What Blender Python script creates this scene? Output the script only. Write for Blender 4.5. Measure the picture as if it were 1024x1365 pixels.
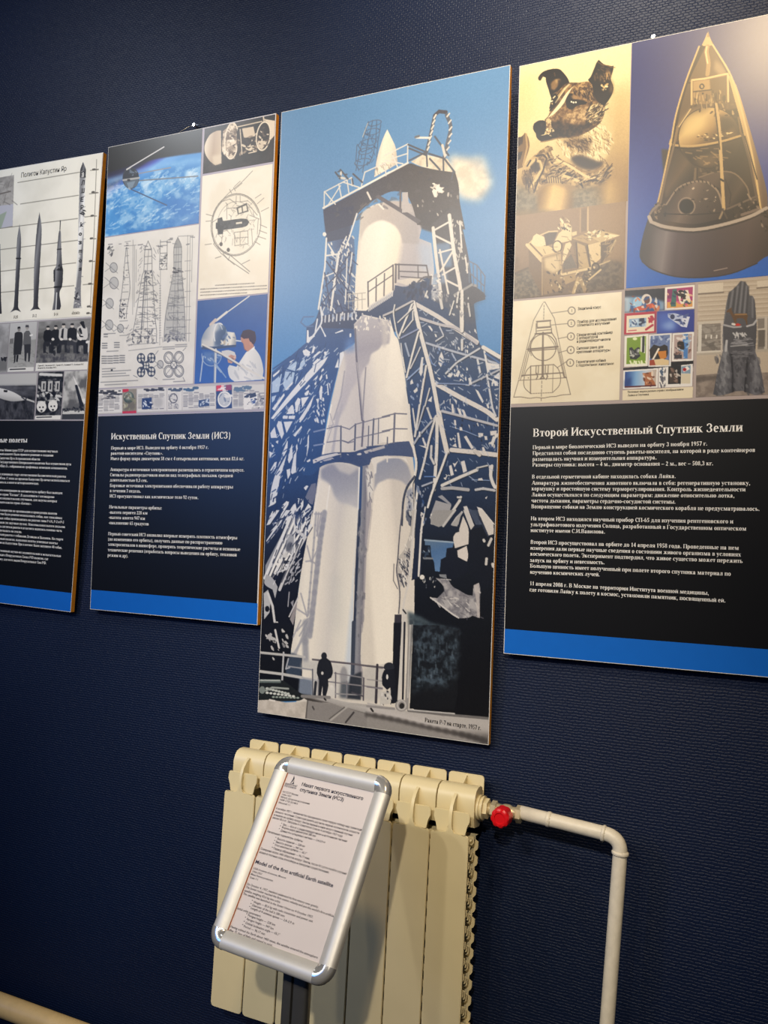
import bpy, bmesh, math, random
import numpy as np
from mathutils import Vector, Matrix

for _o in list(bpy.data.objects):
    bpy.data.objects.remove(_o)
scene = bpy.context.scene
COL = scene.collection
PI = math.pi

# ------------------------------------------------------------------ camera
EYE = 1.38                      # camera height above the floor
FOC = 1116.01                   # focal length in pixels of the 1024 x 1365 frame
YAW, PITCH, ROLL = 0.43006736, 0.06738719, 0.05494018
CAM = np.array([0.0, -1.71, EYE])
_cy, _sy = math.cos(YAW), math.sin(YAW)
FWD = np.array([-_sy*math.cos(PITCH), _cy*math.cos(PITCH), math.sin(PITCH)])
_r0 = np.array([_cy, _sy, 0.0]); _u0 = np.cross(_r0, FWD)
RIGHT = math.cos(ROLL)*_r0 + math.sin(ROLL)*_u0
UP = -math.sin(ROLL)*_r0 + math.cos(ROLL)*_u0
cam_data = bpy.data.cameras.new('camera')
cam = bpy.data.objects.new('camera', cam_data); COL.objects.link(cam)
cam.matrix_world = Matrix(((RIGHT[0], UP[0], -FWD[0], CAM[0]), (RIGHT[1], UP[1], -FWD[1], CAM[1]),
                           (RIGHT[2], UP[2], -FWD[2], CAM[2]), (0, 0, 0, 1)))
cam_data.sensor_fit = 'VERTICAL'; cam_data.sensor_height = 36.0
cam_data.lens = 36.0*FOC/1365.0
cam_data.clip_start = 0.01
scene.camera = cam

# ------------------------------------------------------------------ light
scene.view_settings.view_transform = 'Standard'
scene.view_settings.look = 'None'
scene.view_settings.gamma = 1.0
scene.view_settings.exposure = 0.0
try: scene.view_settings.use_curve_mapping = False
except Exception: pass
world = bpy.data.worlds.new('world'); scene.world = world; world.use_nodes = True
world.node_tree.nodes['Background'].inputs[0].default_value = (0.55, 0.65, 0.85, 1)
world.node_tree.nodes['Background'].inputs[1].default_value = 0.05

def spot(name, loc, aim, power, color, angle, blend, radius):
    d = bpy.data.lights.new(name, 'SPOT'); d.energy = power; d.color = color
    d.spot_size = math.radians(angle); d.spot_blend = blend; d.shadow_soft_size = radius
    o = bpy.data.objects.new(name, d); COL.objects.link(o); o.location = loc
    o.rotation_euler = (Vector(aim)-Vector(loc)).to_track_quat('-Z', 'Y').to_euler(); return o
def area(name, loc, aim, power, color, sx, sy):
    d = bpy.data.lights.new(name, 'AREA'); d.energy = power; d.color = color
    d.shape = 'RECTANGLE'; d.size = sx; d.size_y = sy
    o = bpy.data.objects.new(name, d); COL.objects.link(o); o.location = loc
    o.rotation_euler = (Vector(aim)-Vector(loc)).to_track_quat('-Z', 'Y').to_euler(); return o
spot('ceiling_spot_near', (0.03, -1.72, 3.22), (-0.45, 0, 2.0), 122, (1.0, 0.76, 0.45), 84, 1.0, 0.10)
for _x, _p in ((-1.0, 110), (-1.52, 100), (-2.25, 46), (-3.35, 105)):        # one spot split into an added row, to spread its glare
    spot('split_spot_row', (_x, -3.5, 3.22), (-1.02, 0, 1.75), _p, (1.0, 0.95, 0.87), 47, 0.9, 0.06)
spot('ceiling_spot_right', (0.38, -4.0, 3.22), (-0.80, 0, 0.50), 300, (1.0, 0.90, 0.76), 26, 0.8, 0.045)
spot('upper_left_fill', (-2.3, -1.25, 3.22), (-1.9, 0, 2.3), 34, (0.90, 0.95, 1.0), 90, 1.0, 0.06)  # added fill spot, brightens the upper left wall
spot('top_wall_fill', (-0.35, -0.80, 3.26), (-0.40, 0, 2.85), 72, (1.0, 0.92, 0.80), 82, 1.0, 0.06)  # added fill, gives the top of the wall a grey glare
area('blue_screen', (-2.95, -3.0, 2.0), (-1.0, 0, 1.7), 17, (0.12, 0.34, 1.0), 1.0, 0.8)

# ------------------------------------------------------------------ materials
def srgb(c):
    if isinstance(c, str):
        c = [int(c[i:i+2], 16)/255 for i in (0, 2, 4)]
    return tuple((v/12.92 if v <= 0.04045 else ((v+0.055)/1.055)**2.4) for v in c[:3])
MATS = {}
def mat(name, color, rough=0.5, metal=0.0, spec=0.5, noise=0.0, nscale=40.0, bump=0.0, coat=0.0):
    if name in MATS: return MATS[name]
    m = bpy.data.materials.new(name); m.use_nodes = True; nt = m.node_tree
    b = nt.nodes['Principled BSDF']; c = srgb(color)
    b.inputs['Roughness'].default_value = rough; b.inputs['Metallic'].default_value = metal
    b.inputs['Specular IOR Level'].default_value = spec
    b.inputs['Coat Weight'].default_value = coat
    tc = nt.nodes.new('ShaderNodeTexCoord'); n = nt.nodes.new('ShaderNodeTexNoise')
    n.inputs['Scale'].default_value = nscale; n.inputs['Detail'].default_value = 4
    nt.links.new(tc.outputs['Object'], n.inputs['Vector'])
    r = nt.nodes.new('ShaderNodeValToRGB')
    r.color_ramp.elements[0].position = 0.3; r.color_ramp.elements[1].position = 0.7
    r.color_ramp.elements[0].color = tuple(v*(1-noise) for v in c)+(1,)
    r.color_ramp.elements[1].color = tuple(min(1, v*(1+noise)) for v in c)+(1,)
    nt.links.new(n.outputs['Fac'], r.inputs['Fac']); nt.links.new(r.outputs['Color'], b.inputs['Base Color'])
    if bump:
        bp = nt.nodes.new('ShaderNodeBump'); bp.inputs['Strength'].default_value = bump
        bp.inputs['Distance'].default_value = 0.002
        nt.links.new(n.outputs['Fac'], bp.inputs['Height']); nt.links.new(bp.outputs['Normal'], b.inputs['Normal'])
    MATS[name] = m; return m

PRINT_ROUGH = 0.32
def print_material():
    m = bpy.data.materials.new('printed_sheet'); m.use_nodes = True; nt = m.node_tree
    b = nt.nodes['Principled BSDF']; b.inputs['Roughness'].default_value = PRINT_ROUGH
    b.inputs['Specular IOR Level'].default_value = 0.5
    a = nt.nodes.new('ShaderNodeAttribute'); a.attribute_name = 'ink'
    nt.links.new(a.outputs['Color'], b.inputs['Base Color']); return m
M_PRINT = print_material()

# ------------------------------------------------------------------ mesh helpers
def tag(o, label=None, cat=None, group=None, kind=None):
    if label: o['label'] = label
    if cat: o['category'] = cat
    if group: o['group'] = group
    if kind: o['kind'] = kind
    return o
def empty(name, loc, label, cat, group=None, rot=None):
    o = bpy.data.objects.new(name, None); COL.objects.link(o)
    o.empty_display_size = 0.05
    if rot is not None:
        m = Matrix.Identity(4)
        for i in range(3):
            for j in range(3): m[i][j] = rot[j][i]
        m.translation = Vector(loc); o.matrix_world = m
    else: o.location = loc
    return tag(o, label, cat, group)
def link_mesh(name, me, m, parent=None, smooth=False):
    o = bpy.data.objects.new(name, me); COL.objects.link(o)
    if m: me.materials.append(m)
    if parent is not None: o.parent = parent
    if smooth:
        me.polygons.foreach_set('use_smooth', [True]*len(me.polygons))
    return o
def bm_obj(name, bm, m, parent=None, smooth=False, angle=None):
    bmesh.ops.recalc_face_normals(bm, faces=bm.faces)
    if angle is not None:
        for f in bm.faces: f.smooth = True
        for e in bm.edges:
            e.smooth = not (len(e.link_faces) == 2 and e.calc_face_angle(0) > math.radians(angle))
    me = bpy.data.meshes.new(name); bm.to_mesh(me); bm.free()
    return link_mesh(name, me, m, parent, smooth)
def add_box(bm, x0, x1, y0, y1, z0, z1):
    vs = [bm.verts.new(p) for p in ((x0,y0,z0),(x1,y0,z0),(x1,y1,z0),(x0,y1,z0),(x0,y0,z1),(x1,y0,z1),(x1,y1,z1),(x0,y1,z1))]
    for f in ((0,3,2,1),(4,5,6,7),(0,1,5,4),(1,2,6,5),(2,3,7,6),(3,0,4,7)): bm.faces.new([vs[i] for i in f])
def add_prism(bm, prof, axis, a, b):
    # profile of 2-D points extruded along an axis from a to b; axis x: (y,z); y: (x,z); z: (x,y)
    def P(p, t): return {'x': (t, p[0], p[1]), 'y': (p[0], t, p[1]), 'z': (p[0], p[1], t)}[axis]
    A = [bm.verts.new(P(p, a)) for p in prof]; B = [bm.verts.new(P(p, b)) for p in prof]
    n = len(prof)
    for i in range(n): bm.faces.new((A[i], A[(i+1) % n], B[(i+1) % n], B[i]))
    bm.faces.new(A[::-1]); bm.faces.new(B)
def rounded(x0, x1, y0, y1, rs, n=5):
    # rounded rectangle outline, rs = radii of (x0y0, x1y0, x1y1, x0y1)
    if not isinstance(rs, (tuple, list)): rs = (rs,)*4
    pts = []
    for (cx, cy, a, r) in ((x0, y0, 180, rs[0]), (x1, y0, 270, rs[1]), (x1, y1, 0, rs[2]), (x0, y1, 90, rs[3])):
        if r <= 0: pts.append((cx, cy)); continue
        ox = cx + (r if cx == x0 else -r); oy = cy + (r if cy == y0 else -r)
        for i in range(n+1):
            t = math.radians(a+90*i/n); pts.append((ox+r*math.cos(t), oy+r*math.sin(t)))
    return pts
def add_tube(bm, path, radii, seg=20, cap=True):
    path = [Vector(p) for p in path]
    if not isinstance(radii, (list, tuple)): radii = [radii]*len(path)
    rings = []; up = None
    for i, p in enumerate(path):
        d = (path[min(i+1, len(path)-1)]-path[max(i-1, 0)]).normalized()
        if up is None:
            up = Vector((0, 0, 1)) if abs(d.z) < 0.9 else Vector((0, 1, 0))
        s = d.cross(up).normalized(); up = s.cross(d).normalized()
        rings.append([bm.verts.new(p+radii[i]*(math.cos(2*PI*k/seg)*s+math.sin(2*PI*k/seg)*up)) for k in range(seg)])
    for a, b in zip(rings, rings[1:]):
        for k in range(seg): bm.faces.new((a[k], a[(k+1) % seg], b[(k+1) % seg], b[k]))
    if cap: bm.faces.new(rings[0][::-1]); bm.faces.new(rings[-1])
def quad_pts(bm, pts):
    bm.faces.new([bm.verts.new(p) for p in pts])

# ------------------------------------------------------------------ planes in the place, seen from the photograph's standpoint
def ray(px, py):
    return FWD + RIGHT*((px-512.0)/FOC) - UP*((py-682.5)/FOC)
def on_wall_plane(px, py, y):
    d = ray(px, py); t = (y-CAM[1])/d[1]; return CAM+d*t
class Plane:
    """A flat sheet with its own origin and axes (U right, V up, N out of the face), in metres."""
    def __init__(self, origin, U, V):
        self.o = np.array(origin, float); self.U = np.array(U, float); self.V = np.array(V, float)
        self.N = np.cross(self.U, self.V)
    def uv(self, px, py):
        d = ray(px, py); t = np.dot(self.o-CAM, self.N)/np.dot(d, self.N); p = CAM+d*t-self.o
        return float(np.dot(p, self.U)), float(np.dot(p, self.V))
    def uvs(self, pts): return np.array([self.uv(*p) for p in pts])
    def axes(self): return (self.U, self.V, self.N)
BOARD_T, BOARD_GAP = 0.012, 0.010
def board_plane(xc, zb, w, h, tilt, roll):
    c, s = math.cos(roll), math.sin(roll); st, ct = math.sin(tilt), math.cos(tilt)
    P = Plane((xc, -(BOARD_GAP+BOARD_T), zb+EYE), (c, -s*st, s*ct), (-s, -c*st, c*ct))
    P.w, P.h = w, h; return P
# ------------------------------------------------------------------ ink: a small painter for the printed sheets
def vnoise(h, w, cell, seed, octaves=4, gain=0.55):
    rng = np.random.RandomState(seed); out = np.zeros((h, w)); amp = 1.0; tot = 0
    for o in range(octaves):
        c = max(cell/(2**o), 1.0); gh, gw = int(h/c)+3, int(w/c)+3
        g = rng.rand(gh, gw)
        ys = np.arange(h)/c; xs = np.arange(w)/c
        yi = ys.astype(int); xi = xs.astype(int); fy = ys-yi; fx = xs-xi
        fy = fy*fy*(3-2*fy); fx = fx*fx*(3-2*fx)
        a = g[yi][:, xi]; b = g[yi][:, xi+1]; c2 = g[yi+1][:, xi]; d = g[yi+1][:, xi+1]
        out += amp*((a*(1-fx)+b*fx)*(1-fy)[:, None]+(c2*(1-fx)+d*fx)*fy[:, None]); tot += amp; amp *= gain
    return out/tot
def col(c):
    if isinstance(c, str): return np.array([int(c[i:i+2], 16)/255 for i in (0, 2, 4)])
    if isinstance(c, (int, float)): return np.array([c, c, c], float)
    return np.array(c, float)
class Ink:
    """A sheet of ink on a board: colours on a fine grid, drawn with points given where they are seen."""
    def __init__(self, plane, quad, texel, ground):
        self.pl = plane
        q = plane.uvs(quad)                       # tl, tr, br, bl
        self.u0, self.u1 = (q[0, 0]+q[3, 0])/2, (q[1, 0]+q[2, 0])/2
        self.v1, self.v0 = (q[0, 1]+q[1, 1])/2, (q[2, 1]+q[3, 1])/2
        self.clamp()
        self.t = texel
        self.W = max(8, int(round((self.u1-self.u0)/texel))); self.H = max(8, int(round((self.v1-self.v0)/texel)))
        self.im = np.zeros((self.H, self.W, 3)); self.im[:] = col(ground)
        # size of one picture pixel in texels (for stroke widths)
        cx, cy = np.mean([p[0] for p in quad]), np.mean([p[1] for p in quad])
        a = self.T([(cx-5, cy), (cx+5, cy), (cx, cy-5), (cx, cy+5)])
        self.s = 0.5*(np.linalg.norm(a[1]-a[0])+np.linalg.norm(a[3]-a[2]))/10
        self.rng = np.random.RandomState(int(abs(cx*7+cy*13)) % 9999)
    def clamp(self):
        P = self.pl
        if hasattr(P, 'w'):
            e = 0.0012
            self.u0 = max(self.u0, -P.w/2+e); self.u1 = min(self.u1, P.w/2-e)
            self.v0 = max(self.v0, e); self.v1 = min(self.v1, P.h-e)
    def T(self, pts):
        q = self.pl.uvs(pts)
        return np.stack([(q[:, 0]-self.u0)/(self.u1-self.u0)*self.W-0.5, (self.v1-q[:, 1])/(self.v1-self.v0)*self.H-0.5], 1)
    def _box(self, P, pad):
        x0 = max(0, int(math.floor(P[:, 0].min()-pad))); x1 = min(self.W, int(math.ceil(P[:, 0].max()+pad))+1)
        y0 = max(0, int(math.floor(P[:, 1].min()-pad))); y1 = min(self.H, int(math.ceil(P[:, 1].max()+pad))+1)
        return x0, x1, y0, y1
    def _put(self, box, m, c, alpha):
        x0, x1, y0, y1 = box
        if callable(c): C = c(x0, x1, y0, y1)
        else: C = col(c)
        m = (m*alpha)[..., None]
        self.im[y0:y1, x0:x1] = self.im[y0:y1, x0:x1]*(1-m)+C*m
    def mask(self, P, soft=0.0):
        pad = 1+3*soft; box = self._box(P, pad); x0, x1, y0, y1 = box
        if x1 <= x0 or y1 <= y0: return box, None
        SS = 3; w, h = x1-x0, y1-y0
        xs = x0+(np.arange(w*2)+0.5)/2-0.5; ys = y0+(np.arange(h*SS)+0.5)/SS-0.5
        ins = np.zeros((h*SS, w*2), bool); n = len(P)
        for i in range(n):
            ax, ay = P[i]; bx, by = P[(i+1) % n]
            if ay == by: continue
            sel = (ys >= min(ay, by)) & (ys < max(ay, by))
            if not sel.any(): continue
            xi = ax+(ys[sel]-ay)*(bx-ax)/(by-ay)
            ins[sel] ^= (xs[None, :] > xi[:, None])
        m = ins.reshape(h, SS, w, 2).mean((1, 3))
        if soft > 0: m = blur(m, soft)
        return box, m
    def poly(self, pts, c, alpha=1.0, soft=0.0):
        if 7 <= len(pts) < 30: pts = smooth_path(pts, True)
        box, m = self.mask(self.T(pts), soft*self.s)
        if m is not None: self._put(box, m, c, alpha)
        return self
    def line(self, pts, wd, c, alpha=1.0, soft=0.0):
        if 4 <= len(pts) < 20: pts = smooth_path(pts, False)
        P = self.T(pts); hw = wd*self.s/2
        if hw < 0.5: alpha *= max(hw/0.5, 0.25); hw = 0.5
        w2 = hw; sf = max(0.5, soft*self.s)
        for a, b in zip(P, P[1:]):
            box = self._box(np.array([a, b]), w2+sf+1); x0, x1, y0, y1 = box
            if x1 <= x0 or y1 <= y0: continue
            X = np.arange(x0, x1)[None, :]; Y = np.arange(y0, y1)[:, None]; d = b-a; L = d@d+1e-9
            t = np.clip(((X-a[0])*d[0]+(Y-a[1])*d[1])/L, 0, 1)
            ds = np.hypot(X-a[0]-t*d[0], Y-a[1]-t*d[1])
            self._put(box, np.clip((w2-ds)/(2*sf)+0.5, 0, 1), c, alpha)
        return self
    def lines(self, lst, wd, c, alpha=1.0):
        for l in lst: self.line([(l[i], l[i+1]) for i in range(0, len(l), 2)], wd, c, alpha)
        return self
    def ring(self, cx, cy, rx, ry, c, wd=1.0, alpha=1.0, a0=0, a1=360, ang=0, n=40):
        return self.line(ell(cx, cy, rx, ry, ang, a0, a1, n), wd, c, alpha)
    def disc(self, cx, cy, rx, ry, c, alpha=1.0, soft=0.0, ang=0):
        return self.poly(ell(cx, cy, rx, ry, ang), c, alpha, soft)
    def grad(self, p0, p1, stops):
        """colour running from p0 to p1 along stops [(t, colour), ...]"""
        a, b = self.T([p0, p1]); d = b-a; L = d@d+1e-9
        ts = [s[0] for s in stops]; cs = np.array([col(s[1]) for s in stops])
        def f(x0, x1, y0, y1):
            X = np.arange(x0, x1)[None, :]; Y = np.arange(y0, y1)[:, None]
            t = ((X-a[0])*d[0]+(Y-a[1])*d[1])/L
            return np.stack([np.interp(t, ts, cs[:, k]) for k in range(3)], -1)
        return f
    def noisy(self, c0, c1, cell, seed=1, lo=0.35, hi=0.65, octaves=4, stretch=(1, 1)):
        """mottled colour between c0 and c1, cell size in picture pixels"""
        n = vnoise(int(self.H*stretch[1])+2, int(self.W*stretch[0])+2, cell*self.s, seed, octaves)
        def f(x0, x1, y0, y1):
            yy = (np.arange(y0, y1)*stretch[1]).astype(int); xx = (np.arange(x0, x1)*stretch[0]).astype(int)
            t = np.clip((n[yy][:, xx]-lo)/(hi-lo), 0, 1)[..., None]
            return col(c0)*(1-t)+col(c1)*t
        return f
    def grain(self, amount, cell=1.0, seed=3):
        n = vnoise(self.H, self.W, max(1, cell*self.s), seed, 3)-0.5
        self.im = np.clip(self.im+amount*n[..., None], 0, 1); return self
    def all(self, c, alpha=1.0):
        C = c(0, self.W, 0, self.H) if callable(c) else col(c)
        self.im = self.im*(1-alpha)+C*alpha; return self
    def scribble(self, pts, n, wd, c, length, ang, seed=1, alpha=1.0, spread=25):
        """n short strokes scattered inside a polygon"""
        r = np.random.RandomState(seed); P = np.array(pts, float)
        lo, hi = P.min(0), P.max(0); k = 0; tries = 0
        while k < n and tries < n*30:
            tries += 1; p = lo+(hi-lo)*r.rand(2)
            if not inside(p, P): continue
            k += 1; a = math.radians(ang+spread*(r.rand()*2-1)); L = length*(0.4+0.9*r.rand())
            q = (p[0]+L*math.cos(a), p[1]+L*math.sin(a))
            self.line([tuple(p), q], wd*(0.6+0.7*r.rand()), c, alpha)
        return self
    def dabs(self, pts, n, size, cs, seed=1, alpha=1.0, ang=None):
        """n small irregular patches inside a polygon"""
        r = np.random.RandomState(seed); P = np.array(pts, float); lo, hi = P.min(0), P.max(0); k = 0; tries = 0
        while k < n and tries < n*30:
            tries += 1; p = lo+(hi-lo)*r.rand(2)
            if not inside(p, P): continue
            k += 1; s = size*(0.4+r.rand()); a = r.rand()*360 if ang is None else ang+30*(r.rand()-0.5)
            m = 5+r.randint(3); rr = 0.55+0.6*r.rand(m)
            ca, sa = math.cos(math.radians(a)), math.sin(math.radians(a)); poly = []
            for i in range(m):
                x = s*rr[i]*math.cos(2*PI*i/m); y = 0.45*s*rr[i]*math.sin(2*PI*i/m)
                poly.append((p[0]+x*ca-y*sa, p[1]+x*sa+y*ca))
            self.poly(poly, cs[r.randint(len(cs))] if isinstance(cs, (list, tuple)) else cs, alpha)
        return self
    def gamma(self, g, gain=1.0):
        self.im = np.clip(self.im*gain, 0, 1)**g; return self
    def soften(self, r):
        for k in range(3): self.im[..., k] = blur(self.im[..., k], r*self.s)
        return self
    def build(self, name, parent, n=0.0012, label=None):
        W, H = self.W, self.H
        us = self.u0+(np.arange(W)+0.5)/W*(self.u1-self.u0); us[0], us[-1] = self.u0, self.u1
        vs = self.v1-(np.arange(H)+0.5)/H*(self.v1-self.v0); vs[0], vs[-1] = self.v1, self.v0
        co = np.zeros((H, W, 3), np.float32); co[..., 0] = us[None, :]; co[..., 1] = vs[:, None]; co[..., 2] = n
        idx = np.arange(W*H).reshape(H, W)
        quads = np.stack([idx[:-1, :-1], idx[1:, :-1], idx[1:, 1:], idx[:-1, 1:]], -1).reshape(-1, 4).astype(np.int32)
        me = bpy.data.meshes.new(name)
        me.vertices.add(W*H); me.vertices.foreach_set('co', co.ravel())
        me.loops.add(quads.size); me.loops.foreach_set('vertex_index', quads.ravel())
        me.polygons.add(len(quads)); me.polygons.foreach_set('loop_start', np.arange(0, quads.size, 4, dtype=np.int32))
        try: me.polygons.foreach_set('loop_total', np.full(len(quads), 4, np.int32))
        except Exception: pass
        me.update(calc_edges=True)
        at = me.color_attributes.new('ink', 'BYTE_COLOR', 'POINT')
        rgba = np.ones((H*W, 4), np.float32); rgba[:, :3] = np.clip(self.im, 0, 1).reshape(-1, 3)
        at.data.foreach_set('color_srgb', rgba.ravel())
        o = link_mesh(name, me, M_PRINT, parent)
        if label: o['label'] = label
        return o
def smooth_path(pts, closed, corner=42.0):
    """a soft curve through the points that keeps sharp corners sharp"""
    P = [np.array(p, float) for p in pts]; n = len(P); out = []
    def turn(i):
        if not closed and i in (0, n-1): return 180.0
        a, b = P[i]-P[i-1], P[(i+1) % n]-P[i]; l = np.linalg.norm(a)*np.linalg.norm(b)
        return 180.0 if l < 1e-9 else math.degrees(math.acos(max(-1, min(1, float(a@b)/l))))
    T = [turn(i) for i in range(n)]
    for i in range(n if closed else n-1):
        j = (i+1) % n; p1, p2 = P[i], P[j]
        p0 = P[i-1] if T[i] < corner else 2*p1-p2
        p3 = P[(j+1) % n] if T[j] < corner else 2*p2-p1
        L = np.linalg.norm(p2-p1)
        m1 = (p2-p0)/2; m2 = (p3-p1)/2
        for m in (m1, m2):
            k = np.linalg.norm(m)
            if k > 1.2*L and k > 0: m *= 1.2*L/k
        for t in (0, .25, .5, .75):
            out.append(tuple((2*t**3-3*t*t+1)*p1+(t**3-2*t*t+t)*m1+(3*t*t-2*t**3)*p2+(t**3-t*t)*m2))
    if not closed: out.append(tuple(P[-1]))
    return out
def inside(p, P):
    x, y = p; n = len(P); c = False
    for i in range(n):
        ax, ay = P[i]; bx, by = P[(i+1) % n]
        if (ay > y) != (by > y) and x < ax+(y-ay)*(bx-ax)/(by-ay): c = not c
    return c
def blur(a, s):
    """three box passes close to a gaussian of sigma s"""
    r = max(1, int(round(s)))
    for _ in range(3):
        for ax in (0, 1):
            n = a.shape[ax]
            pad = [(0, 0), (0, 0)]; pad[ax] = (r+1, r)
            b = np.cumsum(np.pad(a, pad, mode='edge'), axis=ax)
            if ax == 0: a = (b[2*r+1:2*r+1+n]-b[:n])/(2*r+1)
            else: a = (b[:, 2*r+1:2*r+1+n]-b[:, :n])/(2*r+1)
    return a
def ell(cx, cy, rx, ry, ang=0, a0=0, a1=360, n=32):
    ca, sa = math.cos(math.radians(ang)), math.sin(math.radians(ang)); out = []
    for i in range(n+1):
        t = math.radians(a0+(a1-a0)*i/n); x, y = rx*math.cos(t), ry*math.sin(t)
        out.append((cx+x*ca-y*sa, cy+x*sa+y*ca))
    return out
def crop(ox, oy, sc):
    """points read off an enlarged view: (x, y) there -> picture pixels"""
    def f(*v): return [(ox+v[i]/sc, oy+v[i+1]/sc) for i in range(0, len(v), 2)]
    return f
# ------------------------------------------------------------------ lettering
# A bold roman alphabet drawn stroke by stroke (em = 1): every glyph is a list of convex polygons and an advance.
SW, TW, SFH, SFE = 0.135, 0.05, 0.04, 0.045
def g_bar(x0, x1, y, h=TW): return [[(x0, y-h/2), (x1, y-h/2), (x1, y+h/2), (x0, y+h/2)]]
def g_stem(x, y0, y1, sb=True, st=True, w=SW):
    o = [[(x, y0), (x+w, y0), (x+w, y1), (x, y1)]]
    if sb: o.append([(x-SFE, y0), (x+w+SFE, y0), (x+w+SFE, y0+SFH), (x-SFE, y0+SFH)])
    if st: o.append([(x-SFE, y1-SFH), (x+w+SFE, y1-SFH), (x+w+SFE, y1), (x-SFE, y1)])
    return o
def g_dg(x0, y0, x1, y1, w): return [[(x0-w/2, y0), (x0+w/2, y0), (x1+w/2, y1), (x1-w/2, y1)]]
def g_arc(cx, cy, rx, ry, a0=0, a1=360, th=SW, tv=TW, n=None):
    n = n or max(4, int(abs(a1-a0)/20)); o = []
    def p(t, k):
        c, s = math.cos(t), math.sin(t)
        return (cx+(rx-k*th)*c, cy+(ry-k*tv)*s)
    for i in range(n):
        t0 = math.radians(a0+(a1-a0)*i/n); t1 = math.radians(a0+(a1-a0)*(i+1)/n)
        o.append([p(t0, 0), p(t1, 0), p(t1, 1), p(t0, 1)])
    return o
def g_dot(cx, cy, r): return [[(cx+r*math.cos(k*PI/4), cy+r*math.sin(k*PI/4)) for k in range(8)]]
def glyph(ch):
    X, C = 0.47, 0.67
    low = ch.lower(); cap = (ch != low)
    H = C if cap else X; k = 1.28 if cap else 1.0
    s1 = 0.06
    def two(w): return s1, s1+w-SW      # x of the two stems of a letter whose body is w wide
    if low in 'ин' or ch in 'пПйЙ' or low in 'цчшщ':
        w = {'ш': .70, 'щ': .70}.get(low, .44)*k; a, b = two(w); o = []
        if low == 'и' or low == 'й':
            o = g_stem(a, 0, H)+g_stem(b, 0, H)+g_dg(a+SW*.6, .05, b+SW*.4, H-.05, .09)
            if low == 'й': o += g_arc((a+b+SW)/2, H+.14, .10, .09, 180, 360, .03, .045)
        elif low == 'н': o = g_stem(a, 0, H)+g_stem(b, 0, H)+g_bar(a, b+SW, H*.53)
        elif low == 'п': o = g_stem(a, 0, H)+g_stem(b, 0, H)+g_bar(a, b+SW, H-TW/2)
        elif low == 'ц': o = g_stem(a, 0, H)+g_stem(b, 0, H)+g_bar(a, b+SW+.07, TW/2)+[[(b+SW+.02, -.12), (b+SW+.07, -.12), (b+SW+.07, .03), (b+SW, .03)]]
        elif low == 'ч': o = g_stem(a, H*.45, H, sb=False)+g_stem(b, 0, H)+g_bar(a+.03, b+SW, H*.45)
        else:
            o = g_stem(a, 0, H)+g_stem((a+b)/2, 0, H)+g_stem(b, 0, H)+g_bar(a, b+SW, TW/2)
            if low == 'щ': o += g_bar(b, b+SW+.08, TW/2)+[[(b+SW+.03, -.12), (b+SW+.08, -.12), (b+SW+.08, .03), (b+SW+.02, .03)]]
        return o, w+.12
    if ch in 'оО0': 
        w = (.44 if ch == 'о' else .62 if ch == 'О' else .42); h = C if ch in 'О0' else X
        return g_arc(.03+w/2, h/2, w/2, h/2+.01), w+.06
    if low == 'с' or low == 'э' or ch == 'C':
        w = .40*k; o = g_arc(.03+w/2+.02, H/2, w/2+.02, H/2+.01, 48, 312)
        o += g_dot(.03+w*.92, H*.78, .055)
        if cap: o += [[(w-.02, H*.68), (w+.03, H*.68), (w+.03, H), (w-.02, H)]]
        if low == 'э':
            o = [[(w+.06-x, y) for x, y in p] for p in o]+g_bar(.16, w, H/2)
        return o, w+.07
    if ch == 'е': return g_arc(.23, X/2, .2, X/2+.01, 0, 312)+g_bar(.08, .42, X*.55, .045), .45
    if ch == 'ё': return g_arc(.23, X/2, .2, X/2+.01, 0, 312)+g_bar(.08, .42, X*.55, .045)+g_dot(.16, .6, .05)+g_dot(.3, .6, .05), .45
    if ch in 'ЕE': return g_stem(.06, 0, C)+g_bar(.06, .56, C-TW/2)+g_bar(.06, .58, TW/2)+g_bar(.15, .45, C*.52)+[[(.52, C-.2), (.56, C-.2), (.56, C), (.5, C)], [(.54, .2), (.58, .2), (.58, 0), (.52, 0)], [(.42, .25), (.46, .25), (.46, .45), (.42, .45)]], .64
    if ch == 'а': return g_stem(.25, 0, .34, st=False)+g_arc(.23, .31, .155, .17, 0, 150, SW, .045)+g_arc(.17, .135, .145, .145, 0, 360, .12, .045)+g_dot(.1, .36, .055), .5
    if ch in 'АA': return g_dg(.07, 0, .33, C, .06)+g_dg(.60, 0, .36, C, .17)+g_bar(.16, .52, .22, .045)+g_bar(.0, .17, SFH/2, SFH)+g_bar(.47, .73, SFH/2, SFH), .73
    if ch == 'б': return g_arc(.25, .24, .21, .25)+g_arc(.29, .42, .25, .27, 90, 195, SW, .07)+g_bar(.27, .45, .675, .06), .5
    if ch == 'Б': return g_stem(.06, 0, C)+g_bar(.06, .55, C-TW/2)+[[(.5, C-.2), (.54, C-.2), (.55, C), (.48, C)]]+g_arc(.3, .19, .26, .2, -90, 90)+g_bar(.1, .3, .36)+g_bar(.1, .3, .025), .62
    if low == 'в': return g_stem(.06, 0, H)+g_arc(.06+.17*k, H*.745, .19*k, H*.265, -90, 90, SW, .045)+g_arc(.06+.17*k, H*.26, .22*k, H*.27, -90, 90, SW, .045)+g_bar(.1, .07+.17*k, H-.02, .045)+g_bar(.1, .07+.17*k, H*.5, .045)+g_bar(.1, .07+.17*k, .02, .045), .5*k-.03
    if low == 'г': return g_stem(.06, 0, H)+g_bar(.06, .40*k, H-TW/2)+[[(.36*k, H-.17), (.40*k, H-.17), (.40*k, H), (.34*k, H)]], .42*k
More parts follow.
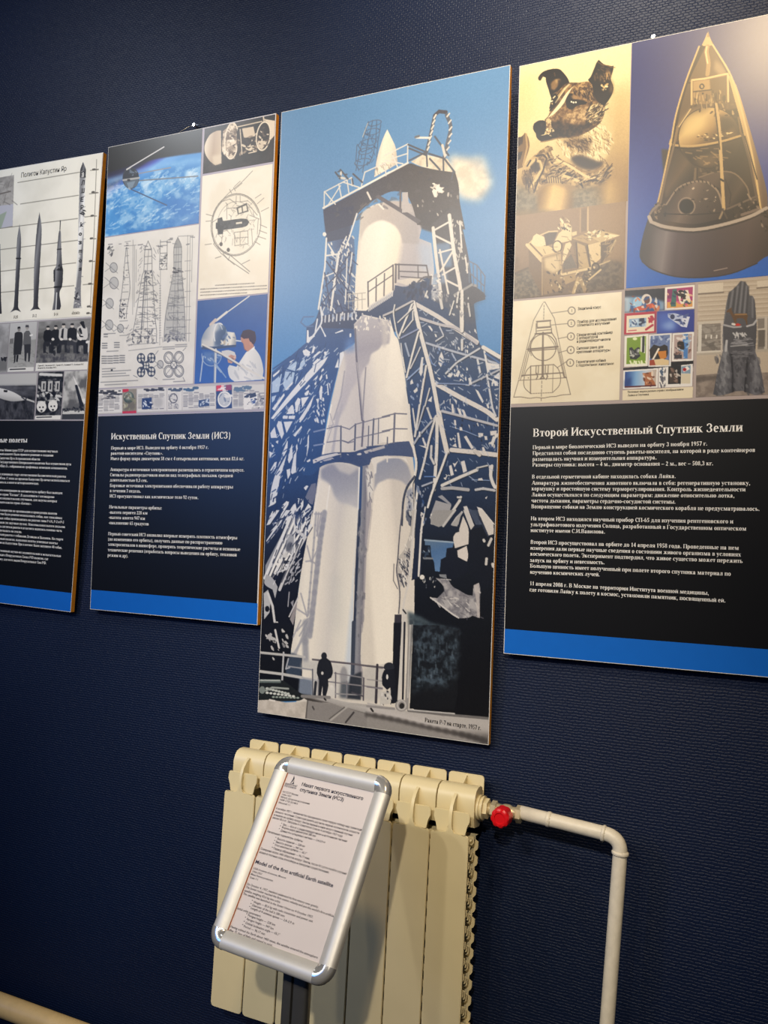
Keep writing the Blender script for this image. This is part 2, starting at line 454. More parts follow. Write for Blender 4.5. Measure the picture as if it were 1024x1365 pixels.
    if low == 'д': return g_bar(.01, .52*k, .03, .06)+[[(.01, -.12), (.05, -.12), (.05, .03), (.01, .03)], [(.48*k, -.12), (.48*k+.04, -.12), (.48*k+.04, .03), (.48*k, .03)]]+g_dg(.11, .03, .18*k, H, .06)+g_stem(.3*k, 0, H, False, False)+g_bar(.12*k, .30*k+SW+.04, H-.025), .54*k
    if low == 'ж':
        c = .36*k; return g_stem(c-SW/2, 0, H)+g_dg(c-.27*k, 0, c-.04, H*.55, .12)+g_dg(c-.25*k, H, c-.04, H*.45, .07)+g_dg(c+.27*k, 0, c+.04, H*.55, .12)+g_dg(c+.25*k, H, c+.04, H*.45, .07)+g_bar(c-.35*k, c-.2*k, .02, .04)+g_bar(c+.2*k, c+.35*k, .02, .04), .72*k
    if low == 'з' or ch == '3':
        h = C if ch == '3' else H; kk = 1.1 if ch == '3' else k
        return g_arc(.18*kk, h*.735, .17*kk, h*.275, -90, 150, SW, .045)+g_arc(.18*kk, h*.26, .19*kk, h*.27, -150, 90, SW, .045)+g_dot(.07*kk, h*.8, .05)+g_dot(.06*kk, h*.2, .05), .42*kk
    if low == 'к' or ch == 'K': return g_stem(.06, 0, H)+g_dg(.2, H*.5, .40*k, H, .075)+g_dg(.42*k, 0, .24, H*.6, .15)+g_bar(.34*k, .52*k, .02, .04)+g_bar(.36*k, .47*k, H-.02, .04), .53*k
    if low == 'л': return g_dg(.13, .02, .2*k, H, .06)+g_dot(.07, .06, .06)+g_stem(.31*k, 0, H, True, False)+g_bar(.14*k, .31*k+SW+.04, H-.025), .55*k-.02
    if low == 'м': return g_dg(.11, 0, .13, H, .055)+g_dg(.36*k, .0, .17, H, .14)+g_dg(.36*k, .0, .54*k, H, .06)+g_stem(.5*k, 0, H)+g_bar(.03, .2, .02, .04)+g_bar(.02, .2, H-.02, .04), .72*k
    if ch in 'рp': return g_stem(.06, -.2, X, True, False)+g_bar(.02, .1, X-.02, .04)+g_arc(.27, X/2, .21, X/2+.01, -120, 120), .54
    if ch in 'РP': return g_stem(.06, 0, C)+g_arc(.3, C*.71, .25, C*.3, -90, 90)+g_bar(.1, .3, C-.025)+g_bar(.1, .3, C*.44), .6
    if low == 'т' or ch == 'T': return g_stem(.23*k-SW/2, 0, H, True, False)+g_bar(.03, .43*k, H-TW/2)+[[(.03, H-.17), (.065, H-.17), (.09, H), (.03, H)], [(.43*k-.035, H-.17), (.43*k, H-.17), (.43*k, H), (.43*k-.06, H)]], .46*k
    if low == 'у':
        y0 = -.2 if not cap else 0
        return g_dg(.1, H, .27*k, H*.18, .15)+g_dg(.42*k, H, .2*k, y0+.04, .055)+g_dot(.12, y0+.05, .06)+g_bar(.0, .22, H-.02, .04)+g_bar(.34*k, .5*k, H-.02, .04), .5*k
    if low == 'ф':
        c = .35*k; return g_stem(c-SW/2, -.2 if not cap else 0, .68)+g_arc(c-.13*k, H/2, .2*k, H*.5, 60, 300, SW, .045)+g_arc(c+.13*k, H/2, .2*k, H*.5, -120, 120, SW, .045), .70*k
    if low == 'х': return g_dg(.10, H, .39*k, 0, .16)+g_dg(.1, 0, .39*k, H, .06)+g_bar(.0, .2, H-.02, .04)+g_bar(.31*k, .48*k, H-.02, .04)+g_bar(.02, .18, .02, .04)+g_bar(.29*k, .5*k, .02, .04), .5*k
    if low in 'ьъы':
        x = .06 if low != 'ъ' else .16
        o = g_stem(x, 0, H)+g_arc(x+.19*k, H*.27, .21*k, H*.28, -90, 90, SW, .045)+g_bar(x, x+.2*k, H*.53, .045)+g_bar(x, x+.2*k, .02, .045)
        if low == 'ъ': return o+g_bar(.02, .2, H-.025)+[[(.02, H-.15), (.05, H-.15), (.07, H), (.02, H)]], .58*k
        if low == 'ы': return o+g_stem(x+.48*k, 0, H), .74*k
        return o, .48*k
    if low == 'ю': return g_stem(.06, 0, H)+g_bar(.15, .35, H*.52)+g_arc(.50*k, H/2, .20*k, H/2+.01), .74*k
    if low == 'я': return g_stem(.33*k, 0, H)+g_arc(.25*k, H*.70, .2*k, H*.31, 90, 270, SW, .045)+g_bar(.24*k, .36*k, H-.02, .045)+g_bar(.24*k, .36*k, H*.42, .045)+g_dg(.09, 0, .27*k, H*.45, .12), .53*k
    if ch == '1': return g_stem(.17, 0, C, True, False)+g_dg(.1, C-.14, .22, C-.02, .08), .46
    if ch == '2': return g_arc(.22, C*.7, .18, C*.31, -30, 165, SW, .05)+g_dg(.09, .06, .33, C*.55, .1)+g_bar(.04, .42, .05, .1), .47
    if ch == '4': return g_stem(.24, 0, C, False, False)+g_bar(.02, .44, .2, .1)+g_dg(.06, .2, .28, C, .06), .47
    if ch == '5': return g_arc(.2, .2, .21, .21, -150, 110, SW, .05)+g_bar(.1, .4, C-.06, .11)+g_dg(.1, .33, .13, C-.05, .06), .47
    if ch == '6': return g_arc(.23, .2, .2, .21)+g_arc(.32, .25, .29, .43, 95, 190, SW, .06), .47
    if ch == '7': return g_bar(.04, .43, C-.055, .11)+g_dg(.17, 0, .38, C-.05, .12), .45
    if ch == '8': return g_arc(.23, C*.74, .17, C*.27, 0, 360, .11, .045)+g_arc(.23, C*.26, .2, C*.27, 0, 360, .12, .045), .47
    if ch == '9': return g_arc(.23, C-.2, .2, .21)+g_arc(.14, C-.25, .29, .43, -85, 10, SW, .06), .47
    if ch == '.': return g_dot(.12, .06, .07), .25
    if ch == ',': return g_dot(.12, .06, .07)+g_dg(.1, -.12, .16, .05, .06), .25
    if ch == ':': return g_dot(.14, .06, .07)+g_dot(.14, .38, .07), .28
    if ch == '-': return g_bar(.04, .29, .24, .09), .33
    if ch in '–—': return g_bar(.02, .48, .24, .07), .5
    if ch == '(': return g_arc(.30, .25, .24, .46, 120, 240, .1, .05), .33
    if ch == ')': return g_arc(.03, .25, .24, .46, -60, 60, .1, .05), .33
    if ch in '«»':
        s = 1 if ch == '«' else -1; o = []
        for dx in (.14, .32): o += g_dg(dx+.05*s, .1, dx-.05*s, .24, .07)+g_dg(dx-.05*s, .24, dx+.05*s, .38, .07)
        return o, .46
    if ch == '"': return g_dg(.1, .45, .1, .68, .08)+g_dg(.27, .45, .27, .68, .08), .38
    return [], .25
_GC = {}
def serif_line(s):
    x = 0; polys = []
    for ch in s:
        if ch not in _GC: _GC[ch] = glyph(ch)
        p, adv = _GC[ch]; polys += [[(a+x, b) for a, b in q] for q in p]; x += adv
    return polys, x
_FT = {}
def sans_line(s, bold=0.0):
    """the built-in plain letters as polygons in em units"""
    cu = bpy.data.curves.new('t', 'FONT'); cu.body = s; cu.size = 1.0; cu.offset = bold; cu.resolution_u = 2
    ob = bpy.data.objects.new('t', cu); COL.objects.link(ob)
    dg = bpy.context.evaluated_depsgraph_get(); me = bpy.data.meshes.new_from_object(ob.evaluated_get(dg))
    v = [(p.co.x, p.co.y) for p in me.vertices]
    polys = [[v[i] for i in f.vertices] for f in me.polygons]
    bpy.data.objects.remove(ob); bpy.data.curves.remove(cu); bpy.data.meshes.remove(me)
    xs = [p[0] for p in v] or [0, 1]
    return polys, max(xs)
def lettering(name, plane, rows, em, m, parent, n=0.0018, font='serif', bold=0.0):
    """rows: (text, x0, y0, x1, y1) baseline ends as seen; letters em metres tall are set along them, fitted to the length"""
    vs, fs = [], []
    for row in rows:
        s, x0, y0, x1, y1 = row[:5]; e = row[5] if len(row) > 5 else em
        a = np.array(plane.uv(x0, y0)); b = np.array(plane.uv(x1, y1)); d = b-a; L = np.linalg.norm(d); d = d/L; q = np.array([-d[1], d[0]])
        polys, adv = serif_line(s) if font == 'serif' else sans_line(s, row[6] if len(row) > 6 else bold)
        sx = L/max(adv, 1e-6)
        for p in polys:
            i0 = len(vs)
            for (x, y) in p:
                r = a+d*(x*sx)+q*(y*e); vs.append((r[0], r[1], n))
            fs.append(tuple(range(i0, i0+len(p))))
    me = bpy.data.meshes.new(name); me.from_pydata(vs, [], fs); me.update()
    # all letters face out of the sheet
    flip = [f for f in me.polygons if f.normal.z < 0]
    if flip:
        bm = bmesh.new(); bm.from_mesh(me); bm.faces.ensure_lookup_table()
        bmesh.ops.reverse_faces(bm, faces=[bm.faces[f.index] for f in flip]); bm.to_mesh(me); bm.free()
    return link_mesh(name, me, m, parent)
# ------------------------------------------------------------------ the room
def wall_material():
    m = bpy.data.materials.new('navy_textured_wallpaper'); m.use_nodes = True; nt = m.node_tree
    b = nt.nodes['Principled BSDF']; b.inputs['Roughness'].default_value = 0.52
    b.inputs['Specular IOR Level'].default_value = 0.3
    tc = nt.nodes.new('ShaderNodeTexCoord'); mp = nt.nodes.new('ShaderNodeMapping')
    mp.inputs['Rotation'].default_value = (math.radians(90), 0, 0)
    nt.links.new(tc.outputs['Object'], mp.inputs['Vector'])
    nz = nt.nodes.new('ShaderNodeTexNoise'); nz.inputs['Scale'].default_value = 55; nz.inputs['Detail'].default_value = 2
    nt.links.new(mp.outputs['Vector'], nz.inputs['Vector'])
    mix = nt.nodes.new('ShaderNodeVectorMath'); mix.operation = 'MULTIPLY_ADD'
    mix.inputs[1].default_value = (0.010, 0.0055, 0.0)
    nt.links.new(nz.outputs['Color'], mix.inputs[0]); nt.links.new(mp.outputs['Vector'], mix.inputs[2])
    br = nt.nodes.new('ShaderNodeTexBrick'); br.inputs['Scale'].default_value = 1.0
    br.inputs['Brick Width'].default_value = 0.0115; br.inputs['Row Height'].default_value = 0.0058
    br.inputs['Mortar Size'].default_value = 0.0015; br.inputs['Mortar Smooth'].default_value = 1.0
    br.inputs['Color1'].default_value = (1, 1, 1, 1); br.inputs['Color2'].default_value = (0.55, 0.55, 0.55, 1)
    br.inputs['Mortar'].default_value = (0, 0, 0, 1)
    nt.links.new(mix.outputs['Vector'], br.inputs['Vector'])
    fine = nt.nodes.new('ShaderNodeTexNoise'); fine.inputs['Scale'].default_value = 420; fine.inputs['Detail'].default_value = 2
    nt.links.new(mp.outputs['Vector'], fine.inputs['Vector'])
    add = nt.nodes.new('ShaderNodeMath'); add.operation = 'MULTIPLY_ADD'; add.inputs[1].default_value = 0.3
    nt.links.new(fine.outputs['Fac'], add.inputs[0]); nt.links.new(br.outputs['Color'], add.inputs[2])
    bp = nt.nodes.new('ShaderNodeBump'); bp.inputs['Strength'].default_value = 0.5; bp.inputs['Distance'].default_value = 0.0016
    nt.links.new(add.outputs[0], bp.inputs['Height']); nt.links.new(bp.outputs['Normal'], b.inputs['Normal'])
    big = nt.nodes.new('ShaderNodeTexNoise'); big.inputs['Scale'].default_value = 2.2; big.inputs['Detail'].default_value = 3
    nt.links.new(mp.outputs['Vector'], big.inputs['Vector'])
    rp = nt.nodes.new('ShaderNodeValToRGB'); rp.color_ramp.elements[0].color = WALL_C0; rp.color_ramp.elements[1].color = WALL_C1
    rp.color_ramp.elements[0].position = 0.35; rp.color_ramp.elements[1].position = 0.65
    nt.links.new(big.outputs['Fac'], rp.inputs['Fac']); nt.links.new(rp.outputs['Color'], b.inputs['Base Color'])
    return m
WALL_C0 = (0.0014, 0.0068, 0.029, 1); WALL_C1 = (0.0019, 0.0084, 0.034, 1)
bm = bmesh.new(); add_box(bm, -4.6, 2.6, 0.0, 0.15, -0.1, 3.4)
tag(bm_obj('wall_back', bm, wall_material()), kind='structure')
bm = bmesh.new(); add_box(bm, -4.6, 2.6, -5.2, 0.0, -0.1, 0.0)
tag(bm_obj('floor', bm, mat('dark_floor', '2a2522', 0.5, noise=0.3, nscale=6)), kind='structure')

# ------------------------------------------------------------------ display boards
BOARDS = [board_plane(-1.94634, -0.15324, 0.54, 1.23082, 0.03702, -0.02502),
          board_plane(-1.34381, -0.14837, 0.51671, 1.21577, 0.05546, -0.0027),
          board_plane(-0.78937, -0.34944, 0.56012, 1.41931, 0.04346, 0.00103),
          board_plane(-0.20826, -0.15919, 0.556, 1.22499, 0.04854, 0.00407)]
BOARDS[0].o = BOARDS[0].o+BOARDS[0].U*0.008      # keep its right edge where it is seen
M_EDGE = mat('orange_board_edge', 'eda02c', 0.55, noise=0.12, nscale=90)
M_FACE = mat('white_face_sheet', 'd9d6d0', 0.4, noise=0.02)
M_BLACK = mat('black_print', '08080b', 0.33, noise=0.05)
M_BAND = mat('blue_print', '0a62c0', 0.35, noise=0.02)
M_GREY = mat('grey_print_border', '9a9496', 0.38, noise=0.02)
M_WHITE_INK = mat('white_lettering', 'f2f0ea', 0.4)
M_INK = mat('dark_lettering', '17171d', 0.5)
def make_board(i, label, group):
    P = BOARDS[i]
    e = empty('display_board', tuple(P.o), label, 'display board', group, rot=P.axes())
    w, h = P.w, P.h
    bm = bmesh.new(); add_box(bm, -w/2, w/2, 0, h, -BOARD_T, 0)
    bmesh.ops.bevel(bm, geom=[x for x in bm.edges], offset=0.0008, segments=1)
    bm_obj('board_core', bm, M_EDGE, e)['label'] = 'orange edged board core'
    bm = bmesh.new(); add_box(bm, -w/2, w/2, 0, h, 0, 0.0008); bm_obj('face_sheet', bm, M_FACE, e)
    return e
def flat_panel(name, plane, quad, m, parent, n=0.0010, th=0.0):
    q = plane.uvs(quad); u0, u1 = (q[0, 0]+q[3, 0])/2, (q[1, 0]+q[2, 0])/2; v1, v0 = (q[0, 1]+q[1, 1])/2, (q[2, 1]+q[3, 1])/2
    e = 0.0012
    u0 = max(u0, -plane.w/2+e); u1 = min(u1, plane.w/2-e); v0 = max(v0, e); v1 = min(v1, plane.h-e)
    bm = bmesh.new(); quad_pts(bm, [(u0, v0, n), (u1, v0, n), (u1, v1, n), (u0, v1, n)])
    return bm_obj(name, bm, m, parent)
GRP = 'exhibition boards along the navy wall'
B_RANGE = make_board(0, 'leftmost board with a chart of dark rockets, cut off by the left edge', GRP)
B_SAT = make_board(1, 'board with a small satellite over the blue Earth, its wire on a nail', GRP)
B_ROCKET = make_board(2, 'tallest board, one photograph of a white rocket in its launch tower', GRP)
B_DOG = make_board(3, 'board with a dog portrait and a cone shaped capsule above black text', GRP)
# ------------------------------------------------------------------ text panels of the boards
P1, P2, P3, P4 = BOARDS
def board_text(P, e, panel, band, name='text_panel'):
    t = flat_panel(name, P, panel, M_BLACK, e); flat_panel('blue_band', P, band, M_BAND, e); return t
t1 = board_text(P1, B_RANGE, [(-170, 561), (117, 560.5), (96.7, 790), (-190, 758)], [(-190, 758), (96.7, 790), (94.6, 815), (-195, 780)])
t2 = board_text(P2, B_SAT, [(129.8, 554.7), (351.7, 548.9), (343.6, 803.6), (122.2, 786.8)], [(122.2, 786.8), (343.6, 803.6), (343, 832), (120.5, 813.5)])
t4 = board_text(P4, B_DOG, [(679.6, 544.2), (1075, 528.5), (1075, 869.8), (672.8, 837.9)], [(672.8, 837.9), (1075, 869.8), (1075, 908), (671.5, 871)])
# the blue and black panels run across the whole width of their boards
def rows_of(f, lst):
    out = []
    for r in lst:
        (x0, y0), (x1, y1) = f(*r[1:5]); out.append((r[0], x0, y0, x1, y1))
    return out
f = crop(110, 540, 3.938)
lettering('title_lettering', P2, rows_of(f, [('Искуственный Спутник Земли (ИСЗ)', 152, 181, 780, 176)]), 0.0246, M_WHITE_INK, t2)
lettering('body_lettering', P2, rows_of(f, [
    ('Первый в мире ИСЗ. Выведен на орбиту 4 октября 1957 г.', 152, 234, 664, 230),
    ('ракетой-носителем «Спутник».', 151, 261, 425, 261),
    ('Имел форму шара диаметром 58 см с 4 штыревыми антеннами, весил 83,6 кг.', 150, 289, 852, 290),
    ('Аппаратура и источники электропитания размещались в герметичном корпусе.', 148, 346, 852, 350),
    ('Сигналы радиопередатчиков имели вид телеграфных посылок средней', 147, 374, 792, 379),
    ('длительностью 0,3 сек.', 146, 401, 345, 404),
    ('Бортовые источники электропитания обеспечивали работу аппаратуры', 146, 430, 793, 438),
    ('в течении 3 недель.', 146, 457, 310, 460),
    ('ИСЗ просуществовал как космическое тело 92 суток.', 145, 485, 612, 494),
    ('Начальные параметры орбиты:', 142, 542, 420, 549),
    ('-высота перигея 228 км', 141, 570, 344, 575),
    ('-высота апогея 947 км', 140, 597, 331, 603),
    ('-наклонение 65 градусов', 139, 625, 350, 632),
    ('Первый советский ИСЗ позволил впервые измерить плотность атмосферы', 137, 683, 815, 705),
    ('(по изменению его орбиты), получить данные по распространению', 136, 711, 737, 732),
    ('электросигналов в ионосфере, проверить теоретические расчеты и основные', 136, 738, 831, 766),
    ('технические решения (отработать вопросы выведения на орбиту, тепловой', 135, 767, 812, 795),
    ('режим и др).', 134, 795, 242, 800)]), 0.0125, M_WHITE_INK, t2)
f = crop(660, 530, 2.813); g = crop(660, 700, 2.813)
lettering('title_lettering', P4, rows_of(f, [('Второй Искусственный Спутник Земли', 143, 147, 930, 127)]), 0.0246, M_WHITE_INK, t4)
lettering('body_lettering', P4, rows_of(f, [
    ('Первый в мире биологический ИСЗ выведен на орбиту 3 ноября 1957 г.', 142, 194, 797, 180),
    ('Представлял собой последнюю ступень ракеты-носителя, на которой в ряде контейнеров', 142, 216, 976, 204),
    ('размещалась научная и измерительная аппаратура.', 141, 238, 607, 232),
    ('Размеры спутника: высота – 4 м., диаметр основания – 2 м., вес – 508,3 кг.', 141, 259, 819, 254),
    ('В отдельной герметичной кабине находилась собака Лайка.', 139, 304, 679, 302),
    ('Аппаратура жизнеобеспечения животного включала в себя: регенеративную установку,', 139, 327, 958, 328),
    ('кормушку и простейшую систему терморегулирования. Контроль жизнедеятельности', 138, 348, 940, 352),
    ('Лайки осуществлялся по следующим параметрам: движение относительно лотка,', 138, 371, 899, 375),
    ('частота дыхания, параметры сердечно-сосудистой системы.', 137, 393, 678, 398),
    ('Возвращение собаки на Землю конструкцией космического корабля не предусматривалось.', 137, 415, 993, 425),
    ('На втором ИСЗ находился научный прибор СП-65 для изучения рентгеновского и', 135, 460, 894, 472),
    ('ультрафиолетового излучения Солнца, разработанный в Государственном оптическом', 134, 482, 943, 499),
    ('институте имени С.И.Вавилова.', 134, 504, 414, 510)])+rows_of(g, [
    ('Второй ИСЗ просуществовал на орбите до 14 апреля 1958 года. Проведенные на нем', 134, 70, 915, 93),
    ('измерения дали первые научные сведения о состоянии живого организма в условиях', 133, 92, 923, 118),
    ('космического полета. Эксперимент подтвердил, что живое существо может пережить', 133, 114, 929, 142),
    ('запуск на орбиту и невесомость.', 132, 138, 412, 147),
    ('Большую ценность имеет полученный при полете второго спутника материал по', 132, 159, 885, 190),
    ('изучению космических лучей.', 132, 182, 394, 192),
    ('11 апреля 2008 г. В Москве на территории Института военной медицины,', 131, 225, 803, 262),
    ('где готовили Лайку к полету в космос, установили памятник, посвященный ей.', 130, 248, 865, 290)]), 0.0118, M_WHITE_INK, t4)
f = crop(0, 570, 9.309); g = crop(0, 660, 9.309)
lettering('title_lettering', P1, rows_of(f, [('ные полеты', -25, 185, 345, 186)]), 0.0215, M_WHITE_INK, t1)
lettering('body_lettering', P1, rows_of(f, [
    ('вета Министров СССР для осуществления научных', -5, 293, 722, 310),
    ('ный комитет было принято решение о создании', -4, 340, 668, 360),
    ('Капустин Яр в Астраханской области.', -4, 392, 508, 408),
    ('Государственного Центрального полигона был осуществлен пуск', -4, 440, 890, 470),
    ('«Фау-2», собранной из трофейных немецких компонентов.', -4, 490, 845, 522),
    ('й успешный старт отечественной баллистической ракеты', -4, 590, 825, 622),
    ('00 км. С этого же времени Капустин Яр начал использоваться', -4, 640, 870, 676),
    ('ваться, в итоге и метеорологических.', -4, 690, 490, 710),
    ('ого кооперации на космическую орбиту был выведен', -4, 788, 780, 828),
    ('го серии "Космос". В дальнейшем с космодрома', -4, 840, 682, 876),
    ('исследовательских спутников, для запуска которых', -4, 888, 715, 928),
    ('ского класса серии «Космос».', -4, 938, 398, 960),
    ('й комиссии по организации и проведению полетов', -4, 1036, 714, 1083)])+rows_of(g, [
    ('етов было решено использовать собак, как спокойных', -4, 245, 778, 300),
    ('вых собак производились на ракетах типа Р-1А, Р-2 и Р-5', -4, 298, 800, 352),
    ('дили (их научные пуски). Максимальная высота подъема', -4, 350, 815, 410),
    ('ты достигала ракеты и до космоса поднялась головная часть', -4, 400, 775, 458),
    ('пускалась на землю.', -4, 450, 278, 472),
    ('ской ракеты с собаками Дезиком и Цыганом. На старте', -4, 500, 790, 565),
    ('рвый полигон, выполняя полеты успешные полеты', -4, 552, 720, 612),
    ('ии из Капустина Яра в космос было запущено 48 собак.', -4, 600, 778, 668),
    ('стоянный научно-исследовательский и испытательный', -4, 700, 762, 770),
    ('ный в Вооруженных Силах РФ полигон, где', -4, 752, 605, 808),
    ('ику для всех видов Вооруженных Сил РФ.', -4, 805, 582, 858)]), 0.0104, M_WHITE_INK, t1)
# ------------------------------------------------------------------ radiator, valve and pipes
M_CREAM = mat('cream_enamel', 'dccda2', 0.38, noise=0.03, nscale=12)
M_PIPE = mat('cream_pipe_paint', 'ddd3bd', 0.42, noise=0.06, nscale=60, bump=0.35)
M_NICKEL = mat('nickel_brass', 'd8c9a4', 0.3, metal=0.55, noise=0.08, nscale=60)
M_RED = mat('red_plastic', 'd4101a', 0.35, noise=0.03)
RX0, PITCH_S, NSEC = -0.5085-0.0815*6.5, 0.0815, 7
RZ = EYE-0.968
rad = empty('radiator', (-0.7938, -0.07, RZ), 'cream sectional radiator on the wall behind the sign stand', 'radiator')
def rel(z): return z+EYE-RZ          # height given against eye level -> radiator height
HX = 0.0392
def ry(y): return y+0.07
# section core: the two headers and the water tube
bm = bmesh.new()
prof = [(-.046, -.437), (-.050, -.429), (-.060, -.424), (-.074, -.424), (-.086, -.428), (-.0925, -.436), (-.0965, -.447), (-.0970, -.46), (-.0960, -.482), (-.090, -.499), (-.060, -.503), (-.046, -.49)]
add_prism(bm, [(ry(y), rel(z)) for y, z in prof], 'x', -HX, HX)
add_prism(bm, [(ry(y), rel(-1.385-z)) for y, z in prof], 'x', -HX, HX)
add_box(bm, -.013, .013, ry(-.088), ry(-.058), rel(-.93), rel(-.47))
core = bm_obj('section', bm, M_CREAM, rad, angle=38)
# front panel with its raised neck
bm = bmesh.new()
zt, zb = rel(-.507), rel(-.967); r = .006
out = [(-HX+r*(1-math.cos(a)), zb+r*(1-math.sin(a))) for a in [PI/2*(k/4) for k in range(5)]]
out = rounded(-HX, HX, zb, zt, (.008, .008, 0, 0), 4)
bl = out[:5]; br = out[5:10]
top_r = [(HX-r+r*math.cos(math.radians(t)), zt-r+r*math.sin(math.radians(t))) for t in (0, 22, 45, 68, 90)]
neck_r = [(.010, zt), (.0062, zt+.0022), (.0042, zt+.007), (.0034, zt+.016)]
neck_l = [(-x, z) for x, z in neck_r[::-1]]; top_l = [(-x, z) for x, z in top_r[::-1]]
outline = bl+br+top_r+neck_r+neck_l+top_l
add_prism(bm, outline, 'y', ry(-.1245), ry(-.1195))
bmesh.ops.bevel(bm, geom=[e for e in bm.edges if abs(e.verts[0].co.y-e.verts[1].co.y) < 1e-6], offset=0.0011, segments=2, affect='EDGES')
# the rib that carries the neck up and back into the header
rib = [(-.1245, -.505), (-.1250, -.488), (-.1240, -.472), (-.1185, -.456), (-.1085, -.444), (-.096, -.4365), (-.092, -.46), (-.094, -.50), (-.112, -.53), (-.1195, -.53)]
add_prism(bm, [(ry(y), rel(z)) for y, z in rib], 'x', -.0031, .0031)
front = bm_obj('front_panel', bm, M_CREAM, core, angle=40)
# the lip under the header
bm = bmesh.new()
lip = rounded(-.0375, .0375, rel(-.4815), rel(-.4655), (0, 0, .006, .006), 4)
lip = [(.0375, rel(-.4815)), ]+lip[2:-2]+[(-.0375, rel(-.4815)), (-.0345, rel(-.488)), (-.0312, rel(-.493)), (-.0305, rel(-.506)), (-.027, rel(-.510)), (.027, rel(-.510)), (.0305, rel(-.506)), (.0312, rel(-.493)), (.0345, rel(-.488))]
lip = [p for i, p in enumerate(lip) if i == 0 or (abs(p[0]-lip[i-1][0])+abs(p[1]-lip[i-1][1])) > 1e-5]
add_prism(bm, lip, 'y', ry(-.1165), ry(-.1128))
bmesh.ops.bevel(bm, geom=[e for e in bm.edges if abs(e.verts[0].co.y-e.verts[1].co.y) < 1e-6], offset=0.0009, segments=2, affect='EDGES')
add_prism(bm, [(ry(y), rel(z)) for y, z in ((-.1135, -.500), (-.1135, -.494), (-.0930, -.490), (-.0930, -.500))], 'x', -.028, .028)
lipo = bm_obj('front_lip', bm, M_CREAM, core, angle=40)
# rear fin standing up behind the header
bm = bmesh.new()
add_prism(bm, rounded(-.038, .038, rel(-.500), rel(-.4095), (0, 0, .007, .007), 4), 'y', ry(-.036), ry(-.0325))
add_prism(bm, [(ry(y), rel(z)) for y, z in ((-.036, -.412), (-.036, -.47), (-.052, -.47), (-.062, -.426))], 'x', -.0022, .0022)
fin = bm_obj('rear_fin', bm, M_CREAM, core, angle=40)
# scalloped convector plates behind the front panel
bm = bmesh.new()
def scallop(y0, y1, amp, half, ph):
    zlo, zhi = rel(-.945), rel(-.520); pit = .0300; edge = []
    n = int((zhi-zlo)/(pit/8))
    for i in range(n+1):
        z = zlo+(zhi-zlo)*i/n; t = ((z/pit+ph) % 1.0)
        # a tongue with a rounded lower end, then a notch
        if t < .62:
            k = t/.62; w = half if k > .42 else half-amp*(1-math.sqrt(max(0, 1-((.42-k)/.42)**2)))
        else: w = half-amp
        edge.append((w, z))
    pts = edge+[(-x, z) for x, z in edge[::-1]]
    add_prism(bm, pts, 'y', ry(y0), ry(y1))
for k, y in enumerate((-.108, -.093, -.078)): scallop(y-.0017, y+.0017, .012, .0385-.0012*k, .0+k*.34)
scallop(-.058, -.0548, .006, .0385, .15)
conv = bm_obj('convector_plates', bm, M_CREAM, core)
sections = [core]
for i in range(1, NSEC):
    c = core.copy(); COL.objects.link(c); c.parent = rad; sections.append(c)
    for ch in (front, lipo, fin, conv):
        d = ch.copy(); COL.objects.link(d); d.parent = c
for i, s in enumerate(sections): s.location = (RX0+i*PITCH_S+PITCH_S/2-PITCH_S/2+0.7938, 0, 0)
VZ = EYE-0.4630
def lathe_x(bm, prof, y, z, seg=24, hexa=False):
    seg = 6 if hexa else seg; rings = []
    for x, r in prof: rings.append([bm.verts.new((x, y+r*math.cos(2*PI*k/seg+.3), z+r*math.sin(2*PI*k/seg+.3))) for k in range(seg)])
    for a, b in zip(rings, rings[1:]):
        for k in range(seg): bm.faces.new((a[k], a[(k+1) % seg], b[(k+1) % seg], b[k]))
    bm.faces.new(rings[0]); bm.faces.new(rings[-1][::-1])
bm = bmesh.new(); lathe_x(bm, [(-1.088+.7938, .006), (-1.086+.7938, .009), (-1.080+.7938, .0105), (-1.0775+.7938, .019), (-1.0745+.7938, .019)], 0, VZ-RZ)
bm_obj('end_plug', bm, M_CREAM, rad, angle=30)
bm = bmesh.new()
lathe_x(bm, [(-.5105+.7938, .0225), (-.5075+.7938, .0245), (-.5045+.7938, .0245), (-.5035+.7938, .021), (-.5015+.7938, .021), (-.500+.7938, .0235), (-.4975+.7938, .0235), (-.4965+.7938, .019)], 0, VZ-RZ)
lathe_x(bm, [(-.4970+.7938, .0195), (-.4885+.7938, .0195)], 0, VZ-RZ, hexa=True)
bm_obj('reducing_bush', bm, M_CREAM, rad, angle=30)

valve = empty('radiator_valve', (-.452, -.07, VZ), 'nickel valve with a round red cap between radiator and cream pipe', 'valve')
VO = .452
bm = bmesh.new()
lathe_x(bm, [(-.4905+VO, .0105), (-.478+VO, .0120), (-.470+VO, .0135), (-.462+VO, .0125), (-.456+VO, .0150), (-.447+VO, .0150), (-.441+VO, .0120), (-.434+VO, .0120), (-.428+VO, .0135)], 0, 0)
add_tube(bm, [(0, 0, 0), (0, -.020, -.001), (0, -.024, -.001)], [.0125, .0125, .010])
bm_obj('valve_body', bm, M_NICKEL, valve, angle=30)
bm = bmesh.new(); lathe_x(bm, [(-.4835+VO, .0150), (-.4820+VO, .0178), (-.4725+VO, .0178), (-.471+VO, .0150)], 0, 0, hexa=True)
bm_obj('union_nut', bm, M_NICKEL, valve)
bm = bmesh.new(); lathe_x(bm, [(-.4330+VO, .0145), (-.4315+VO, .0170), (-.4225+VO, .0170), (-.421+VO, .0145)], 0, 0, hexa=True)
bm_obj('union_nut', bm, M_NICKEL, valve)
bm = bmesh.new(); seg = 40; rings = []
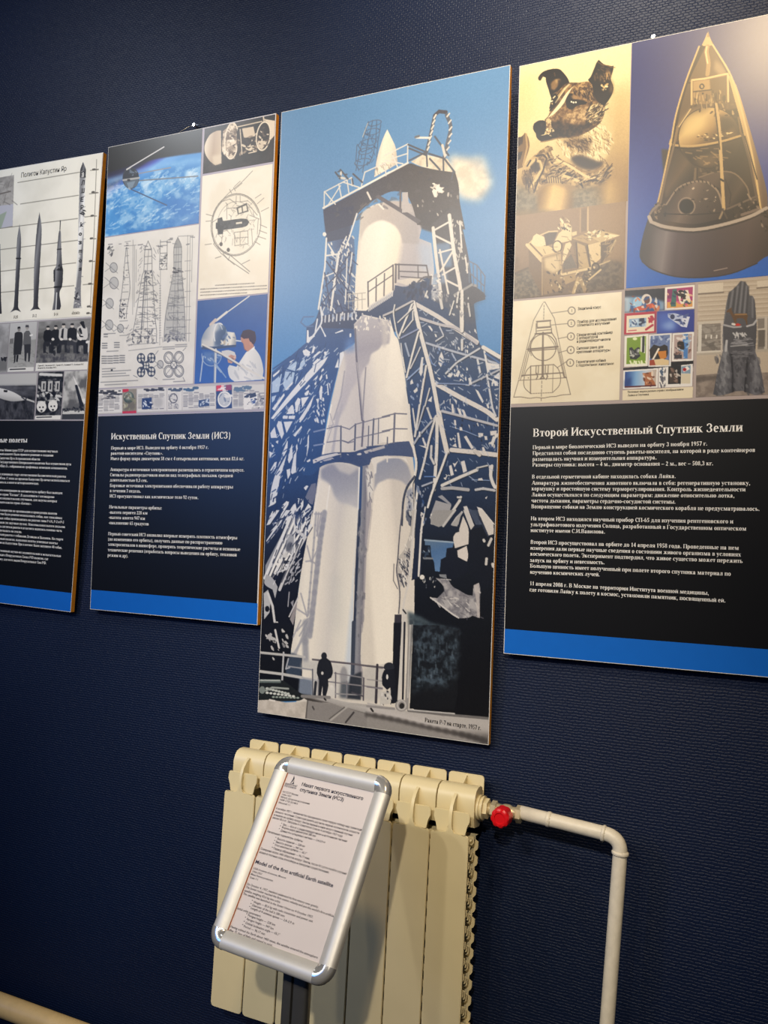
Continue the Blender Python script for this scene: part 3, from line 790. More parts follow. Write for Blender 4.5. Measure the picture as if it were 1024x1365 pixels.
for y, r, rib in ((-.022, .0150, 0), (-.023, .0185, 1), (-.040, .0180, 1), (-.047, .0172, 1), (-.0495, .0150, 0), (-.0495, .0105, 0), (-.0478, .0095, 0)):
    rings.append([bm.verts.new(((r+(.0010 if (k % 5 < 3 and rib) else 0))*math.cos(2*PI*k/seg), y, -.001+(r+(.0010 if (k % 5 < 3 and rib) else 0))*math.sin(2*PI*k/seg))) for k in range(seg)])
for a, b in zip(rings, rings[1:]):
    for k in range(seg): bm.faces.new((a[k], a[(k+1) % seg], b[(k+1) % seg], b[k]))
bm.faces.new(rings[0]); bm.faces.new(rings[-1])
bm_obj('red_cap', bm, M_RED, valve, angle=40)['label'] = 'ribbed red plastic cap'

def elbow(p0, c, p1, n=8):
    out = []
    for i in range(n+1):
        t = i/n; out.append(tuple((1-t)**2*np.array(p0)+2*t*(1-t)*np.array(c)+t*t*np.array(p1)))
    return out
pipe = empty('heating_pipe', (-.262, -.07, 0.0), 'cream pipe from the red capped valve, bending down to the floor', 'pipe')
PO = np.array([-.262, -.07, 0.0])
def rp(x, z): return (x-PO[0], 0.0, z+EYE)
A, Bc, Cc = rp(-.424, -.4590), rp(-.264, -.4705), rp(-.2335, -.5000)
corner = rp(-.2335, -.4725); Dn = rp(-.2465, -.815); F = (0.0, 0.0, 0.0)
bm = bmesh.new(); path = [A, rp(-.34, -.465)]+elbow(Bc, corner, Cc)+[Dn, F]
add_tube(bm, path, .0132, 24); bm_obj('pipe_run', bm, M_PIPE, pipe, smooth=True)
def collar(name, a, b, r0, r1):
    a, b = np.array(a), np.array(b); m = (a+b)/2
    bm = bmesh.new(); add_tube(bm, [a, a+(m-a)*.5, m, m+(b-m)*.5, b], [r0, r1*.98, r1, r1*.985, r0], 20)
    bmesh.ops.subdivide_edges(bm, edges=bm.edges, cuts=1)
    rr = random.Random(ord(name))
    for v in bm.verts:
        d = v.co-Vector(m); v.co += d*(rr.random()-.5)*.06
    bm_obj('weld_bead', bm, M_PIPE, pipe, smooth=True)
collar('a', rp(-.3735, -.4624), rp(-.3640, -.4632), .0130, .0148)
collar('b', rp(-.2690, -.4702), rp(-.2610, -.4711), .0130, .0152)
collar('c', rp(-.2332, -.4965), rp(-.2336, -.5055), .0130, .0158)
low = empty('low_pipe', (-2.6, -.06, 0.0), 'thick tan pipe running low along the wall in the bottom left corner', 'pipe')
bm = bmesh.new(); zl = EYE-1.170
add_tube(bm, [(-1.4, 0, zl), (2.22, 0, zl), ], .0265, 28)
bm_obj('pipe_run', bm, mat('tan_pipe_paint', 'e0c288', 0.45, noise=0.06, nscale=30, bump=0.2), low, smooth=True)
for x in (-1.2, 0.0, 1.05, 2.1):
    bm = bmesh.new(); add_box(bm, x-.012, x+.012, -.012, .012, 0, zl-.02); bm_obj('pipe_support', bm, M_NICKEL, low)
# ------------------------------------------------------------------ sign stand
def _rodr(w):
    w = np.array(w); th = np.linalg.norm(w); k = w/th; K = np.array([[0, -k[2], k[1]], [k[2], 0, -k[0]], [-k[1], k[0], 0]])
    return np.eye(3)+math.sin(th)*K+(1-math.cos(th))*K@K
_R = _rodr((-0.53359172, 0.03557097, -0.10498245))
SIGN = Plane(np.array([-0.71476611, -0.40860783, -0.50934293+EYE]), _R[:, 0], _R[:, 2])
SIGN.w, SIGN.h = 0.25, 0.337
POLE = np.array([-0.7050, -0.4200, 0.0])
stand = empty('sign_stand', tuple(POLE), 'silver snap frame sign with a printed page on a grey post before the radiator', 'sign')
M_ALU = mat('satin_aluminium', 'cfccc4', 0.5, metal=0.4, noise=0.03)
M_CHROME = mat('chrome', 'dcd9d2', 0.16, metal=0.72)
M_POST = mat('grey_post', '6e6c68', 0.4, metal=0.7, noise=0.04)
M_SLOT = mat('black_slot', '0a0a0a', 0.6)
M_PAPER = mat('white_paper', 'cfc6c3', 0.7, noise=0.02, nscale=8)
_S = Matrix.Identity(4)
for i in range(3):
    _S[i][0], _S[i][1], _S[i][2] = SIGN.U[i], SIGN.V[i], SIGN.N[i]
    _S[i][3] = SIGN.o[i]-POLE[i]
def on_sign(o): o.matrix_local = _S; return o
bm = bmesh.new(); add_prism(bm, rounded(-.123, .123, -.1665, .1665, .026, 5), 'z', -.007, -.001)
on_sign(bm_obj('back_panel', bm, M_SLOT, stand))['label'] = 'black backing panel'
BW = .030
prof = [(0, -.004), (.0, .003), (.0012, .0062), (.004, .0088), (.008, .0105), (.013, .0112), (.018, .0106), (.023, .0085), (.0275, .0055), (.030, .0035), (.030, -.001), (.015, -.004)]
hw, hh = .125, .1685
for side in ('left', 'right', 'top', 'bottom'):
    bm = bmesh.new()
    if side in ('left', 'right'):
        s = -1 if side == 'left' else 1
        add_prism(bm, [(s*(hw-p), n) for p, n in prof], 'y', -hh+BW, hh-BW)
    else:
        s = 1 if side == 'top' else -1
        A = [bm.verts.new((-hw+BW, s*(hh-p), n)) for p, n in prof]; B = [bm.verts.new((hw-BW, s*(hh-p), n)) for p, n in prof]
        for i in range(len(A)): bm.faces.new((A[i], A[(i+1) % len(A)], B[(i+1) % len(A)], B[i]))
        bm.faces.new(A[::-1]); bm.faces.new(B)
    on_sign(bm_obj('frame_bar', bm, M_ALU, stand, angle=50))
for sx in (-1, 1):
    for sz in (-1, 1):
        bm = bmesh.new(); rings = []
        for k in range(11):
            a = PI/2*k/10
            rings.append([bm.verts.new((sx*(hw-BW+(BW-p+.0006)*math.cos(a)), sz*(hh-BW+(BW-p+.0006)*math.sin(a)), n+.0006)) for p, n in prof[:-2]+[(.0302, -.001)]])
        m = len(rings[0])
        for a, b in zip(rings, rings[1:]):
            for i in range(m): bm.faces.new((a[i], a[(i+1) % m], b[(i+1) % m], b[i]))
        bm.faces.new(rings[0]); bm.faces.new(rings[-1])
        on_sign(bm_obj('frame_corner', bm, M_CHROME, stand, angle=50))
bm = bmesh.new(); quad_pts(bm, [(-.098, -.1415, .0), (.098, -.1415, .0), (.098, .1415, .0), (-.098, .1415, .0)])
paper = on_sign(bm_obj('paper_sheet', bm, M_PAPER, stand))
bm = bmesh.new(); add_box(bm, -.0965, -.0948, -.139, .139, .0006, .0030)
on_sign(bm_obj('insert_edge', bm, mat('orange_strip', 'c2622a', 0.5), stand))['label'] = 'orange edge beside the paper'
# post: flat extruded profile with a slot, and a base plate
bm = bmesh.new()
pp = rounded(-.0245, -.0055, -.010, .010, (.006, .001, .001, .006), 4)
add_prism(bm, pp, 'z', 0.012, .815)
pp = rounded(-.0015, .0245, -.010, .010, (.001, .006, .006, .001), 4)
add_prism(bm, pp, 'z', 0.012, .815)
add_box(bm, -.02, .02, -.002, .009, .012, .813)
bm_obj('post', bm, M_POST, stand, angle=40)
bm = bmesh.new(); add_prism(bm, rounded(-.14, .14, -.17, .17, .03, 6), 'z', 0, .012)
bm_obj('base_plate', bm, M_POST, stand)
bm = bmesh.new(); add_box(bm, -.02, .02, -.002, .016, .79, .832)
bm_obj('tilt_bracket', bm, M_POST, stand)
fa, fb, fc = crop(360, 1020, 7.314), crop(330, 1110, 6.827), crop(300, 1160, 6.827)
M_NAVY_INK = mat('navy_lettering', '1a1c34', 0.6); M_GREY_INK = mat('grey_lettering', '3a3a44', 0.6)
lettering('title_lettering', SIGN, rows_of(fa, [('Макет первого искусственного', 305, 200, 905, 342), ('спутника Земли (ИСЗ)', 288, 252, 715, 353)])
          + rows_of(fb, [('Model of the first artificial Earth satellite', 68, 277, 777, 498)]), 0.0086, M_NAVY_INK, paper, n=0.0005, font='sans', bold=0.022)
small = rows_of(fa, [('АН СССР Москва', 122, 265, 272, 302), ('1956-1957', 113, 292, 205, 315), ('Металл, авторское изготовление', 103, 316, 385, 385),
                     ('НВФ СТВ 20148/3', 93, 343, 268, 386), ('Масштаб 1:1', 82, 370, 193, 398),
                     ('МЕМОРИАЛЬНЫЙ', 146, 188, 262, 215), ('МУЗЕЙ КОСМОНАВТИКИ', 139, 208, 252, 236)])
small += rows_of(fb, [('USSR Academy of sciences, Moscow', 50, 330, 350, 421), ('1956-1957', 40, 358, 130, 387), ('Metal. Factory production', 30, 383, 230, 446), ('Scale 1:1', 20, 412, 92, 436)])
lettering('caption_lettering', SIGN, small, 0.0046, M_GREY_INK, paper, n=0.0005, font='sans', bold=0.004)
body = rows_of(fa, [
    ('4 октября 1957 г. человечество праздновало свою первую победу над гравитацией', 57, 428, 915, 647),
    ('земного тяготения. Советская ракета достигла первой космической скорости', 47, 460, 868, 673),
    ('и вывела на орбиту вокруг Земли первый в мире искусственный спутник', 36, 490, 805, 694),
    ('весом 83,6 кг. Запущен в Советском Союзе 4 октября 1957 года', 24, 518, 705, 703),
    ('Вес — 83,6 кг с радиопередатчиком и источником питания', 125, 588, 750, 752),
    ('Форма шара диаметром 580 мм', 112, 614, 445, 702),
    ('Длина 4-х штыревых антенн — 2,4-2,9 м', 100, 645, 535, 763),
    ('Начальные параметры орбиты:', -28, 653, 320, 753),
    ('Высота перигея — 228 км', 68, 725, 337, 802),
    ('Высота апогея — 947 км', 55, 755, 315, 833),
    ('Угол наклона орбиты — 65,1°', 43, 785, 357, 872)])+rows_of(fb, [
    ('Период обращения — 96,17 мин.', 232, 150, 565, 247),
    ('Совершив около 1400 оборотов вокруг Земли, после 92 суток полёта спутник', 118, 152, 900, 384),
    ('вошел в плотные слои атмосферы и прекратил существование.', 105, 183, 742, 372)])+rows_of(fc, [
    ('On October 4, 1957, mankind celebrated its first victory over gravity.', 197, 132, 850, 346),
    ("The Soviet rocket reached the first cosmic velocity and put the world's first artificial", 187, 160, 992, 429),
    ('satellite weighing 83,6 kg into orbit.', 175, 192, 503, 301),
    ('The satellite was launched in the Soviet Union on 4 October 1957.', 163, 220, 800, 438),
    ('Weight — 83,6 kg with radio transmitter and power unit', 258, 297, 798, 476),
    ('Diameter of the ball is 580 mm', 245, 325, 540, 429),
    ('Length of 4 antenna spines — 2,4–2,9 m', 232, 352, 628, 496),
    ('Initial orbit parameters:', 110, 355, 325, 429),
    ('Perigee height — 228 km', 207, 418, 455, 509),
    ('Apogee height — 947 km', 195, 450, 440, 544),
    ('Orbital inclination angle — 65,1°', 183, 488, 497, 598),
    ('Period — 96,17 min', 168, 518, 362, 593),
    ('Having orbited the Earth about 1400 times, the satellite entered the atmosphere', 48, 520, 842, 806),
    ('after 92 days of flight and ceased to exist.', 35, 552, 432, 696)])
for fx, lst in ((fa, ((105, 568), (93, 594), (82, 622), (48, 706), (37, 736), (25, 764))), (fb, ((217, 134),)), (fc, ((240, 277), (228, 306), (216, 333), (190, 399), (178, 430), (166, 468), (152, 498)))):
    for x, y in lst:
        (a, b), (c, d) = fx(x, y+6, x+12, y+9); body.append(('•', a, b, c, d))
lettering('body_lettering', SIGN, body, 0.0052, M_GREY_INK, paper, n=0.0005, font='sans', bold=0.006)
bm = bmesh.new()
for poly in ([(236, 100), (241, 130), (224, 158), (228, 128)], [(226, 130), (222, 160), (196, 176), (212, 158)], [(240, 132), (234, 168), (236, 187), (222, 178), (232, 160)], [(212, 166), (218, 176), (228, 184), (214, 184)], [(196, 170), (208, 180), (204, 184)]):
    quad_pts(bm, [tuple(SIGN.uv(*fa(x, y)[0]))+(.0005,) for x, y in poly])
bmesh.ops.recalc_face_normals(bm, faces=bm.faces)
em = bm_obj('emblem', bm, M_NAVY_INK, paper); em['label'] = 'navy rocket spire emblem'
# ------------------------------------------------------------------ photograph of the rocket in its tower
def paint_rocket():
    K = Ink(P3, [(375.5, 150.5), (681, 86), (651, 993), (344, 949.5)], 0.00115, '5f93c2')
    c1, c2, c3, c4 = crop(425, 140, 4.452), crop(400, 280, 3.938), crop(355, 400, 6.206), crop(510, 390, 6.0235)
    c5, c6, c7, c8 = crop(350, 540, 6.0235), crop(510, 540, 6.0235), crop(345, 680, 5.851), crop(510, 680, 6.4)
    c9, c10 = crop(340, 830, 6.0235), crop(490, 830, 6.0235)
    W1, W2, W3 = 'e9e1d2', 'd4ccc2', 'b9b3b2'
    # sky
    K.all(K.grad((520, 110), (500, 520), [(0, '5c86ad'), (.35, '5785b2'), (.7, '4f84b8'), (1, '4d86be')]))
    # steam
    st = K.noisy('b6ab9a', 'e3d5bb', 14, 5)
    K.poly(c1(770, 300, 830, 310, 900, 320, 960, 310, 990, 350, 1010, 400, 1030, 470, 1000, 520, 960, 570, 880, 560, 840, 540, 800, 480), st, .95, 4)
    K.poly(c1(800, 330, 900, 335, 950, 400, 960, 480, 900, 530, 840, 500, 810, 420), K.noisy('d2c3aa', 'ecdfc6', 10, 6), .8, 5)
    K.poly(c1(890, 330, 960, 300, 1010, 330, 960, 380), '9fa9b0', .4, 3)
    # dark masses of the tower, left and right, some blue reflection painted in
    L = c3(48, 600, 180, 484, 330, 356, 336, 222, 400, 180, 445, 60, 470, -60)+[(520, 400)]+c3(900, 150, 740, 190, 735, 350, 640, 430, 580, 640, 500, 990)+c5(490, 380, 400, 960)+c7(330, 500, 270, 990)+[(386, 870), (345, 905), (340, 700)]
    K.poly(L, K.grad((440, 395), (420, 870), [(0, '3c4964'), (.12, '34507f'), (.28, '2c4c80'), (.42, '233f6e'), (.55, '1c2f54'), (.66, '171e33'), (.78, '101119'), (1, '0e0e13')]))
    R = c4(100, -60, 560, -60, 835, 30, 735, 90, 752, 250, 775, 400, 800, 430, 950, 497)+[(690, 480), (670, 1000), (548, 960)]+c8(120, 1088, 140, 880, 125, 420, 165, 0)+c6(150, 960, 190, 660, 265, 560, 245, 320, 205, 0)+c4(190, 750, 125, 380, 90, 200)
    K.poly(R, K.grad((620, 390), (600, 900), [(0, '444a5a'), (.1, '3b4963'), (.2, '2c4468'), (.33, '243e68'), (.45, '1f3557'), (.56, '172339'), (.66, '11161f'), (.8, '0c0e13'), (1, '0d0d10')]))
    K.poly(c4(640, -60, 835, 30, 735, 90, 752, 250, 640, 200), '4d4a50', .6, 3)
    K.poly([(474, 432), (520, 432), (532, 470), (548, 590), (553, 640), (552, 960), (395, 960), (400, 800), (418, 680), (437, 560), (457, 470), (474, 458)], K.grad((400, 700), (550, 700), [(0, 'cdc7be'), (1, 'd2cabd')]))
    # ---- rocket body, upper stage
    body = c2(322, 40, 350, 0, 400, -30, 500, -45, 590, -30, 640, 60, 628, 150, 690, 175, 705, 320, 690, 420, 500, 470, 345, 530, 286, 530, 296, 300)
    K.poly(body, K.grad(c2(285, 300)[0], c2(700, 320)[0], [(0, 'cfc8bd'), (.06, 'e6dece'), (.3, 'efe7d6'), (.52, 'e8dcc6'), (.6, 'b4acab'), (.75, 'aca6a8'), (.9, 'b9b4b4'), (1, 'c4c0c0')]))
    K.poly(c2(318, 40, 360, -10, 500, -50, 620, -20, 625, 180, 540, 175, 528, 130, 500, 85, 440, 56, 390, 66, 345, 100, 318, 160), K.grad(c2(330, 40)[0], c2(620, 60)[0], [(0, 'c3b9ae'), (.4, 'b3a8a0'), (1, 'a39c9b')]), .95, .8)
    K.poly(c2(620, 170, 700, 180, 705, 320, 640, 310), '9fb0c8', .6, 3)
    # antenna basket and arch above the platform
    for l in ((296, 100, 268, 190, 240, 300, 222, 390), (322, 92, 300, 190, 285, 260, 262, 400), (345, 92, 340, 200, 322, 300, 300, 350), (370, 118, 352, 220, 345, 330), (215, 345, 240, 385, 300, 340), (228, 240, 222, 330, 250, 340), (232, 235, 258, 280, 330, 250)):
        K.line(c1(*l), 1.3, '4d5c72', .85)
    for e in ((333, 108, 40, 16), (318, 160, 46, 18), (300, 222, 46, 20), (278, 275, 42, 18), (262, 340, 48, 20)):
        K.line(c1(*[v for p in ell(*e, ang=-12) for v in p]), 1.2, '55657c', .8)
    K.scribble(c1(270, 110, 370, 120, 345, 330, 220, 380), 30, 1.0, '46566e', 5, 70, 3, .8, 60)
    K.line(c1(292, 110, 262, 190), 1.2, 'b9b4aa', .8)
    K.poly(c1(408, 146, 385, 195, 362, 262, 345, 330, 330, 430, 470, 350, 458, 255, 432, 195), K.grad(c1(340, 300)[0], c1(465, 300)[0], [(0, 'cbbfae'), (.3, 'e8dcc6'), (.7, 'e2d5be'), (1, 'c1b4a3')]))
    K.scribble(c1(345, 330, 440, 270, 440, 360, 320, 440), 20, 1.3, '8f8579', 4, 60, 8, .6)
    for l, w, c in (((640, 285, 660, 200, 688, 70), 4.6, '4a4d55'), ((690, 62, 715, 40, 756, 44), 4.6, '45434a'), ((760, 60, 784, 130, 764, 230, 745, 320), 4.6, '575a62')):
        K.line(c1(*l), w, c)
    for a in range(7):
        t = a/6; K.line(c1(645+40*t, 270-190*t, 655+42*t, 250-190*t), 2.2, 'cfc8ba'); K.line(c1(748+18*math.sin(t*2.6)*1.6, 310-240*t, 762+18*math.sin(t*2.6)*1.6, 292-240*t), 2.0, 'cdc6ba')
    K.line(c1(580, 195, 662, 196), 2.6, 'd8d2c6'); K.line(c1(575, 192, 595, 186), 3, '66686c'); K.line(c1(690, 188, 772, 300), 2.4, '4f5560'); K.line(c1(735, 240, 750, 300), 3.2, 'c9c2b6')
    K.poly(c1(548, 338, 625, 292, 700, 310, 765, 320, 812, 400, 720, 392, 610, 366), K.noisy('c4b59d', 'ddceb4', 6, 9))
    # platform: dark underside, pale edge, railings
    K.poly(c1(28, 622, 255, 500, 530, 350, 600, 366, 700, 386, 812, 402, 832, 480, 836, 560, 850, 640, 870, 740, 585, 712, 560, 610, 520, 520, 430, 515, 330, 565, 240, 640, 205, 712, 44, 760, 34, 690), K.grad(c1(60, 640)[0], c1(800, 520)[0], [(0, '33344a'), (.35, '46434a'), (.7, '463f3d'), (1, '4a4341')]))
    K.poly(c2(126, 0, 285, -20, 262, 140, 190, 215, 140, 180), '31344c', .9, .6)
    K.poly(c2(615, 20, 800, -10, 840, 60, 800, 110, 700, 120, 640, 100), '443e3e', .95, .8)
    K.dabs(c1(60, 640, 520, 380, 800, 420, 830, 600, 600, 560, 200, 690), 40, 5, ['3a3740', '55504f', '403c42'], 6, .4)
    K.line(c1(28, 612, 255, 490, 530, 345), 2.6, 'dcd5c8')
    K.line(c1(240, 500, 420, 400), 2.2, 'e6dfd0')
    K.dabs(c1(655, 470, 745, 450, 750, 510, 690, 530), 12, 6, ['e8dfd0', 'd2c8ba'], 12, .95)
    K.dabs(c1(560, 560, 830, 480, 830, 700, 620, 690), 14, 3, ['cfc5b6', '8f867e'], 13, .8, 80)
    for l in ((35, 515, 33, 615), (35, 517, 195, 432), (195, 432, 200, 480), (120, 470, 135, 545), (40, 520, 100, 590), (60, 590, 130, 480), (150, 460, 240, 490), (170, 450, 180, 520), (255, 480, 275, 400), (275, 400, 395, 345), (395, 345, 400, 420), (530, 232, 528, 345), (395, 300, 528, 234), (430, 320, 525, 290), (400, 330, 500, 350), (440, 300, 470, 370)):
        K.line(c1(*l), 1.7, 'd6cfc3', .95)
    for l in ((532, 236, 636, 280), (538, 258, 640, 300), (540, 330, 636, 282), (640, 275, 645, 365), (655, 290, 735, 315), (740, 310, 742, 390), (660, 320, 720, 385), (745, 318, 808, 400), (800, 395, 790, 440), (200, 440, 205, 470), (100, 400, 130, 440), (130, 385, 175, 440), (205, 410, 260, 460)):
        K.line(c1(*l), 2.2, '4c4e56')
    K.dabs(c1(100, 385, 170, 390, 160, 440, 110, 450), 10, 3.5, ['4a525e', 'c9c3b8'], 7)
    for l in ((345, 545, 500, 640, 590, 700), (355, 540, 600, 690)):
        K.line(c1(*l), 2.8, '5a5458')
    K.line(c1(487, 510, 485, 630), 2.6, '5e5658'); K.poly(c1(497, 520, 530, 518, 534, 575, 560, 635, 495, 640), 'b2aaa6'); K.line(c1(360, 592, 385, 618), 2.2, 'e2dacc'); K.line(c1(290, 520, 310, 560), 2.5, 'd8d0c4')
    K.scribble(c1(215, 690, 240, 600, 330, 560, 400, 545, 330, 600, 260, 680), 18, 1.3, '6c645f', 5, -40, 4, .7)
    # ---- side towers beside the upper stage
    K.poly(c2(140, 170, 285, 140, 292, 330, 284, 530, 110, 560, 125, 300), K.grad(c2(130, 300)[0], c2(290, 300)[0], [(0, '5b7fab'), (.5, '3f4f74'), (1, '4c6084')]), .8)
    K.scribble(c2(130, 200, 285, 170, 284, 520, 110, 540), 60, 1.5, '2c3454', 9, 70, 21, .9, 50)
    K.scribble(c2(130, 200, 285, 170, 284, 520, 110, 540), 46, 1.3, 'd0cfcc', 7, 75, 22, .95, 40)
    for l, w in (((140, 150, 132, 300, 98, 520), 2.6), ((205, 222, 180, 400, 163, 525), 3.2), ((245, 140, 205, 225), 1.8), ((300, 20, 262, 140, 240, 200), 2.2), ((250, 220, 240, 480), 1.8), ((275, 225, 262, 330), 1.8), ((140, 240, 215, 230), 2.2), ((150, 180, 180, 230), 2.0), ((130, 350, 180, 330), 1.6)):
        K.line(c2(*l), w, 'd9d6d0')
    for l in ((225, 180, 190, 380), (262, 230, 195, 330), (140, 270, 250, 420), (135, 400, 240, 300), (125, 480, 200, 380), (270, 300, 250, 470), (130, 330, 160, 500)):
        K.line(c2(*l), 1.8, '343c5c')
    K.dabs(c2(150, 160, 290, 130, 270, 260, 150, 230), 14, 3, ['dcd8d0', 'c6c2bc'], 5, .95, 60)
    K.disc(*c2(130, 128)[0], 2.4, 2.8, 'e2ddd2')
    for k in range(5): K.line(c2(252, 400+28*k, 290, 396+28*k), 1.0, '8a94a8', .8)
    RT = c2(690, 80, 800, -20, 835, 0, 890, 270, 905, 400, 915, 500, 700, 480, 730, 300)
    K.poly(RT, K.grad(c2(760, 0)[0], c2(820, 480)[0], [(0, '4a4545'), (.5, '504d52'), (1, '474c5c')]))
    K.poly(c2(700, 180, 790, 170, 800, 300, 745, 300), '6f88a8', .8, 1)
    K.poly(c2(730, 330, 770, 320, 775, 380, 740, 390), '8797ae', .8, 1)
    for l, w in (((785, 28, 812, 240, 845, 430, 850, 630), 4.6), ((700, 95, 715, 240, 735, 400, 745, 512), 4.2), ((735, 210, 780, 440), 2.4), ((700, 110, 790, 60), 2.4), ((710, 135, 800, 180), 2.4), ((730, 225, 805, 205), 2.2), ((740, 320, 805, 215), 2.6), ((750, 340, 820, 300), 2.2), ((770, 370, 830, 400), 2.4), ((840, 60, 850, 200), 2), ((870, 250, 880, 330), 1.8)):
        K.line(c2(*l), w, 'd8d1c6')
    K.scribble(c2(800, 40, 850, 60, 890, 300, 830, 330), 26, 1.6, 'c4bdb2', 5, 80, 31, .9, 40)
    K.dabs(c2(690, 410, 740, 400, 740, 470, 690, 470), 14, 3, ['dcd7cf', '9c9a9c'], 32, .95)
    K.poly(c2(680, 350, 720, 330, 735, 470, 690, 470), 'b6b8be', .75, 1)
    K.dabs(c2(680, 350, 740, 330, 745, 500, 690, 490), 26, 3.4, ['3a4460', 'dedad2', '8890a2'], 33, .9)
    K.poly(c2(812, 440, 905, 388, 972, 440, 974, 470, 915, 492, 880, 540, 820, 520), '4a4a52')
    K.line(c2(812, 446, 905, 392, 930, 400), 3, '8f8d8c')
    for l in ((888, 268, 890, 380), (890, 270, 930, 290, 972, 348), (972, 348, 968, 436), (892, 330, 968, 400), (930, 290, 932, 410), (950, 320, 952, 425), (910, 280, 912, 395)):
        K.line(c2(*l), 1.4, '5f6a7c')
    # ---- balcony half way up the white body
    K.poly(c2(350, 530, 380, 500, 490, 430, 500, 395, 560, 402, 640, 365, 690, 350, 690, 470, 780, 520, 800, 640, 500, 640, 300, 625, 110, 620, 110, 560, 240, 530), K.grad(c2(300, 470)[0], c2(420, 640)[0], [(0, '39415c'), (1, '2b3f62')]))
    K.poly(c2(500, 375, 560, 395, 660, 372, 610, 352, 505, 372), 'cdc4b8')
    for l, w in (((358, 378, 360, 508), 2.0), ((402, 360, 400, 480), 1.8), ((445, 335, 442, 450), 1.8), ((490, 290, 490, 420), 2.2), ((505, 288, 503, 380), 2.6), ((520, 285, 520, 360), 2.2), ((358, 380, 490, 290), 1.7), ((360, 430, 490, 340), 1.5), ((500, 286, 665, 292), 2.0), ((520, 322, 668, 328), 1.6), ((530, 350, 640, 358), 1.6), ((620, 292, 622, 355), 1.5), ((665, 292, 678, 360), 1.8), ((620, 380, 650, 355, 690, 350, 680, 430), 2.2)):
        K.line(c2(*l), w, '5a5458', .95)
    for k in range(4): K.line(c2(255+24*k, 440, 256+24*k, 520), 1.2, 'a7a198', .8)
    K.line(c2(250, 445, 345, 435), 1.2, 'a7a198', .8); K.line(c2(250, 480, 345, 468), 1.2, 'a7a198', .8)
    K.dabs(c2(540, 400, 680, 370, 690, 470, 560, 480), 40, 5, ['2b3350', '3e4660', '262c46'], 41, .9, 100)
    for k in range(16): x = 365+8.2*k; K.line(c2(x, 505-5.2*k, x-3, 530-5.2*k), 1.7, 'cdc9c4')
    for k in range(9): x = 135+20*k; K.line(c2(x, 555-2*k, x-2, 588-2*k), 2.0, 'c9cbd0')
    K.dabs(c2(110, 530, 300, 520, 330, 590, 130, 610), 26, 2.6, ['d6d6d6', '8fa0bd'], 42, .9, 90)
    K.line(c2(75, 560, 20, 562, 5, 590, 30, 612, 70, 610), 1.8, '4e6c98')
    # ---- the rocket's waist and boosters
    body2 = c3(728, 200, 800, 120, 1024, 170)+c4(60, 200, 100, 340, 128, 380, 165, 560, 192, 760, 225, 1024)+c6(215, 60, 240, 250, 262, 370)+c5(1000, 300, 900, 320, 800, 340, 480, 400, 500, 260, 555, 0)+c3(520, 940, 580, 700, 610, 560, 650, 450, 700, 400, 740, 350)
    K.poly(body2, K.grad((455, 520), (548, 500), [(0, 'd3cdc6'), (.25, 'c9c3c0'), (.42, 'd6d0ca'), (.55, 'e6dfd2'), (.8, 'ebe4d6'), (1, 'd9d2c6')]))
    K.poly(c3(728, 210, 800, 130, 1024, 180, 1024, 360, 960, 370, 930, 410, 870, 450, 850, 520, 800, 590, 770, 700, 745, 560, 740, 330), K.grad(c3(780, 200)[0], c3(830, 620)[0], [(0, 'aaa6ac'), (.5, '9c98a2'), (1, 'b5b0b4')]), .95, .9)
    K.poly(c3(640, 420, 735, 380, 760, 640, 700, 760, 650, 900, 590, 993, 570, 993, 620, 780, 660, 560), 'b3aeb4', .8, 1.6)
    K.poly(c3(660, 330, 735, 300, 740, 420, 650, 430), '5b7fb8', .7, 2.5)
    K.dabs(c3(728, 200, 800, 110, 900, 150, 900, 240, 740, 260), 26, 4, ['e9e3d8', 'ded8ce', 'a7a6ae'], 51, .95, 100)
    K.dabs(c3(900, 120, 1024, 150, 1024, 290, 930, 270), 22, 4, ['e4ded2', 'b9b4b4', '9a98a2'], 52, .95, 60)
    K.poly(c4(60, 390, 85, 360, 125, 370, 140, 480, 170, 620, 190, 760, 150, 900, 20, 800, 50, 560), 'f0e9da', .85, 1.2)
    K.poly(c4(0, 230, 40, 220, 55, 370, 20, 440, 0, 440), 'c2bcb8', .8, 1)
    K.line(c3(738, 240, 748, 470, 770, 700, 795, 990)+c5(812, 130, 800, 330), 2.6, '6b6874'); K.line(c3(752, 520, 782, 760, 806, 990), 1.8, 'a9a4a8')
    K.line(c3(826, 560, 812, 760, 800, 960), 1.8, '8f8b92'); K.line(c3(560, 990, 620, 800, 650, 590), 2.0, '9d9aa2', .8)
    K.line(c5(555, 0, 520, 200, 490, 390), 2.4, 'e9e4da')
    for l in ((640, 0, 600, 160, 560, 390), (600, 60, 570, 390)): K.line(c5(*l), 3.2, 'b0adb2', .8, 1)
    for l in ((545, 70, 570, 150, 540, 200), (530, 170, 580, 160), (520, 300, 560, 180)): K.line(c5(*l), 1.3, 'a7a3a8', .8)
    # lower balcony across the boosters
    K.poly(c5(400, 430, 480, 400, 590, 380, 740, 375, 830, 335, 1000, 318)+c6(0, 325, 90, 300, 215, 290, 262, 400, 262, 420, 130, 408, 0, 408)+c5(1000, 405, 880, 425, 860, 480, 780, 500, 700, 470, 590, 462, 480, 490, 400, 560, 330, 560, 300, 500), K.grad(c5(400, 450)[0], c5(1000, 350)[0], [(0, '233f6c'), (.4, '2d3a5c'), (1, '44506e')]))
    K.poly(c5(405, 440, 480, 408, 600, 384, 620, 398, 480, 440, 410, 470), 'c9c6c8'); K.poly(c5(480, 445, 560, 420, 580, 434, 500, 452), 'a6a5ae')
    K.poly(c5(815, 370, 980, 325, 985, 345, 830, 392), 'b3afb0'); K.poly(c5(730, 350, 830, 330, 840, 345, 740, 372), 'c9c4c0')
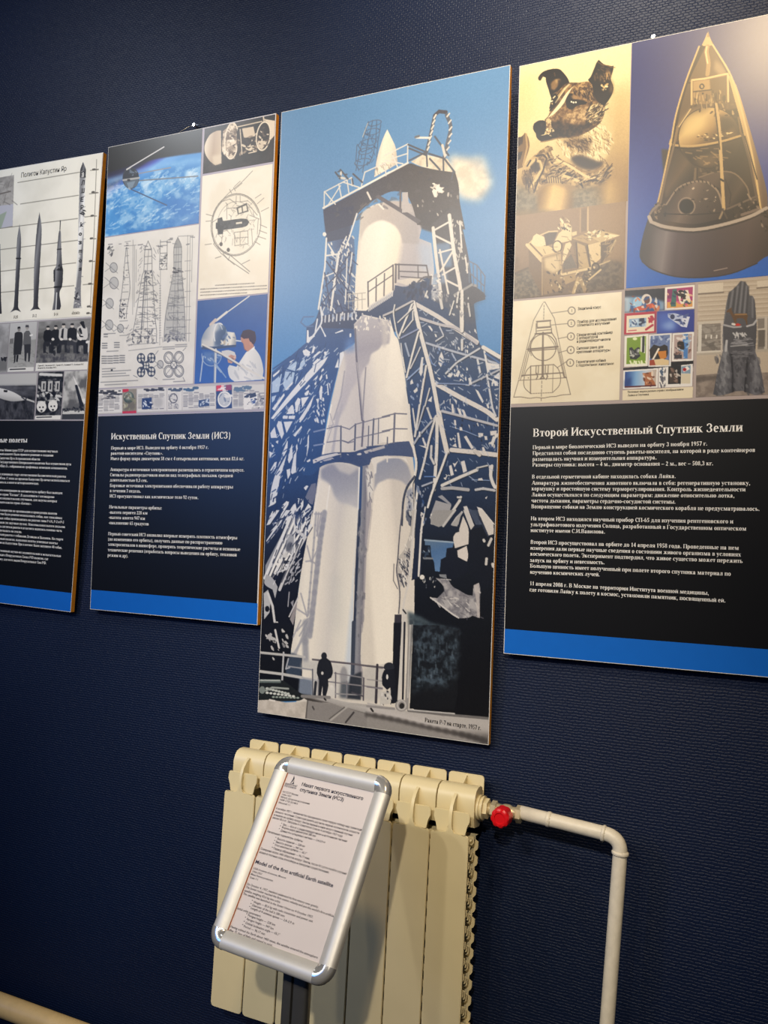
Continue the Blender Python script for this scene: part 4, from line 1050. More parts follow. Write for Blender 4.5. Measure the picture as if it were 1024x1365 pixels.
    for l, w in (((632, 170, 630, 420), 2.2), ((748, 155, 742, 360), 2.4), ((895, 112, 885, 320), 2.2), ((855, 170, 850, 330), 1.4), ((935, 105, 930, 310), 1.2), ((1005, 260, 1003, 320), 1.6)):
        K.line(c5(*l), w, '565a6a')
    for l in ((520, 190, 600, 170, 640, 175, 700, 195, 750, 155), (750, 155, 900, 115, 1024, 88), (520, 300, 630, 285, 690, 300, 750, 265), (750, 265, 880, 238, 1024, 205), (640, 285, 690, 305, 745, 290)):
        K.line(c5(*l), 1.4, '6c6c7a', .9)
    for l, w in (((0, 95, 105, 68, 195, 72), 1.6), ((100, 70, 92, 300), 2.6), ((0, 210, 95, 190, 200, 192), 1.4), ((42, 260, 40, 320), 1.4)): K.line(c6(*l), w, '6c6c78')
    K.dabs(c5(420, 400, 900, 350, 900, 420, 420, 470), 18, 3, ['d8d4ce', '2c3a60'], 54, .9, 0)
    # boosters below the balcony
    B1 = c5(468, 510, 590, 462, 700, 472, 785, 500, 770, 960)+c7(775, 0, 745, 500, 735, 990)+c9(775, 400, 740, 600, 300, 560, 290, 250)+c7(270, 990, 330, 500, 420, 0)+c5(400, 960, 440, 700)
    K.poly(B1, K.grad((400, 780), (472, 790), [(0, 'd8d2c8'), (.1, 'e2dcd0'), (.35, 'dfd8cc'), (.62, 'cbc6c0'), (.75, 'd5d0c6'), (.93, 'dcd7cc'), (1, 'c4cbd2')]))
    K.poly(c5(468, 515, 560, 470, 785, 505, 770, 830, 700, 800, 620, 780, 575, 720, 545, 640, 470, 590), K.grad(c5(620, 520)[0], c5(650, 790)[0], [(0, '8b8c98'), (.6, '9c9da6'), (1, 'b4b3b6')]), .95, 1.0)
    K.poly(c5(570, 470, 700, 475, 780, 505, 700, 560, 620, 530), 'c9c4be', .8, 1.4)
    K.line(c5(780, 505, 770, 960), 2.2, 'e6e3dc')
    for l, w in (((455, 640, 400, 960), 2.2), ((540, 650, 500, 960), 2.4)): K.line(c5(*l), w, 'e6e1d8')
    # lattice shadow thrown on the left booster
    for l, w in (((515, 20, 480, 250, 455, 480, 420, 800, 400, 980), 7.5), ((450, 20, 420, 400, 395, 700, 385, 820), 2.4)): K.line(c7(*l), w, '8f909a', .85, 1.2)
    for l in ((380, 280, 410, 400, 455, 420), (370, 400, 415, 395, 470, 290), (455, 200, 490, 20), (330, 650, 380, 830, 440, 700), (300, 770, 380, 820), (300, 940, 380, 850, 430, 830), (320, 980, 390, 860), (370, 980, 400, 880), (470, 20, 455, 160, 480, 260), (440, 30, 500, 30), (270, 990, 330, 860)):
        K.line(c7(*l), 2.2, '9b9aa2', .85, .6)
    for l in ((330, 250, 400, 60), (300, 270, 400, 110)): K.line(c9(*l), 2.6, '9a9aa2', .8, 1)
    K.line(c9(410, 0, 405, 150, 410, 300), 9, '8e9099', .85, 2)
    K.poly(c7(560, 500, 640, 480, 650, 900, 580, 980), 'b7b8b6', .35, 5)
    # gap between the boosters
    G = c5(788, 495, 850, 480, 870, 700, 880, 960)+c7(880, 0, 845, 300, 830, 700, 810, 990)+c9(860, 0, 850, 300, 870, 400, 850, 620, 760, 600, 770, 400, 785, 0)+c7(740, 990, 752, 500, 778, 0)+c5(775, 960)
    K.poly(G, K.grad((474, 640), (491, 640), [(0, '2c3e62'), (.3, '6a6e7c'), (.55, '8b8b90'), (.85, '74737c'), (1, 'a59fa0')]))
    K.line(c5(796, 500, 780, 960), 3.6, '2d4670'); K.line(c7(790, 0, 765, 500, 745, 990), 3.4, '2c3446'); K.line(c9(795, 0, 785, 400), 5.5, '39404e')
    K.dabs(c7(780, 0, 850, 0, 820, 990, 760, 990), 50, 5, ['9a9898', '55565e', '7b7b82'], 56, .5, 90)
    K.poly(c5(830, 500, 880, 530, 890, 690, 850, 780, 835, 600), 'dcd8d0', .9, .5); K.scribble(c5(830, 500, 900, 530, 890, 800, 830, 800), 16, 1.3, '7c7a80', 7, 80, 57, .9)
    B2 = c5(870, 440, 920, 418, 1024, 412)+c6(0, 412, 130, 410, 190, 440, 230, 560, 190, 660, 160, 960)+c8(165, 0, 130, 400, 140, 880, 110, 1088)+c10(210, 0, 205, 300, 150, 330, 0, 345)+c9(870, 330, 860, 0)+c7(815, 990, 835, 700, 850, 300, 880, 0)+c5(880, 900, 900, 700, 920, 560)
    K.poly(B2, K.grad((490, 780), (536, 776), [(0, 'd2cabd'), (.15, 'e4dccd'), (.6, 'e6decf'), (.85, 'dfd6c8'), (1, 'cfc7bb')]))
    K.poly(c5(920, 470, 1000, 430, 1024, 430)+c6(0, 430, 130, 420, 200, 480, 235, 580, 200, 650, 150, 610, 60, 592, 0, 610)+c5(990, 600, 930, 630, 900, 690, 905, 560), K.grad((520, 612), (525, 645), [(0, '8f93a0'), (1, 'a4a3a8')]), .97, .7)
    K.poly(c5(870, 440, 920, 415, 1024, 412)+c6(0, 412, 190, 425, 210, 470, 150, 430, 0, 430)+c5(960, 430, 920, 460, 915, 545, 895, 560, 890, 470), 'ded8ce'); K.line(c6(40, 412, 40, 455), 2, 'dcd6cc')
    K.line(c7(885, 0, 850, 320), 1.6, 'b9b0aa', .8); K.line(c9(1000, 60, 1000, 300), 12, 'eae2d3', .35, 3)
    # ---- left truss: bright cut-outs in the dark lattice
    tr = [c3(180, 560, 250, 505, 268, 520, 240, 600, 160, 580), c3(285, 520, 318, 480, 325, 530, 270, 590), c3(50, 680, 120, 620, 135, 600, 105, 760, 48, 770), c3(160, 590, 245, 600, 220, 680, 160, 740, 140, 700), c3(250, 620, 265, 640, 240, 700), c3(48, 800, 80, 790, 70, 830, 48, 850)]
    for p in tr: K.poly(p, 'a9bdd6')
    tr = [c3(40, 980, 210, 760, 380, 560, 430, 520, 515, 465, 470, 540, 330, 690, 200, 830, 60, 985), c3(300, 420, 330, 405, 368, 430, 355, 465, 318, 460), c3(375, 445, 392, 380, 410, 390, 395, 435), c3(390, 470, 440, 420, 455, 430, 400, 478), c3(385, 525, 425, 485, 455, 490, 400, 540),
          c3(270, 990, 330, 900, 400, 780, 370, 880, 300, 993), c3(165, 945, 225, 865, 235, 940), c3(240, 850, 265, 808, 285, 820, 270, 920, 245, 930), c3(290, 810, 355, 800, 300, 890), c3(320, 770, 350, 745, 372, 780, 320, 790), c3(322, 740, 355, 700, 365, 710, 335, 742), c3(145, 955, 240, 962, 235, 985, 140, 980), c3(50, 900, 150, 770, 155, 790, 70, 915), c3(160, 740, 225, 670, 225, 690, 165, 750), c3(55, 610, 130, 570, 120, 590, 60, 640), c3(190, 510, 240, 490, 200, 520),
          c3(610, 440, 640, 425, 645, 455, 615, 545, 605, 560), c3(570, 560, 600, 480, 600, 560), c3(450, 590, 475, 560, 480, 580, 455, 600), c3(440, 650, 465, 610, 465, 640, 445, 680), c3(495, 620, 505, 615, 510, 650, 498, 655), c3(385, 670, 430, 620, 420, 650), c3(400, 690, 420, 670, 410, 725), c3(440, 760, 455, 705, 468, 720, 460, 830, 445, 820), c3(505, 700, 512, 690, 520, 785, 510, 790), c3(520, 690, 530, 690, 532, 750), c3(415, 820, 440, 815, 430, 865), c3(335, 355, 340, 250, 352, 250, 355, 310, 400, 285, 405, 300, 345, 350), c3(480, 290, 492, 285, 498, 300, 485, 305), c3(570, 272, 635, 245, 640, 258, 575, 278), c3(690, 280, 705, 275, 705, 305, 692, 310),
          c3(480, 430, 500, 425, 500, 450, 482, 455)]
    for p in tr: K.poly(p, 'd9dbe0')
    for l, w in (((452, 60, 462, 170, 430, 240, 350, 350), 2.4), ((450, 215, 492, 300), 1.8), ((425, 160, 405, 280), 2.2)): K.line(c3(*l), w, 'd3d6dc')
    for l in ((60, 570, 200, 470), (50, 620, 300, 420)): K.line(c3(*l), 2.2, '2a4c7c')
    for l in ((285, 500, 230, 700), (140, 590, 110, 790), (50, 775, 110, 765), (160, 570, 240, 595), (260, 520, 225, 690)): K.line(c3(*l), 1.8, '224474')
    K.dabs(c3(410, 800, 480, 790, 490, 960, 400, 960), 20, 2.2, ['d5d8de', 'c3c9d4'], 61, .95, 80)
    K.scribble(c3(330, 400, 520, 440, 430, 560, 250, 600), 16, 1.6, 'c9d2df', 4, -45, 62, .9, 15)
    tr = [c5(185, 65, 235, 0, 250, 0, 245, 60), c5(265, 0, 305, 0, 300, 45, 280, 55), c5(295, 135, 370, 0, 395, 0, 330, 110, 305, 140), c5(165, 90, 265, 85, 260, 108, 165, 110), c5(172, 135, 245, 130, 195, 225), c5(115, 165, 130, 128, 155, 135, 175, 230, 155, 275), c5(65, 225, 100, 175, 118, 262, 70, 265), c5(100, 290, 130, 285, 125, 312), c5(65, 300, 95, 330, 80, 340), c5(250, 245, 315, 165, 320, 180, 265, 255), c5(55, 370, 85, 385, 60, 430), c5(60, 530, 100, 460, 118, 455, 105, 510), c5(150, 420, 205, 275, 195, 400, 140, 600, 120, 720, 60, 810, 75, 660), c5(225, 350, 240, 310, 245, 420, 215, 470, 205, 440), c5(230, 540, 255, 400, 275, 370, 270, 540, 240, 555), c5(365, 260, 375, 230, 375, 330, 355, 420), c5(330, 520, 345, 500, 335, 535), c5(270, 330, 280, 310, 285, 350, 275, 380), c5(195, 520, 225, 510, 225, 560, 205, 595), c5(332, 665, 355, 645, 372, 650, 350, 685), c5(355, 450, 385, 430, 385, 450, 365, 460), c5(285, 280, 298, 260, 290, 305), c5(235, 235, 255, 195, 250, 225)]
    for p in tr: K.poly(p, 'd2d5dc')
    K.dabs(c5(405, 40, 500, 20, 500, 180, 460, 190, 400, 110), 18, 2.4, ['d8dae0', 'b9c6da'], 63, .95, 80)
    K.scribble(c5(60, 300, 160, 300, 200, 640, 60, 760), 30, 1.8, '223c6e', 8, -55, 64, .85, 30)
    for l in ((415, 215, 500, 195), (415, 325, 495, 312)): K.line(c5(*l), 2.0, '7a86a6')
    K.line(c5(60, 440, 350, 110), 2.6, '203f70'); K.line(c5(50, 650, 230, 320), 2.4, '1d3864')
    K.poly(c5(345, 740, 395, 635, 430, 625, 435, 700, 405, 800, 380, 790), '6f7182', .95)
    tr = [c5(80, 955, 150, 860, 215, 770, 210, 800, 120, 950), c5(150, 815, 195, 770, 215, 780, 160, 830), c5(230, 830, 265, 780, 280, 850, 250, 950, 170, 955), c5(285, 750, 300, 750, 290, 800), c5(310, 755, 330, 750, 330, 810, 310, 850), c5(325, 870, 370, 790, 395, 820, 330, 900), c5(40, 955, 60, 890, 95, 830, 70, 920), c5(45, 820, 110, 740, 110, 790)]
    for p in tr: K.poly(p, 'd6d7da')
    K.scribble(c5(50, 720, 380, 740, 380, 955, 50, 955), 30, 1.8, '1c2a4c', 9, -60, 65, .9, 35)
    # lower left: gangways and machinery
    K.poly(c7(55, 430, 250, 60, 330, 40, 290, 200, 130, 420, 50, 560), '8d9098')
    for k, (a, b) in enumerate(((55, 70), (95, 60), (135, 58), (175, 66), (215, 80))):
        K.line(c7(a-5, 440-20*k+90, a+190, b+10*k), 3.2 if k % 2 else 4.4, ('dadadb', 'e6e4e0')[k % 2])
        K.line(c7(a+10, 450-20*k+90, a+205, b+14*k), 1.5, '4a4d5a')
    for p in (c7(60, 240, 130, 130, 215, 0, 250, 0, 150, 160, 70, 260), c7(60, 120, 110, 30, 140, 0, 165, 0, 90, 110), c7(90, 170, 160, 90, 150, 130)): K.poly(p, 'd0d2d8')
    for l in ((110, 120, 190, 0), (60, 260, 250, 10), (140, 90, 260, 30, 300, 120), (300, 0, 280, 120), (350, 0, 320, 110)): K.line(c7(*l), 2.0, '23304f')
    K.scribble(c7(250, 0, 400, 0, 380, 200, 280, 160), 22, 1.8, 'd5d6da', 7, -60, 66, .95, 30); K.scribble(c7(250, 0, 410, 0, 380, 250, 270, 160), 14, 2.0, '2c3a5c', 8, -65, 67, .9, 30)
    K.poly(c7(215, 190, 285, 185, 275, 330, 215, 345), '9a9ca2'); K.disc(*c7(240, 285)[0], 4.0, 6.5, '5a5d66', 1, .5, 20)
    K.line(c7(290, 155, 365, 210, 250, 420, 165, 620), 4.2, 'c2c2c4'); K.line(c7(310, 270, 180, 560), 2.2, '55565e'); K.line(c7(280, 60, 282, 330), 2, 'dad9d8'); K.line(c7(345, 230, 200, 590), 1.6, '3b3c44')
    K.dabs(c7(150, 340, 270, 330, 230, 480, 130, 500), 16, 5, ['e2e0dc', 'c9c8c6', '20222a'], 68, .95)
    K.poly(c7(60, 500, 110, 530, 150, 600, 130, 690, 110, 620, 60, 590, 45, 560), 'a7a8ac'); K.poly(c7(40, 650, 75, 620, 95, 700, 85, 800, 45, 850), 'b4b4b6'); K.disc(*c7(68, 770)[0], 3.0, 4.0, '121218')
    K.line(c7(75, 650, 110, 750, 130, 900), 3.6, 'c9c8c8'); K.line(c7(30, 935, 110, 910, 145, 880), 4, 'cfcdca'); K.line(c7(125, 930, 135, 970), 2.6, 'd9d6d2'); K.line(c7(130, 490, 220, 460, 260, 370), 2.2, 'c6c6c8')
    K.scribble(c7(220, 430, 330, 380, 300, 600, 200, 620), 24, 1.8, 'b2b3ba', 6, -60, 69, .9, 30)
    K.line(c7(240, 640, 230, 750), 1.6, '9c9ca4'); K.poly(c7(245, 850, 300, 700, 300, 760, 270, 900), 'b0a8a8', .8); K.line(c7(240, 830, 310, 680), 2, 'c2bfc0'); K.poly(c7(250, 720, 275, 700, 270, 760), '8b8a92')
    # ---- right truss
    for l, w, c in (((270, 95, 440, 190, 560, 270, 760, 400), 5.2, 'cbc5c0'), ((295, 205, 470, 260, 600, 290, 760, 410), 3.4, 'b3afb2'), ((350, 405, 560, 470, 740, 520, 940, 575), 2.6, 'aab0be'), ((250, 80, 290, 260, 345, 470, 380, 600, 410, 740, 450, 960, 462, 1024), 5.0, 'd8d3cc'),
                    ((240, 90, 135, 350), 2.6, 'd8d4cc'), ((245, 150, 245, 220, 165, 320), 1.8, 'cfccc8'), ((10, 185, 90, 150, 240, 70), 2.6, 'b6b2b2'), ((125, 240, 240, 130), 1.8, 'cfcbc6'), ((150, 365, 285, 295), 2.0, '8590b0'), ((290, 320, 240, 500, 195, 680), 2.6, 'd9d5ce'), ((305, 440, 260, 540, 225, 610), 1.8, 'c4c2c2'), ((200, 700, 335, 575), 1.8, '8fa3c6'), ((352, 590, 320, 780, 285, 1020), 2.8, 'd4d0ca'), ((380, 770, 340, 920, 310, 1010), 1.8, 'c9c6c2'),
                    ((100, 100, 90, 170, 115, 320, 135, 370), 1.8, 'cfccc6'), ((640, -10, 640, 120, 642, 260, 640, 310), 4.0, 'd6d1c8'), ((640, 380, 640, 460), 3.0, 'c9c6c2'), ((575, 70, 540, 180), 1.8, 'd0ccc4'), ((610, 0, 600, 80), 2.4, 'cfcbc4'), ((345, 30, 360, -10), 2, 'd4d0c8'), ((460, 20, 480, 125), 3.6, 'c6c2bc'), ((690, 90, 705, 190), 2.2, 'bdbab6'),
                    ((510, 650, 600, 560, 780, 450), 2.4, 'c2c4c8'), ((460, 275, 490, 340), 1.8, 'b6b9c2'), ((430, 390, 490, 350), 1.8, 'bfc0c4'), ((560, 490, 590, 545), 2, '9fabc2'), ((380, 520, 400, 570, 430, 590), 1.6, '6c86b4'),
                    ((435, 735, 640, 850, 830, 950, 920, 1020), 5.6, 'd4cfca'), ((480, 950, 620, 990, 730, 1022), 2.8, 'a9acb8'), ((440, 730, 620, 735, 780, 750), 1.6, '7a8cb2'), ((700, 735, 880, 650, 940, 620), 2.4, 'a6aab4'), ((820, 470, 850, 640), 2.6, 'd2d2d2'), ((810, 440, 945, 520), 4.6, 'd6d2cc'), ((830, 490, 940, 565), 2.0, '46689c'), ((765, 540, 785, 640), 2.6, 'c9cacc'), ((840, 660, 885, 930, 910, 990), 2.4, 'c4c6cc'), ((850, 690, 920, 720), 1.8, 'bcc3d0'), ((150, 410, 170, 590), 1.8, 'c0c0c2'), ((185, 410, 215, 510), 2.4, '9aa6ba'), ((185, 760, 205, 900, 225, 1020), 1.8, 'e2ded6'), ((165, 520, 185, 640), 1.6, 'd8d4cc')):
        K.line([(x+.9, y+1.1) for x, y in c4(*l)], w, '141c2c', .75); K.line(c4(*l), w, c)
    tr = [c4(365, 265, 385, 270, 405, 300, 400, 315, 380, 290), c4(455, 520, 475, 475, 492, 520, 490, 560, 470, 600, 450, 570), c4(520, 670, 560, 640, 570, 655, 545, 690), c4(585, 670, 610, 620, 625, 640, 610, 680), c4(225, 715, 240, 695, 250, 730, 225, 740), c4(295, 640, 315, 520, 330, 520, 325, 640, 310, 675), c4(745, 775, 770, 790, 815, 870, 805, 890, 770, 830), c4(870, 750, 890, 690, 935, 750), c4(890, 680, 940, 640, 940, 700), c4(830, 560, 940, 580, 940, 610, 850, 625), c4(905, 825, 925, 815, 920, 840), c4(555, 890, 570, 900, 580, 970, 560, 965), c4(600, 930, 625, 935, 640, 985, 625, 985), c4(640, 940, 660, 950, 680, 1000, 660, 1000), c4(355, 925, 370, 920, 400, 1010, 385, 1020), c4(540, 860, 550, 850, 545, 910), c4(490, 870, 500, 865, 498, 900), c4(365, 870, 400, 830, 395, 880), c4(690, 690, 710, 680, 720, 740, 700, 740), c4(440, 680, 470, 690, 460, 705), c4(415, 630, 440, 645, 430, 655), c4(835, 900, 850, 890, 860, 930, 845, 930), c4(250, 790, 280, 760, 285, 790, 260, 810), c4(420, 330, 435, 340, 440, 360, 425, 355), c4(625, 690, 640, 700, 620, 715), c4(575, 850, 600, 870, 595, 900)]
    for p in tr: K.poly(p, 'd4d2d0')
    K.dabs(c4(560, 310, 760, 300, 760, 420, 680, 480, 560, 470), 26, 2.6, ['d8d6d2', 'aab0bc'], 71, .95, 70)
    K.dabs(c4(520, 590, 680, 580, 720, 700, 540, 690), 22, 2.8, ['d4d4d4', '9fabc2'], 72, .95, 75)
    K.dabs(c4(540, 30, 700, 20, 700, 190, 540, 190), 26, 2.4, ['d0ccc6', '8e8c8e'], 73, .95, 80)
    K.dabs(c4(330, 0, 560, 0, 540, 60, 340, 40), 16, 2.6, ['cfcbc4', '77757a'], 74, .9, 80)
    K.dabs(c4(420, 440, 540, 430, 540, 620, 440, 610), 12, 2.0, ['cfd0d2', '7d94be'], 75, .9, 80)
    K.dabs(c4(200, 640, 330, 620, 320, 960, 230, 950), 18, 2.6, ['8fa0c2', 'b4bac8', '24406e'], 76, .85, 75)
    K.dabs(c4(800, 640, 930, 640, 920, 980, 830, 960), 24, 2.6, ['c9ccd4', '24426e'], 77, .9, 70)
    K.dabs(c4(480, 780, 660, 760, 700, 940, 500, 930), 12, 2.0, ['c0c6d2', '1f3a66'], 78, .9, 75)
    K.scribble(c4(330, 480, 760, 560, 900, 900, 480, 720), 24, 1.4, '244270', 10, 30, 79, .8, 40)
    for l, w, c in (((212, 0, 225, 170, 250, 340, 272, 460, 262, 560, 235, 640, 250, 960), 3.2, 'dcd7ce'), ((258, 570, 195, 660, 165, 780, 155, 960), 1.8, '3c4150'), ((245, 30, 265, 180), 2.0, 'cfccc8'), ((300, 0, 262, 250), 2.8, 'd0cdc8'), ((335, 10, 280, 200), 1.8, 'b9bac0'), ((440, 80, 300, 240, 255, 310), 2.6, 'a8acb6'), ((430, 90, 380, 260, 340, 440, 300, 590), 2.8, 'd2cec8'), ((360, 25, 395, 110), 2.2, 'c9c7c4'), ((440, 110, 438, 300, 430, 480, 415, 680), 4.2, 'd6d2cc'), ((455, 60, 480, 200, 520, 380), 6.2, 'd4cfc8'), ((520, 380, 470, 520, 400, 700, 365, 820), 2.8, 'd8d4cd'), ((480, 50, 640, 90, 920, 165), 3.0, 'b4b4ba'), ((555, 360, 740, 378, 915, 400), 5.4, 'd2ccc6'), ((740, 365, 780, 400), 4.6, 'c6c0ba'), ((480, 645, 620, 580, 760, 520), 3.8, 'd0ccc6'), ((760, 505, 845, 485), 1.8, 'c2c0bc'), ((480, 670, 560, 665, 690, 680), 4.0, 'a7a6a8'), ((750, 680, 810, 670, 900, 685), 3.0, 'b9b9bc'), ((545, 170, 680, 215, 790, 260), 1.0, '8398c0'), ((720, 600, 860, 605), 1.0, '8398c0'), ((340, 575, 420, 575), 1.4, '5f7fb6'), ((320, 650, 400, 620), 2.2, 'a6abb8'), ((630, 740, 620, 770, 490, 960), 3.4, 'cbc7c2'), ((605, 740, 630, 742), 2.4, 'c6c3be'), ((640, 860, 570, 960), 2.6, 'b9b8ba'), ((875, 330, 900, 260, 925, 240), 4, 'd4d2ce'), ((880, 490, 870, 560, 885, 620, 905, 660), 3.8, 'd2d0cc'), ((285, 660, 265, 820, 255, 960), 3.0, 'd9d5cd'), ((345, 820, 320, 960), 2.0, 'cbc9c6'), ((300, 220, 300, 250), 2.4, 'd4d2d0'), ((395, 330, 390, 420, 415, 470), 3, 'c4c2c0')):
        K.line([(x+.9, y+1.1) for x, y in c6(*l)], w, '10161f', .75); K.line(c6(*l), w, c)
    tr = [c6(320, 265, 330, 260, 355, 320, 345, 340, 325, 290), c6(290, 322, 350, 330, 355, 350), c6(600, 225, 615, 220, 635, 345, 615, 345), c6(655, 255, 675, 245, 735, 345, 715, 355), c6(560, 330, 590, 305, 600, 340), c6(575, 120, 590, 120, 595, 165, 578, 160), c6(620, 175, 640, 180, 645, 205, 622, 205), c6(690, 155, 700, 160, 705, 200), c6(770, 225, 810, 225, 810, 250, 775, 260), c6(820, 250, 840, 250, 845, 280, 825, 280), c6(865, 210, 920, 205, 915, 240, 870, 245), c6(800, 340, 815, 335, 830, 370, 805, 370), c6(555, 0, 570, 0, 578, 60, 560, 65), c6(600, 20, 612, 25, 635, 85, 622, 85), c6(640, 35, 655, 40, 672, 95, 655, 95), c6(535, 490, 555, 480, 575, 560, 550, 570), c6(565, 465, 585, 470, 610, 445, 580, 500), c6(630, 455, 660, 445, 680, 530, 650, 545), c6(580, 530, 590, 510, 598, 532), c6(770, 590, 800, 585, 810, 605, 770, 605), c6(855, 485, 885, 480, 880, 560, 860, 560), c6(825, 745, 845, 730, 835, 755), c6(495, 120, 510, 110, 500, 125)]
    for p in tr: K.poly(p, 'd2cecb')
    K.poly(c6(430, 765, 555, 800, 540, 860, 500, 960, 390, 960, 385, 890), '9b9a9c'); K.poly(c6(445, 735, 480, 722, 555, 795, 545, 805), '8f9096'); K.dabs(c6(385, 880, 420, 880, 420, 955, 390, 955), 10, 3, ['dad6d0', 'b4b2b2'], 81)
    K.poly(c6(650, 815, 680, 810, 735, 960, 700, 960), 'c9c5c1'); K.poly(c6(758, 815, 800, 830, 905, 960, 830, 960), 'd6d1cb'); K.poly(c6(550, 960, 590, 900, 640, 850, 610, 960), 'b6b4b4'); K.poly(c6(690, 830, 740, 850, 800, 960, 750, 960), '4d566c', .9)
    K.dabs(c6(500, 560, 540, 560, 540, 590, 500, 600), 6, 2, 'd2d0cc', 82); K.dabs(c6(540, 230, 600, 230, 600, 300, 550, 300), 8, 2, 'd0cecc', 83)
    K.dabs(c6(270, 660, 370, 660, 350, 950, 280, 950), 22, 3.4, ['2f4a78', '6d7c98', '9aa0ac', '16203a'], 84, .85, 85)
    K.poly(c6(195, 690, 240, 660, 245, 900, 215, 960, 195, 860), '8a8f9c', .85, .5); K.dabs(c6(190, 700, 245, 680, 245, 950, 180, 950), 16, 4, ['c6c2bc', '4a5266', '2a3246'], 85, .9, 80)
    K.dabs(c6(850, 280, 920, 250, 915, 360, 860, 380), 12, 3, ['d2d0cc', '2a4474'], 86, .9, 100)
    K.scribble(c4(260, 110, 760, 420, 930, 600, 930, 990, 480, 990, 350, 500), 60, 1.0, 'b4bccb', 6, 50, 401, .8, 50); K.scribble(c4(260, 110, 760, 420, 930, 600, 930, 990, 480, 990, 350, 500), 34, 1.2, 'b9bec8', 6, -40, 402, .8, 30)
    K.scribble(c6(280, 20, 900, 60, 900, 640, 480, 640, 300, 560), 46, 1.0, 'a9b3c6', 6, 60, 403, .75, 50); K.dabs(c6(500, 60, 900, 120, 900, 340, 540, 330), 22, 2.2, ['d6d2cc', '0f1728'], 404, .9, 80)
    K.scribble(c3(50, 620, 330, 370, 600, 420, 540, 700, 350, 993, 50, 993), 60, 1.0, 'cdd6e4', 6, -50, 405, .8, 18); K.scribble(c3(50, 620, 330, 370, 500, 420, 400, 993, 50, 993), 40, 1.2, '1f3760', 9, -62, 406, .8, 30)
    K.scribble(c5(60, 20, 480, 20, 420, 400, 200, 700, 60, 940), 60, 1.0, 'cdd3de', 6, -58, 407, .8, 22); K.scribble(c7(60, 20, 400, 20, 320, 400, 100, 600), 40, 1.2, 'd2d3d8', 8, -62, 408, .8, 14); K.scribble(c7(60, 20, 400, 20, 320, 400, 100, 600), 30, 1.2, '1a2136', 9, -64, 409, .8, 14)
    # ---- lower right: dark service tower
    K.poly(c8(205, 0, 255, 0, 245, 150, 200, 60), '60646e'); K.dabs(c8(205, 0, 300, 0, 250, 160), 12, 4, ['c9c5be', '2a3040'], 87, .9, 80)
    K.poly(c8(255, 0, 290, 0, 278, 160, 250, 350, 240, 560, 150, 660, 125, 560, 130, 420, 190, 330, 240, 170), 'b4aea6'); K.scribble(c8(130, 420, 250, 300, 230, 600, 150, 640), 34, 1.8, '3a3c46', 8, 70, 88, .9, 35); K.scribble(c8(140, 380, 250, 180, 230, 560, 150, 620), 22, 1.4, 'dcd7ce', 8, 75, 89, .9, 25)
    K.line(c8(172, 0, 150, 180, 132, 420, 122, 520, 150, 700, 140, 880), 1.6, '54525a'); K.line(c8(100, 460, 95, 600, 130, 670), 1.2, '6f6b6c'); K.line(c8(285, 0, 262, 200, 225, 600, 180, 820, 175, 1085), 2.6, 'cac5be')
    for p in (c8(295, 0, 340, 0, 330, 560, 300, 580, 250, 600, 275, 300), ): K.poly(p, '1a2134')
    K.line(c8(345, 65, 330, 200, 310, 560), 2.6, 'd4cfc8'); K.dabs(c8(330, 0, 365, 0, 350, 220, 330, 220), 9, 2.6, 'd0ccc6', 90, .95, 85)
    K.poly(c8(410, 70, 440, 0, 610, 0, 520, 130, 480, 145, 420, 120), '94928f'); K.line(c8(620, 0, 520, 135), 3, 'b9b6b2')
    K.poly(c8(585, 130, 680, 10, 640, 140), 'a3a19e'); K.poly(c8(660, 150, 690, 50, 735, 160, 735, 290, 620, 325, 605, 240, 625, 195, 655, 185), 'cdc6be'); K.poly(c8(640, 345, 720, 305, 735, 390, 722, 440, 645, 400), 'd0c8c0')
    K.poly(c8(690, 0, 720, 0, 785, 130, 755, 170), 'c3bfba'); K.poly(c8(815, 0, 860, 0, 950, 130, 950, 205, 890, 220, 850, 110), 'cbc5be'); K.line(c8(830, 60, 900, 220), 2.4, '2a3040'); K.poly(c8(750, 0, 815, 0, 830, 130, 790, 110), '3c4658', .9)
    K.poly(c8(745, 170, 850, 140, 900, 230, 945, 220, 945, 640, 830, 700, 740, 500, 730, 400, 740, 290), '0e1119')
    K.poly(c8(362, 252, 610, 272, 600, 320, 550, 330, 540, 400, 500, 420, 490, 525, 450, 520, 440, 440, 420, 400, 410, 300, 365, 300), K.grad(c8(400, 260)[0], c8(480, 520)[0], [(0, '5a7088'), (.4, '4a6a92'), (1, '5c7ca4')])); K.line(c8(362, 255, 605, 275), 2.0, '8fa0b0')
    K.poly(c8(550, 325, 600, 318, 640, 400, 725, 440, 740, 520, 600, 600, 500, 520, 500, 430, 545, 400), '10131c')
    K.poly(c8(345, 400, 430, 405, 435, 420, 350, 420), '75797e'); K.dabs(c8(345, 330, 410, 330, 410, 400, 345, 400), 8, 3.4, ['8d9aa8', '2c3a4c'], 91, .9); K.disc(*c8(340, 572)[0], 3.2, 3.2, 'd9d4cc'); K.dabs(c8(340, 600, 460, 560, 450, 680, 350, 660), 12, 2.6, ['b4b2ae', '5a5e66'], 92, .9, 110)
    for l in ((905, 300, 930, 245), (865, 255, 870, 265), (885, 460, 890, 415), (940, 460, 945, 480)): K.line(c8(*l), 3.2, 'c6c2bc')
    K.poly(c8(485, 548, 545, 548, 550, 585, 490, 568), '7d8084')
    deb = c8(455, 580, 560, 590, 600, 650, 650, 680, 720, 720, 770, 730, 780, 640, 825, 620, 835, 670, 830, 920, 770, 900, 740, 915, 650, 920, 580, 880, 500, 820, 412, 745, 470, 750, 500, 720, 530, 690, 515, 640)
